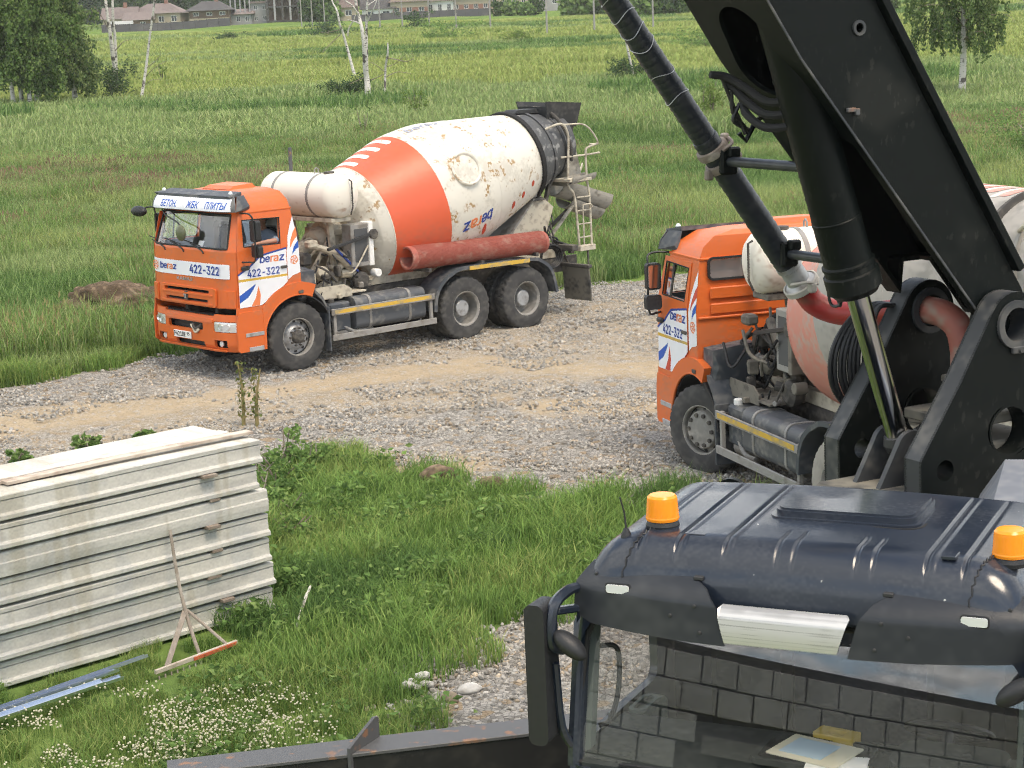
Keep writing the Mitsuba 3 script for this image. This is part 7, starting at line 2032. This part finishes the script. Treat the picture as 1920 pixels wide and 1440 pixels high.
k = H('bright white house with dark windows in the far row'); house(k, far(827, 404), 404, 5.6, 8, 3.9, 'm_roof_brown', 'm_wall_white', 0, 2.4, .0, windows=3, gable=False)
k = H('long brown house with a pale upper band, right of the white house'); house(k, far(885, 405), 405, 8.0, 9, 4.2, 'm_roof_brown', 'm_wall_brick', 0, 2.4, .0, band=(2.5, 3.7, 'm_wall_cream'), windows=4, gable=False)
k = H('pale brick house at the right end of the row, left of the wrapped pipe'); house(k, far(965, 407), 407, 10.0, 9, 4.6, 'm_roof_pink', 'm_wall_cream', 0, 2.4, .0, windows=5, gable=False)
k = H('small grey house beside the shrubs at the right end of the row'); house(k, far(1030, 412), 412, 4.5, 8, 4.4, 'm_roof_dark', 'm_wall_grey', 0, 2.0, .0, windows=2, gable=False)


def far_fence(pts, h, mt, label):
    k = thing('fence', label, 'fence')
    for (ax, ay), (bx_, by) in zip(pts[:-1], pts[1:]):
        n = max(1, int(math.hypot(bx_ - ax, by - ay) / 2.5))
        for i in range(n):
            t0, t1 = i / n, (i + 1) / n
            p = np.array([ax + (bx_ - ax) * t0, ay + (by - ay) * t0]); q = np.array([ax + (bx_ - ax) * t1, ay + (by - ay) * t1])
            z = float(ground_z((p[0] + q[0]) / 2, (p[1] + q[1]) / 2))
            u = (q - p) / np.linalg.norm(q - p)
            put(k, 'panel', ply(bx(.04, np.linalg.norm(q - p) - .04, -.02, .02, -.2, h), mt), pose(p[0], p[1], math.atan2(u[1], u[0]), z))
            put(k, 'post', ply(bx(-.05, .05, -.06, .06, -.3, h + .1), 'm_roof_dark'), pose(p[0], p[1], math.atan2(u[1], u[0]), z))


far_fence([(far(190, 372), 372), (far(320, 378), 378), (far(432, 388), 388)], 1.5, 'm_fence_dark', 'dark sheet fence before the houses on the left')
far_fence([(far(205, 376), 376), (far(250, 378), 378)], 2.2, 'm_wall_white', 'short bright white fence behind the bare birch trunks')
far_fence([(far(660, 386), 386), (far(800, 389), 389), (far(922, 392), 392)], 1.4, 'm_fence_dark', 'dark sheet fence before the houses on the right')

# utility poles
dirty('m_pole', (0.30, 0.29, 0.28), (0.22, 0.21, 0.20), 0.9, 1.0)
PL = [(566, 50, 352), (586, 50, 349), (609, 48, 353), (713, 58, 292), (755, 57, 289), (805, 52, 299), (856, 62, 260), (920, 60, 258), (1026, 68, 228), (1115, 64, 228), (1225, 55, 237)]
where = ['left of the trees between the houses', 'among the trees between the houses, second pole from left', 'among the trees between the houses, third pole from left', 'right beside the dead birch limbs', 'before the brick-based house', 'before the bright white house', 'before the long brown house', 'before the pale brick house', 'left of the wrapped pipe, before the shrubs', 'just left of the wrapped pipe', 'between the wrapped pipe and the boom']
for (px, py, y), wd in zip(PL, where):
    x = at_px(px, py, y)[0]
    z = float(ground_z(x, y))
    k = thing('utility_pole', f'thin grey pole {wd}', 'pole', 'utility poles across the far field')
    put(k, 'shaft', ply(cyl((x, y, z - .3), (x, y, z + 8.5), .12, 10, .08), 'm_pole', smooth=30))
    put(k, 'crossarm', ply(bx(x - .9, x + .9, y - .06, y + .06, z + 7.7, z + 7.85), 'm_pole'))
    for i in (-1, 0, 1): put(k, 'insulator', ply(cyl((x + .7 * i, y, z + 7.85), (x + .7 * i, y, z + 8.05), .05, 8), 'm_wall_white'))

# forest and hedges
def far_tree(seed, h, w, cols, conifer=False, n=520):
    r = np.random.default_rng(seed)
    c = []
    while len(c) < n:
        u = r.random(3) * 2 - 1
        z = (u[2] + 1) / 2
        prof = (1 - z) ** .8 * .8 + .05 if conifer else math.sqrt(max(0, 1 - ((z - .45) / .58) ** 2))
        if np.hypot(u[0], u[1]) > prof: continue
        c.append((u[0] * w / 2, u[1] * w / 2, .08 * h + z * h * .92))
    c = np.array(c)
    c += (meshkit.noise(c * .9, seed)[:, None] - .5) * w * .18
    m, col = leaves(c, r, w * .16, cols, .3, 1.2)
    t = tube([(0, 0, -.4), (0, 0, h * .5)], [w * .03, w * .015], 5)
    return trimesh.util.concatenate([m, t]), np.vstack([col, np.tile([.06, .05, .04], (len(t.vertices), 1))])


F_COL = [(.045, .080, .035), (.060, .100, .042), (.035, .062, .030)]
F_MID = [(.075, .125, .045), (.095, .150, .055), (.060, .105, .040)]
gs = [(*far_tree(1, 15, 8, F_COL), 'm_leaf'), (*far_tree(2, 18, 7, F_COL, True), 'm_leaf'), (*far_tree(3, 13, 9, F_MID), 'm_leaf'), (*far_tree(4, 16, 8, F_MID), 'm_leaf')]
pl = []
for y0, n, hs in ((470, 95, .8), (520, 95, 1.0), (600, 90, 1.25), (720, 90, 1.7)):
    for x in np.linspace(-.36 * y0, .36 * y0, n):
        X, Y = x + RNG.uniform(-4, 4), y0 + RNG.uniform(-18, 18)
        s = hs * RNG.uniform(.8, 1.2) * (1.1 if X < -60 else .9)
        pl.append((int(RNG.integers(0, 4)), place_mat(X, Y, float(ground_z(X, Y)) - .3, RNG.uniform(0, 6.28), s)))
scatter('forest', 'dark forest closing the view behind the far houses', 'forest', gs, pl)
gs = [(*far_tree(11, 6, 6, F_MID, n=420), 'm_leaf'), (*far_tree(12, 5, 7, L_BIRCH, n=420), 'm_leaf'), (*far_tree(13, 4, 6, L_WEED, n=400), 'm_leaf')]
n_t = 0
FT = {'between the open frame house and the dead birches': ['leftmost', 'middle', 'rightmost'], 'before the right end of the house row': ['leftmost', 'second', 'third', 'rightmost'], 'behind the wrapped pipe': ['first', 'second', 'third', 'fourth', 'fifth', 'sixth', 'seventh', 'last'], 'in the far field right of the boom': ['left', 'right']}
FN = {}
for px, y, s in ((588, 396, 1.0), (604, 398, 1.2), (620, 396, .95), (935, 372, .55), (960, 370, .60), (985, 370, .65), (1005, 372, .6), (1085, 345, 1.0), (1105, 350, 1.1), (1125, 346, .95), (1210, 300, .8), (1232, 305, 1.0), (1256, 300, .9), (1275, 310, .9), (1300, 318, 1.0), (1640, 262, .75), (1662, 266, .6)):
    x = far(px, y)
    z = float(ground_z(x, y)) - .2
    i = n_t % 3
    gid = f'hedge_source_{i}'
    if gid not in scene:
        scene[gid] = {'type': 'shapegroup', 'crown': ply(gs[i][0], gs[i][2], color=gs[i][1])}
    key = uniq('far_tree')
    scene[key] = {'type': 'instance', 'to_world': T4(place_mat(x, y, z, RNG.uniform(0, 6.28), s).tolist()), 'group': {'type': 'ref', 'id': gid}}
    where_ = 'between the open frame house and the dead birches' if px < 700 else ('before the right end of the house row' if px < 1050 else ('behind the wrapped pipe' if px < 1400 else 'in the far field right of the boom'))
    FN[where_] = FN.get(where_, -1) + 1
    labels[key] = {'label': f'{FT[where_][FN[where_]]} round green tree {where_}' + (' counted from the left' if 'wrapped' in where_ else ''), 'category': 'tree', 'group': f'round trees {where_}'}
    n_t += 1
# ---------------------------------------------------------------- the air between here and the far forest
scene['air'] = {'type': 'homogeneous', 'albedo': {'type': 'rgb', 'value': [0.94, 0.955, 0.97]}, 'sigma_t': 0.0002}
scene['haze'] = {'type': 'cube', 'to_world': T4().translate([0, 430, 39.3]).scale([520, 500, 41]), 'bsdf': {'type': 'null'}, 'interior': {'type': 'ref', 'id': 'air'}}
labels['haze'] = {'label': 'thin pale air over the whole field', 'kind': 'stuff'}
scene['camera']['medium'] = {'type': 'ref', 'id': 'air'}
